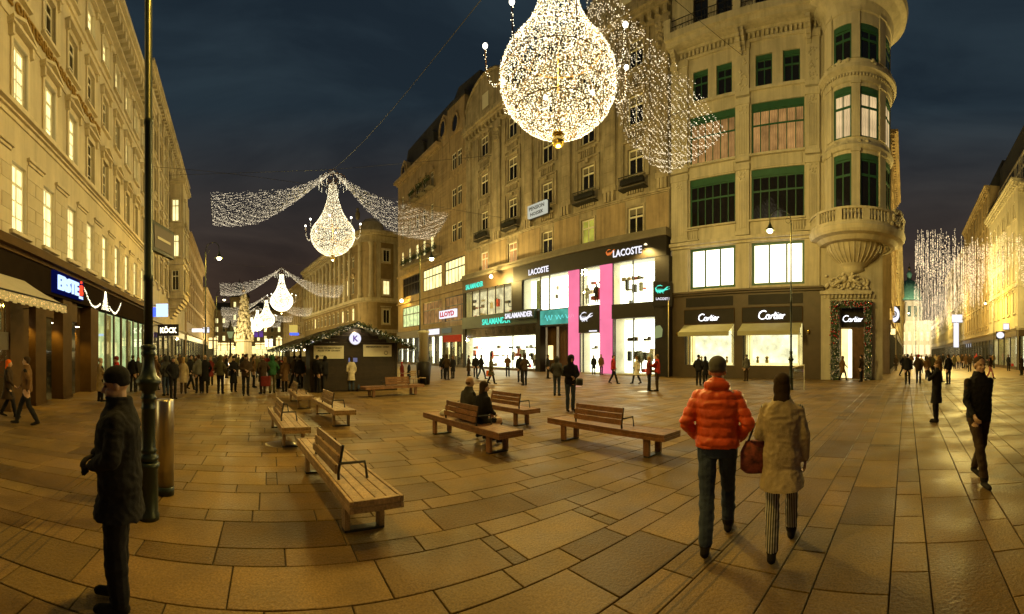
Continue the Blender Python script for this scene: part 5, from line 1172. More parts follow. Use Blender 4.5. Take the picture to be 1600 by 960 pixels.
facing_panel('lit_sign', 'two stacked white lit sign boxes on top of the pylon in the narrow street', 1497, 88.5, 492, 504, 19, M['white_e2'])
facing_panel('shop_sign', 'white oval sign over the white building door, right edge', 1563, 41, 519, 529, 12, M['white_e2'], rnd=True)
facing_panel('shop_sign', 'small white lit square sign over the door at far right', 1572, 42, 506, 515, 9, M['white_e2'])
facing_panel('lit_canopy', 'glowing yellow shop canopy just right of the garlanded corner door', 1382, 36, 514, 523, 34, M['shop_y'])

# ================================================================ chandeliers
RC = 2.2; Z_RING = 8.62
PROF = [(0,0),(.07,.36),(.22,.62),(.48,.86),(.72,.97),(.94,1.0),(1.15,.97),(1.35,.87),(1.56,.70),(1.80,.54),(2.05,.42),(2.35,.32),(2.65,.24),(3.26,.165)]
def rad(z):
    for (a, ra), (b, rb) in zip(PROF, PROF[1:]):
        if a <= z <= b: return ra+(rb-ra)*(z-a)/(b-a)
    return .16
def led_body(n, size, seed):
    rr = random.Random(seed); g = G(); acc = []
    tot = 0; seg = []
    for (a, ra), (b, rb) in zip(PROF, PROF[1:]): A_ = (ra+rb)/2*math.hypot(b-a, rb-ra); seg.append((A_, a, b, ra, rb)); tot += A_
    for i in range(n):
        q = rr.random()*tot
        for A_, a, b, ra, rb in seg:
            if q <= A_: break
            q -= A_
        f = rr.random(); z = a+(b-a)*f; r = ra+(rb-ra)*f
        if z > 1.7 and rr.random() < .12: z = rr.uniform(1.7, 3.2); r = rad(z)
        if rr.random() < .22: r *= rr.uniform(.25, .97)
        t = rr.random()*2*PI
        if rr.random() < .6: t = round(t/(2*PI)*64)/64*2*PI+rr.gauss(0,.012)      # lights hang in vertical strings
        r *= 1+rr.gauss(0,.012); s_ = size*rr.choice((.7,.9,1,1.25)); g.octa((r*RC*math.cos(t), r*RC*math.sin(t), z*RC), s_, 1 if rr.random() < .38 else 0)
    return g
LB = led_body(17000, .0128, 3).mesh('light_strings', [M['led'], M['led_dim']])
def chandelier_base(loc, label):
    t = thing('light_chandelier', label, 'chandelier', loc, 0, 'giant light chandeliers over the market street')
    link('light_strings', LB, t, kind='stuff')
    g = G()
    for k in range(16):
        a = 2*PI*k/16; g.tube([(rad(z)*RC*.99*math.cos(a), rad(z)*RC*.99*math.sin(a), z*RC) for z in [.03+3.2*i/22 for i in range(23)]], .011, 4)
    for z in (.35,.94,1.5,2.3,3.2): g.tube([(rad(z)*RC*math.cos(2*PI*i/32), rad(z)*RC*math.sin(2*PI*i/32), z*RC) for i in range(33)], .02, 4)
    g.tube([(0,0,0),(0,0,Z_RING)], .035, 6); part('wire_cage', g, [M['olive_pan']], t)
    part('ball_finial', G().ball((0,0,-.22), .24, 14, 10).lathe([(.06,0),(.24,.02),(.26,.1),(.1,.16)], 12), [M['gilt']], t, True)
    for k in range(8):                                        # eight candle arms
        a = 2*PI*k/8+.2; ca, sa = math.cos(a), math.sin(a); P = [(RC*.98,1.9),(RC*1.08,1.65),(RC*1.18,1.8),(RC*1.235,2.3),(RC*1.25,3.0)]
        g = G(); g.tube([(r*ca, r*sa, z) for r, z in P], .022, 5); arm = part('candle_arm', g, [M['olive_pan']], t)
        g = G()
        for i in range(44): f = i/43*(len(P)-1.001); j = int(f); f -= j; r = P[j][0]*(1-f)+P[j+1][0]*f; z = P[j][1]*(1-f)+P[j+1][1]*f; g.octa((r*ca+R.uniform(-.05,.05), r*sa+R.uniform(-.05,.05), z+R.uniform(-.05,.05)), .014)
        part('arm_lights', g, [M['led']], arm, kind='stuff'); part('candle_bulb', G().ball((P[-1][0]*ca, P[-1][0]*sa, 3.14), .095, 10, 8), [M['bulb2']], arm, True)
    cr = G(); cl = G()
    for k in range(14):                                       # crown of curled arms with drops
        a = 2*PI*k/14; ca, sa = math.cos(a), math.sin(a); P = [(.25,7.25),(.55,7.85),(1.0,8.0),(1.35,7.65),(1.42,7.15),(1.25,6.95)]
        cr.tube([(r*ca, r*sa, z) for r, z in P], .016, 4); cr.tube([(1.42*ca,1.42*sa,7.15),(1.42*ca,1.42*sa,6.7)], .006, 4)
        for i in range(7): cl.octa((1.42*ca+R.uniform(-.04,.04),1.42*sa+R.uniform(-.04,.04),7.15-.07*i), .020)
    for i in range(90): a = R.random()*2*PI; cl.octa((1.3*math.cos(a),1.3*math.sin(a),R.uniform(7.3,7.9)), .016)
    for z in (7.7, 8.45): cr.tube([((1.3 if z < 8 else .42)*math.cos(2*PI*i/24), (1.3 if z < 8 else .42)*math.sin(2*PI*i/24), z) for i in range(25)], .02, 4)
    c_ = part('crown', cr, [M['olive_pan']], t); part('crown_lights', cl, [M['led']], c_, kind='stuff')
    for k, (z, p) in enumerate(((2.3, P_CHAND), (-.62, P_CHAND*.35))):
        L = bpy.data.lights.new('chandelier_glow', 'POINT'); L.energy = p; L.color = LED_COL; L.shadow_soft_size = .55 if k == 0 else .15; link('chandelier_glow', L, t, (0,0,z))
    return t
M['bulb2'] = emit('candle_bulb_light', (1.0,.93,.75), 6)
CH = [(-10.75,10.96,10.07),(-39.3,9.62,11.5),(-78.2,8.96,9.9),(-106.7,8.2,8.6),(-139,7.6,9.4),(-168,6.8,9.4)]
CL = ['largest and nearest light chandelier, cut by the top of the picture','second chandelier, whole against the night sky over the market street','third chandelier down the street, above the market hut roof','fourth chandelier down the street, overlapping the third','fifth chandelier, small and bright near the column','sixth and farthest chandelier low above the crowd']
c0 = chandelier_base(CH[0], CL[0])
LB2 = led_body(4200, .036, 4).mesh('light_strings', [M['led'], M['led']])
for i, (p, l) in enumerate(list(zip(CH, CL))[1:]):
    c = copy_thing(c0, p, R.random()*.7, l)
    if i:
        for o in KIDS[c.name]:
            if o.name.startswith('light_strings'): o.data = LB2
def swag_mesh(n, size, seed):
    """light curtain from the ring (origin) out to x = 12; strings fan out along y and hang"""
    rr = random.Random(seed); g = G(); NS = 21
    for i in range(n):
        t = rr.random()**.75; s = round(rr.random()*NS)/NS*2-1; w_ = .06+2.0*min(1, t/.62)**1.15
        x = 12.0*t; z = -4.2*(1-(1-t)**1.9)*1.0 - 1.0*math.sin(t*PI)*.55
        y = s*w_; z -= s*w_*.42; z += rr.gauss(0,.030)+.05*math.sin(x*5+s*17); z -= .35*(1-s*s)*min(1,t*1.6)
        g.octa((x, y+rr.gauss(0,.030), z), size*rr.choice((.7,1,1.2)))
    return g
SW = swag_mesh(4200, .0145, 5).mesh('curtain_lights', [M['led_sw']])
SWW = G()
for k in range(13):
    s = k/6-1
    SWW.tube([(12*t, s*(.06+1.6*min(1,t/.62)**1.15), -4.2*(1-(1-t)**1.9)-.55*math.sin(t*PI)-s*(.06+1.6*min(1,t/.62)**1.15)*.42-.35*(1-s*s)*min(1,t*1.6)) for t in [i/14 for i in range(15)]], .007, 3, caps=False)
SWW.tube([(12,-1.66,-3.5),(12,0,-4.55),(12,1.66,-4.95)], .02, 4)
SWM = SWW.mesh('curtain_wires', [M['wire']])
for i, (x, y, z) in enumerate(CH):
    for sd, nm in ((1,'right'),(-1,'left')):
        od = ['nearest','second','third','fourth','fifth','farthest'][i]
        t = thing('light_curtain', f"{nm} draped curtain of light strings from the top of the {od} chandelier", 'light curtain', (x, y, z+Z_RING-.15), PI/2*sd, 'draped light curtains beside the chandeliers')
        link('curtain_lights', SW, t, kind='stuff'); link('curtain_wires', SWM, t)
        if sd == -1: t.scale = (.99, -1, 1)
def cable(label, pts, r=.018):
    g = G(); g.tube(pts, r, 4); o = g.mesh('cable', [M['wire']]); tag(link('suspension_cable', o), label, 'cable', 'steel cables over the street')
def sag(a, b, s, n=14): return [(a[0]+(b[0]-a[0])*i/n, a[1]+(b[1]-a[1])*i/n, a[2]+(b[2]-a[2])*i/n-s*4*(i/n)*(1-i/n)) for i in range(n+1)]
for i, (x, y, z) in enumerate(CH[:4]):
    zt = z+Z_RING
    cable(f"cable from the {['nearest','second','third','fourth'][i]} chandelier to the roofs on the right", sag((x,y,zt),(x+1.5,27.6,zt+4.5),.4)); cable(f"cable from the {['nearest','second','third','fourth'][i]} chandelier to the roofs on the left", sag((x,y,zt),(x-2,-7.2 if i else -6.5,min(zt+2.2,20.2)),.4))
cable('long cable running from the second chandelier up to the nearest one', sag((-39.3,9.62,11.5+Z_RING),(-10.75,10.96,10.07+Z_RING),1.2), .022)
cable('thin cable over the street near the lamp post', sag((-30,-6.8,16),(-36,27.8,17),1.0), .014)
# light curtains across the narrow street
def icicle(n, W_, seed):
    rr = random.Random(seed); g = G(); ns = 64
    for k in range(ns):
        x = W_*(k+.5)/ns+rr.gauss(0,.06); z0 = .5*math.sin(x*.9+seed)+rr.gauss(0,.35); L_ = rr.uniform(1.8, 7.2)*(.55+.45*math.sin(PI*(k+.5)/ns))
        for i in range(int(n/ns*L_/3)): g.octa((x+rr.gauss(0,.02), rr.gauss(0,.03), z0-L_*rr.random()), .019*rr.choice((.7,1,1.3)))
    return g
IC = [icicle(3400, 10.5, k).mesh('hanging_lights', [M['led_far']]) for k in range(3)]
for i, s in enumerate((36, 46, 55, 66, 79, 94, 112, 134, 160)):
    zt = 13.2+(i%3)*.5 if i else 12.2; c = K(s, .2+.015*s); t = thing('light_curtain', f"hanging curtain of small lights across the narrow street, {['nearest','second','third','fourth','fifth','sixth','seventh','eighth','farthest'][i]} row", 'light curtain', (c[0], c[1], zt), -AZR, 'light curtains across the narrow street')
    link('hanging_lights', IC[i%3], t, kind='stuff'); g = G(); g.tube([(0,0,0)]+[(10.5*j/10,0,-.5*math.sin(PI*j/10)) for j in range(1,10)]+[(10.5,0,0)], .012, 4); part('carrier_cable', g, [M['wire']], t)
    if i in (0, 2, 4, 6, 8): L = bpy.data.lights.new('curtain_glow', 'POINT'); L.energy = 5200; L.color = LED_COL; L.shadow_soft_size = 1.5; link('curtain_glow', L, t, (6,0,-2.5))

# ================================================================ street lamps
def street_lamp(loc, rot, label, power, first=None):
    t = thing('street_lamp', label, 'street lamp', loc, rot, 'hooked street lamps')
    if first is None:
        n = 20
        part('base', G().lathe([(.125,0),(.125,.05),(.112,.07),(.108,.56),(.128,.585),(.128,.62),(.10,.64)], n), [M['pole']], t, True)
        g = G(); g.lathe([(.10,.64),(.115,.67),(.115,.70),(.09,.72),(.085,.74),(.10,.76),(.085,.79),(.082,.80),(.078,1.22),(.09,1.235),(.078,1.25),(.078,1.33),(.098,1.35),(.078,1.37),(.075,1.42),(.105,1.44),(.105,1.475),(.13,1.50),(.145,1.535),(.125,1.57),(.095,1.60),(.07,1.70),(.062,1.80),(.085,1.83),(.085,1.86),(.07,1.875),(.088,1.90),(.088,1.93),(.05,1.95)], n)
        part('ornate_shaft', g, [M['pole']], t, True)
        g = G(); g.lathe([(.052,1.95),(.05,2.65),(.058,2.66),(.058,2.72),(.05,2.73),(.046,4.4),(.055,4.42),(.055,4.46),(.045,4.48),(.036,8.3),(.045,8.32),(.045,8.40),(.022,8.42)], 14); part('pole', g, [M['pole']], t, True)
        g = G(); g.tube([(0,0,8.4)]+[(.55-.55*math.cos(a), 0, 8.55+.48*math.sin(a)) for a in [i*PI/10 for i in range(11)]]+[(1.1,0,8.38)], .022, 7)
        g.tube([(.16+.13*math.cos(a),0,8.52+.13*math.sin(a)) for a in [i*.5 for i in range(13)]], .012, 5); part('hook_arm', g, [M['pole']], t, True)
        sh = part('lamp_shade', G().lathe([(.03,8.40),(.05,8.28),(.09,8.20),(.13,8.10),(.26,7.98),(.27,7.95),(.25,7.95),(.12,8.06)], 18, (1.1,0)), [M['pole']], t, True)
        part('lamp_globe', G().ball((1.1,0,7.93), (.15,.15,.13), 14, 8), [M['bulb']], sh, True)
    else:
        for o in KIDS[first.name]:
            if o.type != 'LIGHT': dup(o, t)
    L = bpy.data.lights.new('lamp_light', 'POINT'); L.energy = power; L.color = LAMP_COL; L.shadow_soft_size = .16; link('lamp_light', L, t, (1.1,0,7.72))
    return t
p = gp(232, 810)
l0 = street_lamp((p[0], p[1], 0), 1.2, 'nearest street lamp, tall dark cast iron post right behind the man in the cap', P_STREET)
sg = thing('street_sign', 'dark framed hanging sign fixed to the nearest lamp post above head height', 'sign', (p[0], p[1], 0), 2.85)
part('frame', G().box(.06,.62,-.025,.025,3.02,3.36), [M['pole']], sg); part('sign_face', G().box(.09,.59,-.03,.03,3.06,3.32), [M['brown_pan']], sg); part('pale_line', G().box(.16,.50,-.034,.034,3.17,3.20), [M['board']], sg)
x, y = at(1236, 20.5); street_lamp((x,y,0), PI+.5, 'slim hooked street lamp in front of the right jewellery window', P_STREET*.5, l0)
x, y = at(321, 26.7); street_lamp((x,y,0), 1.0, 'hooked street lamp beyond the crowd on the left, lamp against the sky', P_STREET, l0)
x, y = at(338, 47); street_lamp((x,y,0), 1.0, 'farther hooked street lamp, small against the sky', P_STREET, l0)
x, y = at(1553, 50); street_lamp((x,y,0), PI, 'hooked street lamp in the narrow street before the white building', P_STREET*2.4, l0)
x, y = at(1431, 62); street_lamp((x,y,0), PI, 'slim street lamp in the middle distance of the narrow street', P_STREET*1.2, l0)
x, y = at(656, 27); street_lamp((x,y,0), .3, 'slim street lamp between the market hut and the shoe shop', P_STREET*.6, l0)
# candelabrum with lantern in the crowd
x, y = at(360, 33); t = thing('lantern_post', 'old lantern post with glazed head standing in the left crowd', 'street lamp', (x,y,0))
part('post', G().lathe([(.2,0),(.2,.4),(.1,.6),(.07,2.9),(.12,3.0)], 10), [M['iron']], t, True); part('lantern', G().lathe([(.12,3.0),(.32,3.6),(.38,3.65),(.1,4.15),(.05,4.5)], 6), [M['iron']], t); part('lantern_glass', G().lathe([(.15,3.05),(.33,3.58)], 6), [M['lit_dim']], t)
# ================================================================ steel litter column behind the post
x, y = at(258, 5.34); b = thing('steel_column_bin', 'brushed steel cylindrical column with dark foot right of the cast iron post', 'bollard', (x,y,0))
part('cylinder', G().lathe([(.118,.11),(.118,1.22),(.112,1.24),(.0,1.25)], 32), [M['metal']], b, True); part('foot', G().lathe([(.122,0),(.122,.11),(.10,.112)], 28), [M['pole']], b, True)
x, y = at(1248, 21); b = thing('glass_screen', 'low glass wind screen with pale rail in front of the jewellery shop', 'screen', (x,y,0), -.9)
part('rail', G().tube([(-.9,0,1.05),(.6,0,1.25)], .035).tube([(.6,0,0),(.6,0,1.25)], .03), [M['board']], b); part('pane', G().box(-.85,.57,-.01,.01,.1,1.02), [M['glass']], b)
# advertising column seen between hut and shops
x, y = at(662, 24); b = thing('advertising_pillar', 'pale glazed pillar with dark planter foot right of the market hut', 'pillar', (x,y,0)); part('pillar_glass', G().lathe([(.28,1.35),(.28,3.0),(.34,3.02),(.34,3.15),(0,3.2)], 16), [M['board']], b, True); part('planter', G().lathe([(.36,0),(.46,1.3),(.3,1.345)], 16), [M['dark_pan']], b, True)

# ================================================================ benches
def bench(loc, rot, label, off=.25, m_='plank', first=[None]):
    t = thing('street_bench', label, 'bench', loc, rot, 'long wooden benches on the square'); w_ = M[m_]; L_, W_ = 2.94, .56
    def slat(name, x0, x1, y0, y1, z0, z1, par):
        g = G(); b = .004; g.box(x0,x1,y0,y1,z0,z1-b); g.add([(x0,y0,z1-b),(x1,y0,z1-b),(x1,y1,z1-b),(x0,y1,z1-b),(x0+b,y0+b,z1),(x1-b,y0+b,z1),(x1-b,y1-b,z1),(x0+b,y1-b,z1)], [(0,1,5,4),(1,2,6,5),(2,3,7,6),(3,0,4,7),(4,5,6,7)]); return part(name, g, [w_], par)
    for k in range(4): y0 = -W_/2+.045+k*(W_-.09)/4; slat('seat_slat', -L_/2+.052, L_/2-.052, y0+.004, y0+(W_-.09)/4-.004, .405, .45+R.uniform(-.001,.001), t)
    for sy in (-1, 1):
        for z0, z1 in ((.335,.392),(.396,.455)): slat('edge_board', -L_/2, L_/2, sy*W_/2-.018-.02*sy-.0, sy*W_/2+.018-.02*sy, z0, z1, t)
    for sx in (-1, 1):
        for z0, z1 in ((.335,.392),(.396,.455)): slat('end_board', sx*L_/2-.046*(sx>0)+.003*sx*0, sx*L_/2+.046*(sx<0), -W_/2+.041, W_/2-.041, z0+.001, z1+.001, t)
    for x in (-L_/2+.42, L_/2-.42):
        for sy in (-1, 1): part('leg', G().box(x-.06, x+.06, sy*.19-.028, sy*.19+.028, .03, .334), [w_], t)
        part('foot_bar', G().box(x-.05, x+.05, -.22, .22, .0, .029), [M['iron']], t)
    x0, x1 = off-.6, off+.6
    for k in range(3): part('back_slat', G().box(x0, x1, -.235+.03*k, -.205+.03*k, .52+.105*k, .615+.105*k), [w_], t)
    for x in (x0+.01, x1-.01): g = G(); g.tube([(x,-.19,.45),(x,-.195,.53),(x,-.14,.83)], .018, 5); part('back_post', g, [M['iron']], t)
    for x in (x0-.03, x1+.03): g = G(); g.tube([(x,-.19,.64),(x,.10,.64),(x,.13,.455)], .016, 5); part('armrest', g, [M['iron']], t)
    return t
bench((-5.12,1.31,0), .015, 'nearest long bench with back rest, pale timber, left of the middle', .18)
bench((-9.0,1.13,0), .01, 'bench just behind the nearest one on the left', .1)
bench((-11.0,2.65,0), .0, 'bench with back rest in front of the market hut, right of the left row', .3)
bench((-14.4,2.3,0), -.02, 'farthest bench of the left group beside the hut crowd', .1)
bench((-7.1,4.55,0), .0, 'bench with two people sitting on it in the middle of the square', .05, 'plank_r')
bench((-9.0,6.75,0), .0, 'bench right behind the seated couple', .6, 'plank_r')
bench((-4.85,6.33,0), -.04, 'long empty reddish bench beside the man in the orange jacket', -.1, 'plank_r')
x, y = at(614, 17.6); bench((x,y,0), PI/2+.15, 'short blurred bench at the right corner of the market hut', .1, 'plank_r')
# ================================================================ market hut
def hut():
    t = thing('market_hut', 'dark timber market hut with fir garland on the gable and round lit logo', 'market hut', (-18.8, 5.69, 0), PI/2, 'christmas market huts')
    D_ = 9.0; zr, ze, xe = 3.2, 2.08, 3.0; hw = 2.12; sl = (zr-ze)/xe
    for k in range(18):
        z0 = .06+k*.165; z1 = z0+.158; zt = z1; xm = min(hw, (zr-.06-z1)/sl)
        if xm < .15: break
        part('wall_board', G().box(-xm, xm, -.02-.006*(k%2), .02, z0, z1), [M['hut']], t)
    for x in (-hw-.04, hw+.04): part('corner_post', G().box(x-.05, x+.05, -.05, .06, 0, 2.36), [M['hut']], t)
    part('inner_wall', G().box(-hw, hw, .025, .05, 0, 2.3), [M['hut']], t)
    for sx in (-1, 1):
        part('side_wall', G().box(sx*hw-.03, sx*hw+.03, .06, D_, 0, 1.0), [M['hut']], t); part('side_wall', G().box(sx*hw-.03, sx*hw+.03, .06, 1.3, 1.003, 2.35), [M['hut']], t)
        for y in (3.2, 5.6, 8.0): part('corner_post', G().box(sx*hw-.05, sx*hw+.05, y-.06, y+.06, 1.003, 2.3), [M['hut']], t)
        part('counter', G().box(sx*(hw+.04) if sx > 0 else -hw-.45, sx*(hw+.45) if sx > 0 else -hw-.04, 1.3, D_, .97, 1.02), [M['plank']], t)
        g = G(); a, b = (0, zr), (sx*xe, ze)
        q = [(0,-.55,zr),(sx*xe,-.55,ze),(sx*xe,D_+.4,ze),(0,D_+.4,zr)]; q2 = [(x,y,z+.07) for x,y,z in q]
        g.add(q+q2, [(3,2,1,0) if sx > 0 else (0,1,2,3),(4,5,6,7) if sx > 0 else (7,6,5,4),(0,1,5,4),(1,2,6,5),(2,3,7,6)]); rf = part('roof_slope', g, [M['awn_g']], t)
        for k in range(11): y = -.45+k*.92; part('roof_batten', G().add([(0,y,zr+.072),(sx*xe,y,ze+.072),(sx*xe,y+.06,ze+.072),(0,y+.06,zr+.072),(0,y,zr+.1),(sx*xe,y,ze+.1),(sx*xe,y+.06,ze+.1),(0,y+.06,zr+.1)], [(4,5,6,7),(0,1,5,4),(2,3,7,6)]), [M['hut']], rf)
        gl = G()                                              # fir garland along verge and eave
        for _ in range(1500):
            f = R.random(); on = R.random() < .62
            p = Vector((sx*xe*f, -.58, zr+.06-(zr-ze)*f)) if on else Vector((sx*xe, -.5+(D_+.8)*f, ze+.04)); p += Vector((R.gauss(0,.05),R.gauss(0,.06),R.gauss(-.03,.07)))
            d = Vector((R.gauss(0,1),R.gauss(0,1),R.gauss(0,1))).normalized()*R.uniform(.09,.2); s_ = Vector((d.y,-d.x,d.z*.5))*.22; gl.add([p-s_,p+s_,p+d], [(0,1,2)])
        part('fir_garland', gl, [M['pine']], t, kind='stuff'); gl = G()
        for _ in range(170):
            f = R.random(); p = (sx*xe*f, -.62, zr-(zr-ze)*f+R.uniform(-.08,.1)) if R.random() < .35 else (sx*xe, -.5+(D_+.8)*f, ze+R.uniform(-.1,.08)); gl.octa(p, .013)
        part('fairy_lights', gl, [M['led_s']], t, kind='stuff')
    # round logo lamp
    g = G(); n = 28; g.ext([(.29*math.cos(2*PI*i/n), 2.55+.29*math.sin(2*PI*i/n)) for i in range(n)], -.10, -.03); lg = part('round_sign', g, [M['board_b']], t)
    part('sign_ring', G().tube([(.30*math.cos(2*PI*i/n), -.07, 2.55+.30*math.sin(2*PI*i/n)) for i in range(n+1)], .018, 5), [M['metal']], lg)
    sign_text(lg, 'sign_letters', 'K', .38, M['violet'], (0,-.105,2.42), ext_=.004, bold=.012)
    L = bpy.data.lights.new('sign_light', 'POINT'); L.energy = 14; L.color = (1,.8,.5); L.shadow_soft_size = .05; link('sign_light', L, lg, (0,-.30,2.92))
    b1 = part('sign_board', G().box(-2.02,-.56,-.06,-.03,1.58,2.20), [M['board']], t); b2 = part('sign_board', G().box(.42,1.90,-.06,-.03,1.68,2.26), [M['board']], t)
    sign_text(b1, 'sign_letters', 'WIENER WEIHNACHTSMARKT', .11, M['black'], (-1.29,-.062,2.05), width=1.25, ext_=.002, bold=.003); sign_text(b1, 'sign_letters', 'ALLES VOM GRABEN', .11, M['black'], (-1.29,-.062,1.93), width=1.1, ext_=.002, bold=.003); sign_text(b1, 'sign_letters', 'Graben', .10, M['black'], (-1.6,-.062,1.70), ext_=.002)
    sign_text(b2, 'sign_letters', 'WEIHNACHTSMARKT GRABEN', .11, M['black'], (1.16,-.062,2.12), width=1.2, ext_=.002, bold=.003); part('emblem', G().tube([(1.6+.09*math.cos(a),-.068,1.86+.09*math.sin(a)) for a in [i*PI/8 for i in range(17)]], .012, 4), [M['black']], b2)
    part('notice', G().box(-.32,.12,-.05,-.03,1.42,1.62), [M['notice']], t)
    # stall goods and lamps inside
    for i in range(5):
        y = 1.9+i*1.5; h = part('hanging_bulb', G().ball((-hw+.25,y,2.02),.055,10,6), [M['bulb']], t, True)
    L = bpy.data.lights.new('stall_light', 'POINT'); L.energy = 160; L.color = (1,.72,.32); L.shadow_soft_size = .3; link('stall_light', L, t, (0,5,1.95)); 
    g = G()
    for _ in range(90): x = R.choice((-1,1))*R.uniform(1.5,2.3); y = R.uniform(1.5,8.6); g.ball((x,y,1.06), (.06,.06,R.uniform(.05,.14)), 6, 4)
    part('market_goods', g, [M['redcloth']], t, kind='stuff'); part('shelf', G().box(-.3,.3,1.5,8.8,0,2.0), [M['wood_door']], t)
    return t
M['violet'] = emit('violet_letter', (.25,.10,.55), .5); M['board_b'] = emit('lit_logo_face', (.88,.86,1.0), 1.1); M['notice'] = emit('bluish_notice', (.30,.30,.50), .45); M['led_s'] = emit('garland_bulb', (1,.85,.5), 2.2)
h0 = hut()
copy_thing(h0, (-33.5, 6.4, 0), PI/2, 'farther market hut behind the dark timber one, mostly hidden by it', 'christmas market huts')
# plague column
def column():
    x, y = at(381, 96); t = thing('monument_column', 'glowing baroque cloud column monument at the end of the market street', 'monument', (x,y,0))
    g = G(); g.lathe([(3.6,0),(3.6,.8),(2.9,.9),(2.9,1.6),(2.2,1.8),(2.1,4.4),(2.6,4.6),(2.6,5.0),(1.8,5.1)], 6); part('plinth', g, [M['white_st']], t)
    g = G()
    for i in range(190):
        z = 5+10.5*R.random()**1.1; rr_ = 1.75*(1-(z-5)/12.5)+.15; a = R.random()*2*PI; g.ball((rr_*math.cos(a), rr_*math.sin(a), z), (R.uniform(.3,.55),R.uniform(.3,.55),R.uniform(.3,.6)), 7, 5)
    g.lathe([(1.5,5),(.3,16)], 8); part('cloud_shaft', g, [M['white_st']], t, True); g = G()
    for i in range(16): a = 2*PI*i/16; g.tube([(0,0,16.6),(1.1*math.cos(a),0,16.6+1.1*math.sin(a))], .07, 4)
    g.ball((0,0,16.6), .5); part('gilded_rays', g, [M['gilt']], t)
    for k in range(6): a = 2*PI*k/6; part('statue', G().lathe([(.4,5.0),(.35,5.8),(.22,6.3),(.12,6.5)], 8, (2.3*math.cos(a),2.3*math.sin(a))).ball((2.3*math.cos(a),2.3*math.sin(a),6.65),.17,8,6), [M['white_st']], t, True)
    L = bpy.data.lights.new('monument_flood', 'POINT'); L.energy = 5500; L.color = (1,.78,.34); L.shadow_soft_size = .4; link('monument_flood', L, t, (7.5,-3.5,5.2))
column()
for k, (px, s, a, b, w_, m_, l) in enumerate(((333,60,528,545,14,'shop_y','bright shop front glow at the far left end of the street'),(322,58,512,520,10,'white_e2','white lit shop sign near the far left street corner'),(404,100,518,527,14,'violet2','violet lit shop window behind the chandeliers'),(420,85,530,542,12,'shop_w','bright white shop sign just left of the market hut'),(436,80,528,541,9,'shop_y','yellow lit shop window left of the market hut'),(412,120,536,546,26,'shop_y','long warm row of lit stalls behind the crowd'),(350,110,536,548,30,'shop_y','bright far shop fronts behind the left crowd'))):
    facing_panel('lit_shopfront', l, px, s, a, b, w_, M[m_] if m_ != 'violet2' else M['violet'], 'shop front')
import numpy as np
# ================================================================ people
def capsule(g, p0, p1, r0, r1, n=10, sq=1.0):
    p0, p1 = Vector(p0), Vector(p1); d = (p1-p0); L = d.length or 1e-4; d.normalize(); up = Vector((0,0,1)) if abs(d.z) < .9 else Vector((0,1,0))
    a = d.cross(up).normalized(); b = a.cross(d); v = []; rings = []
    for k in range(1, 4): t = -PI/2+PI/2*k/4; rings.append((p0+d*(r0*math.sin(t)), r0*math.cos(t)))
    rings.append((p0, r0)); rings.append((p1, r1))
    for k in range(1, 4): t = PI/2*k/4; rings.append((p1+d*(r1*math.sin(t)), r1*math.cos(t)))
    v.append(p0-d*r0)
    for c, r in rings:
        for i in range(n): t = 2*PI*i/n; v.append(c+(a*math.cos(t)+b*math.sin(t)*sq)*r)
    v.append(p1+d*r1); f = [(0,1+(i+1)%n,1+i) for i in range(n)]; m = len(rings)
    for j in range(m-1):
        for i in range(n): q = 1+j*n+i; w_ = 1+j*n+(i+1)%n; f.append((q,w_,w_+n,q+n))
    L_ = len(v)-1; f += [(L_, 1+(m-1)*n+i, 1+(m-1)*n+(i+1)%n) for i in range(n)]
    return g.add(v, f)
def loft(g, rings, n=18):
    v = []; f = []
    for x, y, z, rx, ry in rings:
        for i in range(n):
            t = 2*PI*i/n; c, s = math.cos(t), math.sin(t); e = .85; c = math.copysign(abs(c)**e, c); s = math.copysign(abs(s)**e, s); v.append((x+rx*c, y+ry*s, z))
    m = len(rings); f += [(j*n+i, j*n+(i+1)%n, (j+1)*n+(i+1)%n, (j+1)*n+i) for j in range(m-1) for i in range(n)]
    f += [tuple(range(n-1,-1,-1)), tuple((m-1)*n+i for i in range(n))]
    return g.add(v, f)
def remesh(g, voxel, smooth=4, name='body'):
    me = g.mesh(name, []); o = bpy.data.objects.new('tmp', me)
    r = o.modifiers.new('r', 'REMESH'); r.mode = 'VOXEL'; r.voxel_size = voxel; r.use_smooth_shade = True
    if smooth: s = o.modifiers.new('s', 'SMOOTH'); s.factor = .5; s.iterations = smooth
    m2 = evaluated(o); bpy.data.meshes.remove(me)
    m2.name = name; m2.materials.clear(); return m2
def lerp(a, b, t): return Vector(a)*(1-t)+Vector(b)*t
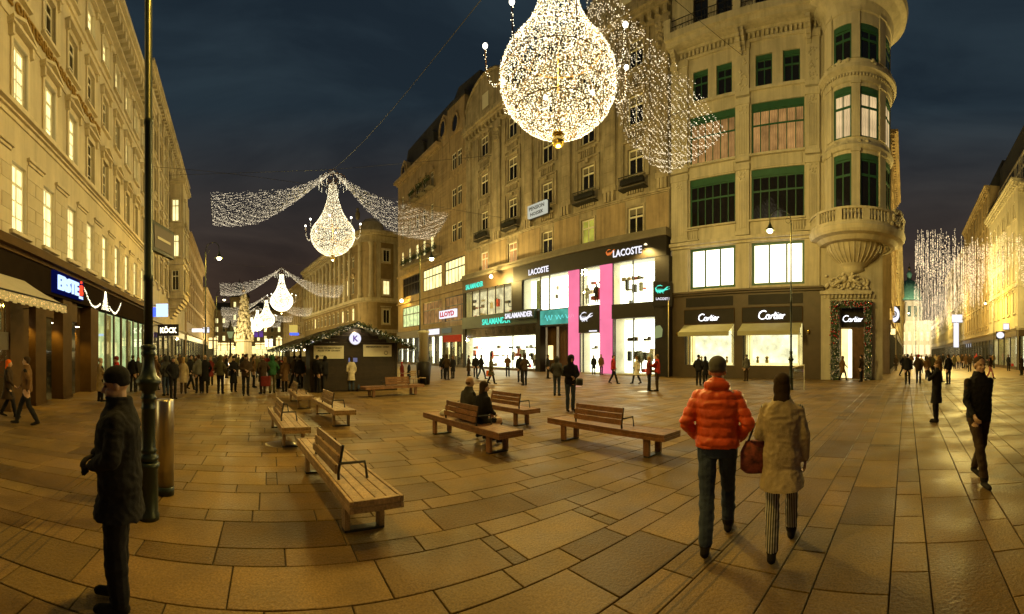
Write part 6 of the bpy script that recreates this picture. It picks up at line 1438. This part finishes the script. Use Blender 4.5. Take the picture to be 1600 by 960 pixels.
def hand(g, wrist, d, up, side, hi, curl=.5):
    """palm, four unequal bent fingers and a thumb from the side of the palm; d = forearm direction, up = back of the hand"""
    d = Vector(d).normalized(); up = Vector(up); up = (up-d*up.dot(d)).normalized(); s_ = d.cross(up)*side; w_ = Vector(wrist)
    if not hi: capsule(g, w_, w_+d*.07, .026, .030, 8); capsule(g, w_+d*.07, w_+d*.13-up*.03, .027, .016, 8); capsule(g, w_+d*.03+s_*.02, w_+d*.08+s_*.045-up*.01, .013, .011, 6); return
    for k in (-1.2, -.4, .4, 1.2): capsule(g, w_+s_*(.012*k), w_+d*.085+s_*(.019*k), .015, .013, 8)
    for k, L_ in ((-1.5,.062),(-.5,.074),(.5,.080),(1.5,.070)):
        b = w_+d*.088+s_*(.0185*k); d1 = (d*math.cos(curl)-up*math.sin(curl)); d2 = (d*math.cos(curl*2.2)-up*math.sin(curl*2.2)); m_ = b+d1*L_*.5; capsule(g, b, m_, .0098, .009, 7); capsule(g, m_, m_+d2*L_*.5, .009, .0075, 7)
    b = w_+d*.025+s_*.03; m_ = b+(d*.7+s_*.6-up*.25).normalized()*.042; capsule(g, b, m_, .013, .011, 7); capsule(g, m_, m_+(d*.95+s_*.05-up*.4).normalized()*.03, .011, .009, 7)
ARMS = {
 'down':  (((.245,-.03,1.15),(.25,.05,.90)), ((.245,-.03,1.15),(.25,.05,.90))),
 'swing': (((.235,-.14,1.17),(.24,-.12,.93)), ((.235,.06,1.15),(.22,.24,.98))),
 'front': (((.255,.02,1.15),(.07,.19,1.05)), ((.255,.02,1.15),(.05,.19,1.10))),
 'phone': (((.21,.18,1.22),(.05,.30,1.46)), ((.21,.18,1.22),(.05,.30,1.46))),
 'pocket':(((.29,-.06,1.16),(.20,.10,.98)), ((.29,-.06,1.16),(.20,.10,.98))),
 'hold':  (((.24,.0,1.15),(.20,.24,1.12)), ((.245,-.03,1.15),(.25,.05,.90))),
 'hug':   (((.26,.16,1.24),(.12,.42,1.26)), ((.26,.16,1.24),(.12,.42,1.20))),
}
def person_meshes(pose='stand', arms='down', coat='jacket', hair='short', stride=0, sex='m', hi=False, lean=0, headturn=0, headdown=0, bulky=1.0, quilt=False, legw=1.0, zbot=None, gloves=False):
    vx = .0085 if hi else .021; sit = pose == 'sit'; dz = -.42 if sit else 0; W_ = 1.0 if sex == 'm' else .90
    U = lambda p: (p[0]*W_, p[1]+lean*max(0, p[2]-.9), p[2]+dz)
    # --- legs
    legs = []
    for sd in (-1, 1):
        hip = U((.095*sd, 0, .90))
        if sit: kn = (.11*sd, .43, .50); an = (.12*sd, .40, .09)
        elif stride: 
            yf = stride*(.5 if sd > 0 else -.5); an = (.075*sd, yf, .085 if sd > 0 else .13); kn = (.085*sd, yf*.45+(.06 if sd > 0 else .05), .49)
        else: an = (.095*sd, 0.0+.02*sd, .085); kn = (.095*sd, .02, .49)
        legs.append((sd, hip, kn, an))
    g = G()
    for sd, hip, kn, an in legs:
        lw = legw; capsule(g, hip, kn, .094*W_*lw, .066*lw, 12); capsule(g, kn, lerp(kn, an, .35), .066*lw, .069*lw, 10); capsule(g, lerp(kn, an, .35), lerp(kn, an, .93), .069*lw, .060*lw, 10)
        back = stride and sd < 0; toe = (an[0]+.02*sd, an[1]+.145, .042 if not back else .035); heel = (an[0], an[1]-.035, .045 if not back else .085)
        capsule(g, heel, toe, .042, .036, 10); capsule(g, an, heel, .044, .042, 8); capsule(g, lerp(heel, toe, .6), (toe[0], toe[1]+.015, toe[2]-.005), .040, .034, 8)
    T = [(0,-.005,.84,.15,.11),(0,-.01,.94,.168,.118),(0,0,1.06,.145,.105),(0,.005,1.2,.158,.115),(0,0,1.33,.182,.115),(0,-.005,1.41,.165,.095),(0,-.005,1.47,.085,.068),(0,0,1.51,.06,.058)]
    loft(g, [(*U(t[:3]), t[3]*W_, t[4]) for t in T])
    hc = Vector(U((0,.02,1.635)))
    rotm = Matrix.Rotation(headturn, 3, 'Z') @ Matrix.Rotation(-headdown, 3, 'X')
    Hd = lambda x, y, z: hc+rotm @ Vector((x, y, z))
    capsule(g, U((0,-.005,1.44)), Hd(0,-.015,-.06), .056, .052, 12)
    def hball(c, r):
        q = G(); q.ball((0,0,0), r, 14, 10); o = len(g.v); g.v += [tuple(hc+rotm @ (Vector(c)+Vector(p))) for p in q.v]; g.f += [tuple(i+o for i in f) for f in q.f]; g.m += q.m
    hball((0,-.01,.03), (.076,.095,.090)); hball((0,.02,-.045), (.060,.070,.070)); hball((0,.055,-.085), (.030,.030,.022))
    capsule(g, Hd(0,.088,.005), Hd(0,.112,-.032), .010, .0145, 7)
    if hi:
        capsule(g, Hd(-.03,.083,.022), Hd(.03,.083,.022), .010, .010, 6)
        for sd in (-1,1): hball((.076*sd,-.01,-.012), (.010,.020,.030)); hball((.035*sd,.065,-.035), (.020,.018,.018)); capsule(g, Hd(.012*sd,.100,-.036), Hd(.015*sd,.094,-.036), .008, .006, 5)
        capsule(g, Hd(-.022,.088,-.062), Hd(.022,.088,-.062), .0065, .0065, 6); capsule(g, Hd(-.018,.086,-.073), Hd(.018,.086,-.073), .008, .008, 6)
    A = ARMS[arms]; wr = []
    for i, sd in enumerate((-1, 1)):
        sh = U((.185*sd, -.005, 1.405)); el, wt = A[i]
        if sit: el, wt = (.25,.05,1.16), (.10,.30,1.05)
        el = U((el[0]*sd, el[1], el[2])); wt = U((wt[0]*sd, wt[1], wt[2])); capsule(g, sh, el, .052, .040, 10); capsule(g, el, wt, .040, .026, 10)
        d = Vector(wt)-Vector(el); up = Vector((sd,0,0)) if abs(d.normalized().z) > .5 and arms not in ('front','phone') else Vector((0,.3,1)); hand(g, wt, d, up, sd, hi, .45 if arms != 'down' else .3); wr.append((sh, el, wt))
    body = remesh(g, vx, 3 if not hi else 2, 'body')
    # materials by place: 0 skin, 1 trousers, 2 shoes
    from mathutils import noise as NZ
    n = len(body.vertices); V = np.empty(n*3, np.float32); body.vertices.foreach_get('co', V); V = V.reshape(n,3); NV = np.empty(n*3, np.float32); body.vertex_normals.foreach_get('vector', NV); NV = NV.reshape(n,3)
    for i_ in np.nonzero((V[:,2] > .13) & (V[:,2] < .86+dz*0))[0]:
        c = V[i_]; V[i_] += NV[i_]*(NZ.noise(Vector((c[0]*9, c[1]*9, c[2]*15+7)))*.011+NZ.noise(Vector((c[0]*20, c[1]*20, c[2]*34)))*.005)
    body.vertices.foreach_set('co', V.ravel())
    n = len(body.polygons); C = np.empty(n*3, np.float32); body.polygons.foreach_get('center', C); C = C.reshape(n, 3); z = C[:,2]
    skin = z > 1.50+dz
    for w_ in wr:
        q = np.array(w_[2]); dd = np.array(w_[2])-np.array(w_[1]); dd = dd/np.linalg.norm(dd); r_ = C-q
        if arms == 'pocket': continue
        skin |= (np.linalg.norm(r_, axis=1) < .24) & (r_ @ dd > -.01) & (z > .3)
    foot = np.zeros(n, bool)
    for l in legs: foot |= (np.hypot(C[:,0]-l[3][0], C[:,1]-l[3][1]-.06) < .19) & (z < (.105 if not stride else .14))
    body.polygons.foreach_set('material_index', np.where(skin, np.where((z < 1.3) & gloves, 2, 0), np.where(foot, 2, 1)).astype(np.int32))
    # --- coat
    g = G(); k = bulky; zb = zbot or {'jacket':.84, 'short':.93, 'coat':.55, 'long':.42}[coat]; e = .018
    R_ = [(0,-.005,.84+.0,.185,.135),(0,-.008,.96,.19,.14),(0,0,1.08,.172,.135),(0,.005,1.22,.182,.142),(0,0,1.34,.202,.135),(0,-.005,1.42,.175,.112),(0,-.005,1.475,.112,.09),(0,.0,1.53,.084,.084),(0,.004,1.555,.083,.083)]
    if sit: R_ = R_[0:]; R_[0] = (0,.03,.86,.20,.17)
    rings = [(*U(t[:3]), t[3]*W_*k, t[4]*k) for t in R_ if t[2] >= zb-.02]
    if zb < .84 and not sit:
        fl = .5*abs(stride)*.35; n_ = 4
        for j in range(1, n_+1): z = .84-(.84-zb)*j/n_; rings.insert(0, (0, 0, z, (.185+.035*j/n_)*W_*k, .135*k+.03*j/n_+fl*j/n_))
    elif rings[0][2] > zb+dz+.01: rings.insert(0, (0, 0, zb+dz, .185*W_*k, .135*k))
    loft(g, rings, 22)
    for i, (sh, el, wt) in enumerate(wr): capsule(g, (sh[0]*.93, sh[1], sh[2]-.012), el, .064*k, .058*k, 12); capsule(g, el, lerp(el, wt, .94), .057*k, .042*k, 12)
    if quilt: hball((0,-.085,-.13), (.125,.065,.075))
    if hair == 'hood': capsule(g, Hd(0,-.03,-.03), Hd(0,-.03,.03), .118, .118, 12)
    cm = remesh(g, max(vx*1.15, .01), 3, 'coat')
    rr = random.Random(5)
    n = len(cm.vertices); V = np.empty(n*3, np.float32); cm.vertices.foreach_get('co', V); V = V.reshape(n,3); NV = np.empty(n*3, np.float32); cm.vertex_normals.foreach_get('vector', NV); NV = NV.reshape(n,3)
    for i_ in range(n):
        c = Vector(V[i_]); q = NZ.noise(Vector((c.x*9, c.y*9, c.z*4)))*.007+abs(NZ.noise(Vector((c.x*13+c.z*4, c.y*13, c.z*17))))*-.016+NZ.noise(Vector((c.x*30, c.y*30, c.z*26)))*.003
        if quilt: q = .0135*(abs(math.sin((c.z-.06*abs(c.x)+.010*NZ.noise(Vector((c.x*5,c.y*5,c.z*3))))*PI/.086))**.6-.55)+q*.9
        V[i_] += NV[i_]*q
    cm.vertices.foreach_set('co', V.ravel())
    # --- hair or hat
    g = G()
    if hair in ('short', 'bald'):
        if hair == 'short': hball((0,-.022,.050), (.083,.095,.080)); hball((0,-.05,.0), (.074,.060,.075))
        else: hball((0,-.06,-.01), (.078,.045,.045))
    elif hair == 'long': hball((0,-.020,.045), (.088,.100,.088)); hball((0,-.055,-.03), (.088,.062,.13)); hball((0,-.075,-.13), (.085,.05,.10))
    elif hair == 'beanie': hball((0,-.012,.062), (.088,.103,.085)); hball((0,-.030,.02), (.084,.082,.05))
    elif hair == 'cap': hball((0,-.012,.062), (.087,.103,.075)); capsule(g, Hd(-.035,.075,.045), Hd(.035,.075,.045), .020, .020, 8); capsule(g, Hd(-.02,.12,.038), Hd(.02,.12,.038), .016, .016, 8); capsule(g, Hd(0,.08,.045), Hd(0,.12,.04), .03, .024, 8)
    else: hball((0,-.02,.04), (.07,.08,.07))
    hm = remesh(g, .010 if hi else .018, 2, 'hair' if hair in ('short','long','bald') else ('cap' if hair == 'cap' else ('knit_hat' if hair == 'beanie' else 'hair')))
    return dict(body=body, coat=cm, hair=hm, hairname='hair' if hair in ('short','long','bald','hood') else {'cap':'peaked_cap','beanie':'knit_hat'}[hair], head=(hc, rotm), wr=wr)
FAB = {}
def fab(c, name='woven_cloth', **k):
    key = (tuple(round(x,3) for x in c), name)
    if key not in FAB: FAB[key] = mat(name, c, k.get('rough',.9), .25, 6, .3, 120, spec=.15)
    return FAB[key]
SKIN = mat('skin', (.42,.25,.16), .55, .08, 8, .05, 80)
CO = {'black':(.014,.013,.014),'dark brown':(.045,.028,.016),'navy':(.018,.024,.045),'grey':(.12,.115,.10),'dark grey':(.045,.043,.040),'beige':(.42,.33,.20),'cream':(.60,.52,.38),'red':(.40,.03,.02),
      'dark red':(.16,.025,.02),'green':(.03,.10,.04),'olive':(.09,.08,.04),'brown':(.13,.07,.03),'orange':(.75,.13,.015),'blue':(.04,.07,.16),'white':(.62,.58,.50),'blond':(.35,.22,.09),'jeans':(.045,.06,.09),'pink':(.4,.14,.14)}
PM = {}
def person(px, py, spec, face, coat, leg, hat, label, h=1.75, group=None, mats=None, loc=None, z=0):
    """face = heading in degrees relative to the line of sight: 0 looks away from the camera, 180 towards it, 90 right"""
    if spec not in PM: PM[spec] = person_meshes(**SPECS[spec])
    m_ = PM[spec]; x, y = loc or gp(px, py); a = math.atan2(x, y); s_ = h/1.755
    t = thing('person', label, 'person', (x, y, z), -(a+math.radians(face)), group); t.scale = (s_, s_, s_)
    def sub(name, me, ms):
        if len(me.materials) == 0:
            for q in ms: me.materials.append(q)
        o = link(name, me, t)
        for i, q in enumerate(ms): o.material_slots[i].link = 'OBJECT'; o.material_slots[i].material = q
        return o
    sub('body', m_['body'], [SKIN, mats.get('leg') if mats and 'leg' in mats else fab(CO[leg]), fab((.02,.017,.014), 'shoe_leather')])
    sub(SPECS[spec].get('coat','jacket') if SPECS[spec].get('coat') != 'short' else 'jacket', m_['coat'], [mats['coat'] if mats and 'coat' in mats else fab(CO[coat])])
    sub(m_['hairname'], m_['hair'], [fab(CO[hat], 'hair_or_knit')])
    if SPECS[spec].get('hi'):
        hc, rm = m_['head']; 
        for sd in (-1,1): e = part('eye', G().ball(tuple(hc+rm @ Vector((.031*sd,.079,.004))), .0115, 10, 8), [M['eye']], t, True)
    return t
M['eye'] = mat('eye', (.05,.035,.03), .15, .1, 3, 0)
SPECS = {
 'cop':   dict(arms='front', coat='jacket', hair='beanie', hi=True, headdown=.15, bulky=1.22, legw=1.25, zbot=.70, gloves=True),
 'puffer':dict(arms='pocket', coat='short', hair='beanie', stride=.62, hi=True, bulky=1.13, quilt=True, legw=1.05),
 'lady':  dict(arms='hold', coat='coat', hair='long', stride=.60, sex='f', hi=True, bulky=1.14, zbot=.66),
 'walkR': dict(arms='swing', coat='jacket', hair='short', stride=.55, hi=True),
 'ms':    dict(arms='down', coat='jacket', hair='short'),
 'mp':    dict(arms='pocket', coat='jacket', hair='beanie', bulky=1.07),
 'mw':    dict(arms='swing', coat='jacket', hair='short', stride=.6),
 'mf':    dict(arms='front', coat='jacket', hair='cap', headdown=.3),
 'mc':    dict(arms='pocket', coat='coat', hair='bald'),
 'fs':    dict(arms='down', coat='coat', hair='long', sex='f'),
 'fw':    dict(arms='swing', coat='coat', hair='long', stride=.5, sex='f'),
 'fl':    dict(arms='front', coat='long', hair='beanie', sex='f'),
 'fp':    dict(arms='phone', coat='coat', hair='long', sex='f', headdown=.1, lean=-.08, hi=True),
 'hd':    dict(arms='pocket', coat='jacket', hair='hood'),
 'sitm':  dict(pose='sit', arms='front', coat='jacket', hair='bald', lean=.10),
 'sitf':  dict(pose='sit', arms='front', coat='jacket', hair='long', sex='f', lean=.12, headturn=-.4),
 'hug':   dict(arms='hug', coat='jacket', hair='short'),
 'gaze':  dict(arms='front', coat='jacket', hair='hood', headdown=.55, lean=.08),
}
person(186, 948, 'cop', -82, 'black', 'black', 'black', 'man in black padded jacket and knit hat, in profile beside the nearest lamp post', 1.735)
puf = mat('orange_quilted_nylon', (.72,.095,.012), .42, .10, 5, .15, 60)
def striped():
    m_ = mat('striped_leggings', (.05,.05,.05), .8, .1, 5, 0); t = m_.node_tree; b = t.nodes['Principled BSDF']; w_ = t.nodes.new('ShaderNodeTexWave'); w_.inputs['Scale'].default_value = 14; w_.bands_direction = 'X'
    tc = t.nodes.new('ShaderNodeTexCoord'); t.links.new(tc.outputs['Object'], w_.inputs[0]); cr = t.nodes.new('ShaderNodeValToRGB'); t.links.new(w_.outputs[0], cr.inputs[0]); cr.color_ramp.elements[0].color = (.02,.02,.02,1); cr.color_ramp.elements[0].position = .5; cr.color_ramp.elements[1].position = .6; cr.color_ramp.elements[1].color = (.45,.42,.36,1)
    t.links.new(cr.outputs[0], b.inputs['Base Color']); return m_
person(1121, 852, 'puffer', 6, 'orange', 'jeans', 'grey', 'man in a bright orange quilted jacket and grey knit hat walking away', 1.80, mats={'coat': puf})
person(1222, 862, 'lady', 4, 'beige', 'black', 'dark brown', 'long-haired woman in a beige coat and striped leggings walking beside the orange jacket', 1.66, mats={'leg': striped()})
x, y = gp(1188, 850); bg_ = thing('shoulder_bag', 'large red patterned bag carried by the woman in the beige coat', 'bag', (x,y,0), -math.atan2(x,y)+.3)
g = G(); loft(g, [(0,0,.70,.15,.06),(0,0,.74,.20,.085),(0,0,.90,.20,.09),(0,0,1.0,.15,.06),(0,0,1.01,.10,.02)], 16); part('bag_body', g, [mat('red_brown_pattern', (.20,.045,.03), .8, .75, 18, .2, 60)], bg_, True); part('strap', G().tube([(-.13,0,.98),(-.06,0,1.16),(.05,.0,1.18),(.13,0,.98)], .012, 5), [M['black']], bg_)
person(1530, 752, 'walkR', 150, 'black', 'dark brown', 'dark brown', 'man in a dark jacket walking towards the camera at the right edge', 1.80)
person(1463, 660, 'fp', -75, 'black', 'black', 'brown', 'woman in black coat leaning back with raised camera, alone on the square', 1.66)
person(891, 643, 'gaze', 160, 'black', 'jeans', 'black', 'man in a black hooded jacket looking down, standing behind the long reddish bench', 1.78)
x, y = gp(905, 641); bg_ = thing('shoulder_bag', 'small black shoulder bag hanging at the hip of the man looking down', 'bag', (x,y,0), 0); part('bag_body', loft(G(), [(0,0,.80,.13,.05),(0,0,.84,.15,.06),(0,0,1.0,.15,.06),(0,0,1.03,.12,.04)], 12), [M['black']], bg_, True); part('strap', G().tube([(-.12,0,1.0),(-.2,-.05,1.25),(-.26,-.02,1.42)], .012, 5), [M['black']], bg_)
person(870, 619, 'hd', 20, 'dark grey', 'jeans', 'black', 'man in dark grey jacket just behind the man looking down', 1.7)
person(1014, 612, 'hug', 80, 'dark red', 'black', 'blond', 'left one of the embracing couple in dark red jackets', 1.68); person(1027, 612, 'hug', -80, 'red', 'dark brown', 'brown', 'right one of the embracing couple, in a brighter red jacket', 1.78)
person(0, 0, 'sitm', 0, 'dark grey', 'black', 'brown', 'balding man in grey coat seated on the middle bench, back to the camera', 1.78, loc=(-7.22, 4.62)).rotation_euler[2] = .05
person(0, 0, 'sitf', 0, 'black', 'black', 'dark brown', 'long-haired person in black sitting close beside the grey-coated man on the bench', 1.68, loc=(-6.72, 4.64)).rotation_euler[2] = .1
bg_ = thing('carrier_bag', 'crumpled pale bag lying on the bench left of the seated couple', 'bag', (-7.95, 4.55, .452), .3); g = G(); loft(g, [(0,0,0,.17,.11),(0,0,.06,.18,.12),(.02,0,.12,.10,.07),(.03,0,.14,.03,.03)], 12); part('bag_body', g, [M['board']], bg_, True)
bg_ = thing('handbag', 'black handbag standing on the bench beside the seated man', 'bag', (-7.62, 4.70, .452), .3); g = G(); loft(g, [(0,0,0,.14,.08),(0,0,.18,.14,.08),(0,0,.24,.09,.04)], 12); part('bag_body', g, [M['black']], bg_, True); part('handle', G().tube([(-.08,0,.22),(-.05,0,.34),(.05,0,.34),(.08,0,.22)], .01, 5), [M['black']], bg_)
# --- the crowds: (column, foot row, kind, heading, coat, legs, hair/hat, height)
NOUN = {'ms':'man','mp':'man in knit hat','mw':'striding man','mf':'man in cap','mc':'balding man','fs':'long-haired woman','fw':'walking woman','fl':'woman in knit hat','fp':'woman with raised arms','hd':'hooded person'}
ORD = ['first','second','third','fourth','fifth','sixth','seventh','eighth','ninth','tenth','eleventh','twelfth','thirteenth','fourteenth','fifteenth','sixteenth','seventeenth','eighteenth','nineteenth','twentieth','twenty-first','twenty-second','twenty-third','twenty-fourth','twenty-fifth','twenty-sixth','twenty-seventh','twenty-eighth','twenty-ninth','thirtieth']
def crowd(where, group, rows):
    rows = sorted(rows)
    for i, (px, py, sp, fc, c, l, h_, ht) in enumerate(rows):
        g_ = 'coat' if SPECS[sp].get('coat') in ('coat','long') else 'jacket'
        person(px+R.uniform(-2,2), py, sp, fc+R.uniform(-32,32), c, l, h_, f"{NOUN[sp]} in {c} {g_}, {ORD[i]} from the left {where}", ht, group)
crowd('near the bank entrance', 'people in front of the bank', [(14,652,'fw',100,'dark brown','black','orange',1.66),(44,664,'mw',-80,'brown','black','dark brown',1.76),(158,628,'fl',90,'beige','black','beige',1.65),(181,630,'mp',-60,'red','black','dark red',1.72)])
crowd('beyond the steel column', 'crowd on the left side of the street', [
 (206,613,'ms',20,'black','black','dark brown',1.76),(217,611,'fs',200,'dark grey','black','brown',1.66),(244,610,'mc',10,'brown','black','brown',1.74),(256,607,'ms',190,'dark brown','black','black',1.78),
 (261,619,'hd',5,'dark grey','jeans','black',1.74),(270,624,'mp',170,'black','black','grey',1.70),(285,616,'fs',15,'beige','dark brown','blond',1.66),(296,609,'mw',100,'black','black','black',1.75),
 (309,615,'ms',-5,'grey','black','dark brown',1.78),(320,615,'mc',30,'black','black','brown',1.76),(331,603,'fs',180,'dark red','black','blond',1.64),(346,616,'hd',10,'olive','black','olive',1.76)])
crowd('left of the hut', 'crowd in front of the market stalls', [
 (366,613,'fl',190,'black','black','black',1.70),(383,619,'mf',175,'dark brown','black','black',1.80),(396,606,'ms',60,'brown','black','dark brown',1.74),(409,616,'mc',-30,'dark brown','dark brown','brown',1.76),(424,615,'hd',15,'green','olive','green',1.76),(433,608,'fs',100,'olive','black','brown',1.66),
 (446,613,'fs',-20,'brown','black','blond',1.68),(458,609,'mw',60,'dark brown','black','black',1.74),(470,612,'ms',-10,'black','black','black',1.76)])
crowd('in distant back rows', 'far back rows of the left crowd', [(px, R.uniform(583,597), R.choice(['ms','mp','mw','fs','fl','hd','mc','fw']), R.choice([0,180,90,-90,20,160]), R.choice(['black','dark brown','dark grey','brown','olive','navy','beige','dark red']), R.choice(['black','dark brown','jeans']), R.choice(['dark brown','black','brown','grey']), R.uniform(1.62,1.82)) for px in [210+8*i for i in range(29)]])
crowd('far below the chandeliers', 'people far down the market street', [(px, R.uniform(572,581), R.choice(['ms','mp','fs','hd']), R.choice([0,180,90]), R.choice(['black','dark brown','dark grey','brown','grey']), 'black', 'dark brown', R.uniform(1.62,1.82)) for px in range(330, 434, 7)])
crowd('at the hut front', 'people at the market hut', [(494,614,'ms',40,'black','black','black',1.76),(509,613,'hd',-30,'black','black','black',1.72),(549,612,'fs',0,'cream','jeans','dark brown',1.70),(561,611,'mw',20,'dark grey','jeans','black',1.72),(628,599,'fs',100,'dark red','black','red',1.3),(641,600,'mc',-90,'navy','black','black',1.3)])
crowd('outside the shoe shop', 'people in front of the shoe shop', [(692,593,'ms',0,'black','black','dark brown',1.74),(700,594,'hd',20,'dark brown','black','black',1.76),(708,592,'fs',-20,'black','black','brown',1.66),(732,588,'fl',60,'dark brown','black','dark brown',1.66),(743,590,'ms',20,'black','black','black',1.74),(752,593,'mw',60,'black','jeans','black',1.74),(769,600,'fw',100,'olive','black','brown',1.66),(795,589,'mf',0,'brown','black','blond',1.72),(811,598,'ms',10,'black','black','dark red',1.8),(821,603,'hd',-10,'dark brown','black','black',1.8),(836,580,'fs',0,'brown','black','brown',1.64),(856,592,'ms',90,'black','black','black',1.74)])
crowd('outside fashion shops', 'people in front of the fashion and jewellery shops', [(927,586,'fs',180,'black','black','black',1.68),(938,586,'ms',170,'brown','black','brown',1.74),(958,600,'mw',85,'red','black','dark brown',1.72),(993,600,'fw',-85,'white','black','brown',1.66),(1093,603,'mp',30,'black','black','black',1.74),(1103,600,'fs',-10,'black','black','black',1.66),(1165,596,'ms',0,'grey','dark brown','grey',1.76),(1318,595,'fw',60,'brown','black','brown',1.66),(1345,597,'ms',-90,'dark brown','black','black',1.74)])
crowd('in the narrow street', 'crowd in the narrow street', [(1366,584,'ms',10,'brown','black','white',1.74),(1376,581,'fs',170,'white','black','blond',1.62),(1402,580,'fs',0,'dark brown','black','brown',1.66),(1410,588,'mw',60,'black','black','white',1.72),(1420,602,'ms',0,'black','black','black',1.80),(1437,600,'mp',-10,'dark brown','black','red',1.76),(1447,594,'fs',20,'brown','black','olive',1.64),(1456,590,'hd',170,'olive','black','black',1.72),(1468,598,'fw',60,'brown','black','blond',1.68),(1481,601,'ms',-20,'black','black','dark brown',1.80),(1492,577,'fs',10,'olive','black','brown',1.66),(1503,576,'ms',90,'dark brown','black','black',1.76),(1511,575,'mw',-60,'dark grey','black','black',1.76),(1527,572,'mp',0,'red','black','red',1.74),(1546,592,'mw',90,'dark brown','pink','dark brown',1.74),(1575,580,'fs',10,'black','black','brown',1.70),(1595,587,'fl',-10,'dark brown','black','grey',1.70)])
crowd('deep in narrow street', 'people far back in the narrow street', [(px, R.uniform(567,583), R.choice(['ms','fs','mp','hd']), R.choice([0,180]), R.choice(['black','dark brown','brown','dark grey','beige']), 'black', R.choice(['dark brown','brown','black']), R.uniform(1.62,1.82)) for px in [1370+7*i for i in range(27)]])
def bag(px, py, z, label, c, w_=.17):
    x, y = gp(px, py); t = thing('carrier_bag', label, 'bag', (x,y,0), -az(px)); g = G(); loft(g, [(0,0,z,w_,.07),(0,0,z+w_*2,w_,.07)], 12); part('bag_body', g, [M[c] if c in M else fab(CO[c])], t); part('handle', G().tube([(-w_*.5,0,z+w_*2),(-w_*.3,0,z+w_*2+.14),(w_*.3,0,z+w_*2+.14),(w_*.5,0,z+w_*2)], .008, 4), [M['black']], t)
    return t
bag(764, 600, .45, 'bright orange carrier bag held in front of the shoe shop', 'orange'); bag(415, 617, .38, 'red and white striped bag in the left crowd', 'dark red', .22); bag(1582, 580, .5, 'red shopping bag by the woman at the far right', 'red', .13)
x, y = gp(556, 611); t = thing('shoulder_bag', 'brown shoulder bag on the woman in the cream coat at the hut', 'bag', (x-.05,y,0), 1.3); part('bag_body', loft(G(), [(0,0,.95,.12,.05),(0,0,1.2,.12,.05)], 10), [M['wood_door']], t, True); part('strap', G().tube([(-.08,0,1.2),(0,0,1.5),(.08,0,1.2)], .012, 4), [M['black']], t)
# mannequins behind the show window glass
for k, (px, z, c, l) in enumerate(((934,6.25,'black','mannequin in black in the upper show window between the pink panels'),(1003,.3,'olive','left mannequin in the right lower show window'),(1018,.3,'white','right mannequin in the right lower show window'),(920,6.25,'white','small pale mannequin beside the red chair in the upper show window'))):
    x = DS*math.tan(az(px)); o = person(0,0,['fs','ms','fs','fs'][k],180,c,'black','white',l,1.75,loc=(x*1.0, DS-.2), z=z); o.name = 'mannequin'; o['category'] = 'mannequin'
# cafe furniture at the hut corner
def cafe(px, py, label, kind):
    x, y = gp(px, py); t = thing(kind, label, 'chair' if kind == 'cafe_chair' else 'table', (x,y,0), R.random()*3)
    if kind == 'cafe_chair':
        part('seat', G().box(-.2,.2,-.2,.2,.43,.46), [M['plank']], t)
        for k in range(3): part('back_slat', G().box(-.2,.2,.19,.21,.6+k*.1,.67+k*.1), [M['plank']], t)
        for sx in (-1,1): part('leg', G().tube([(sx*.18,.2,0),(sx*.18,.18,.45),(sx*.19,.21,.88)], .012, 5), [M['iron']], t); part('leg', G().tube([(sx*.18,-.2,0),(sx*.18,-.18,.43)], .012, 5), [M['iron']], t)
    else: part('table_top', G().lathe([(.3,.71),(.31,.73),(0,.74)], 16), [M['plank']], t); part('table_leg', G().lathe([(.22,0),(.03,.04),(.03,.71)], 10), [M['iron']], t)
cafe(648,605,'slatted cafe chair right of the seated people by the hut','cafe_chair'); cafe(660,603,'second slatted cafe chair next to the pale pillar','cafe_chair'); cafe(637,604,'small round cafe table by the hut corner','cafe_table')
# white round notice at the hut corner
x, y = gp(605, 606); t = thing('round_notice', 'small round white notice disc standing at the right foot of the market hut', 'sign', (x,y,0), -az(605)); n = 20
g = G(); g.ext([(.19*math.cos(2*PI*i/n), .62+.19*math.sin(2*PI*i/n)) for i in range(n)], -.02, .0); part('disc', g, [M['board']], t); part('post', G().tube([(0,.02,0),(0,.02,.5)], .02, 5), [M['iron']], t); part('ring_mark', G().tube([(.08*math.cos(a),-.025,.62+.08*math.sin(a)) for a in [i*PI/8 for i in range(17)]], .015, 4), [M['black']], t)
x, y = gp(592, 609); t = thing('waste_bin', 'black litter bin standing against the market hut front', 'bin', (x,y,0), PI/2); part('bin_body', G().lathe([(.22,0),(.25,.9),(.23,.95)], 14), [M['black']], t, True); part('bin_lid', G().lathe([(.26,.95),(.24,1.02),(.0,1.08)], 14), [M['pole']], t, True)
# manhole plates that catch the light
for k, (px, py) in enumerate(((1006,612),(438,694),(900,604))):
    x, y = gp(px, py); tag(part('manhole_plate', G().lathe([(.0,.0035),(.30,.0035),(.33,-.004)][::-1], 20), [M['metal']], None, loc=(x,y,0)), ['worn metal plate in the paving beside the embracing couple','small metal plate in the paving left of the left benches','metal plate in the paving before the fashion shop'][k], 'manhole cover')

bpy.data.scenes.remove(WORK)
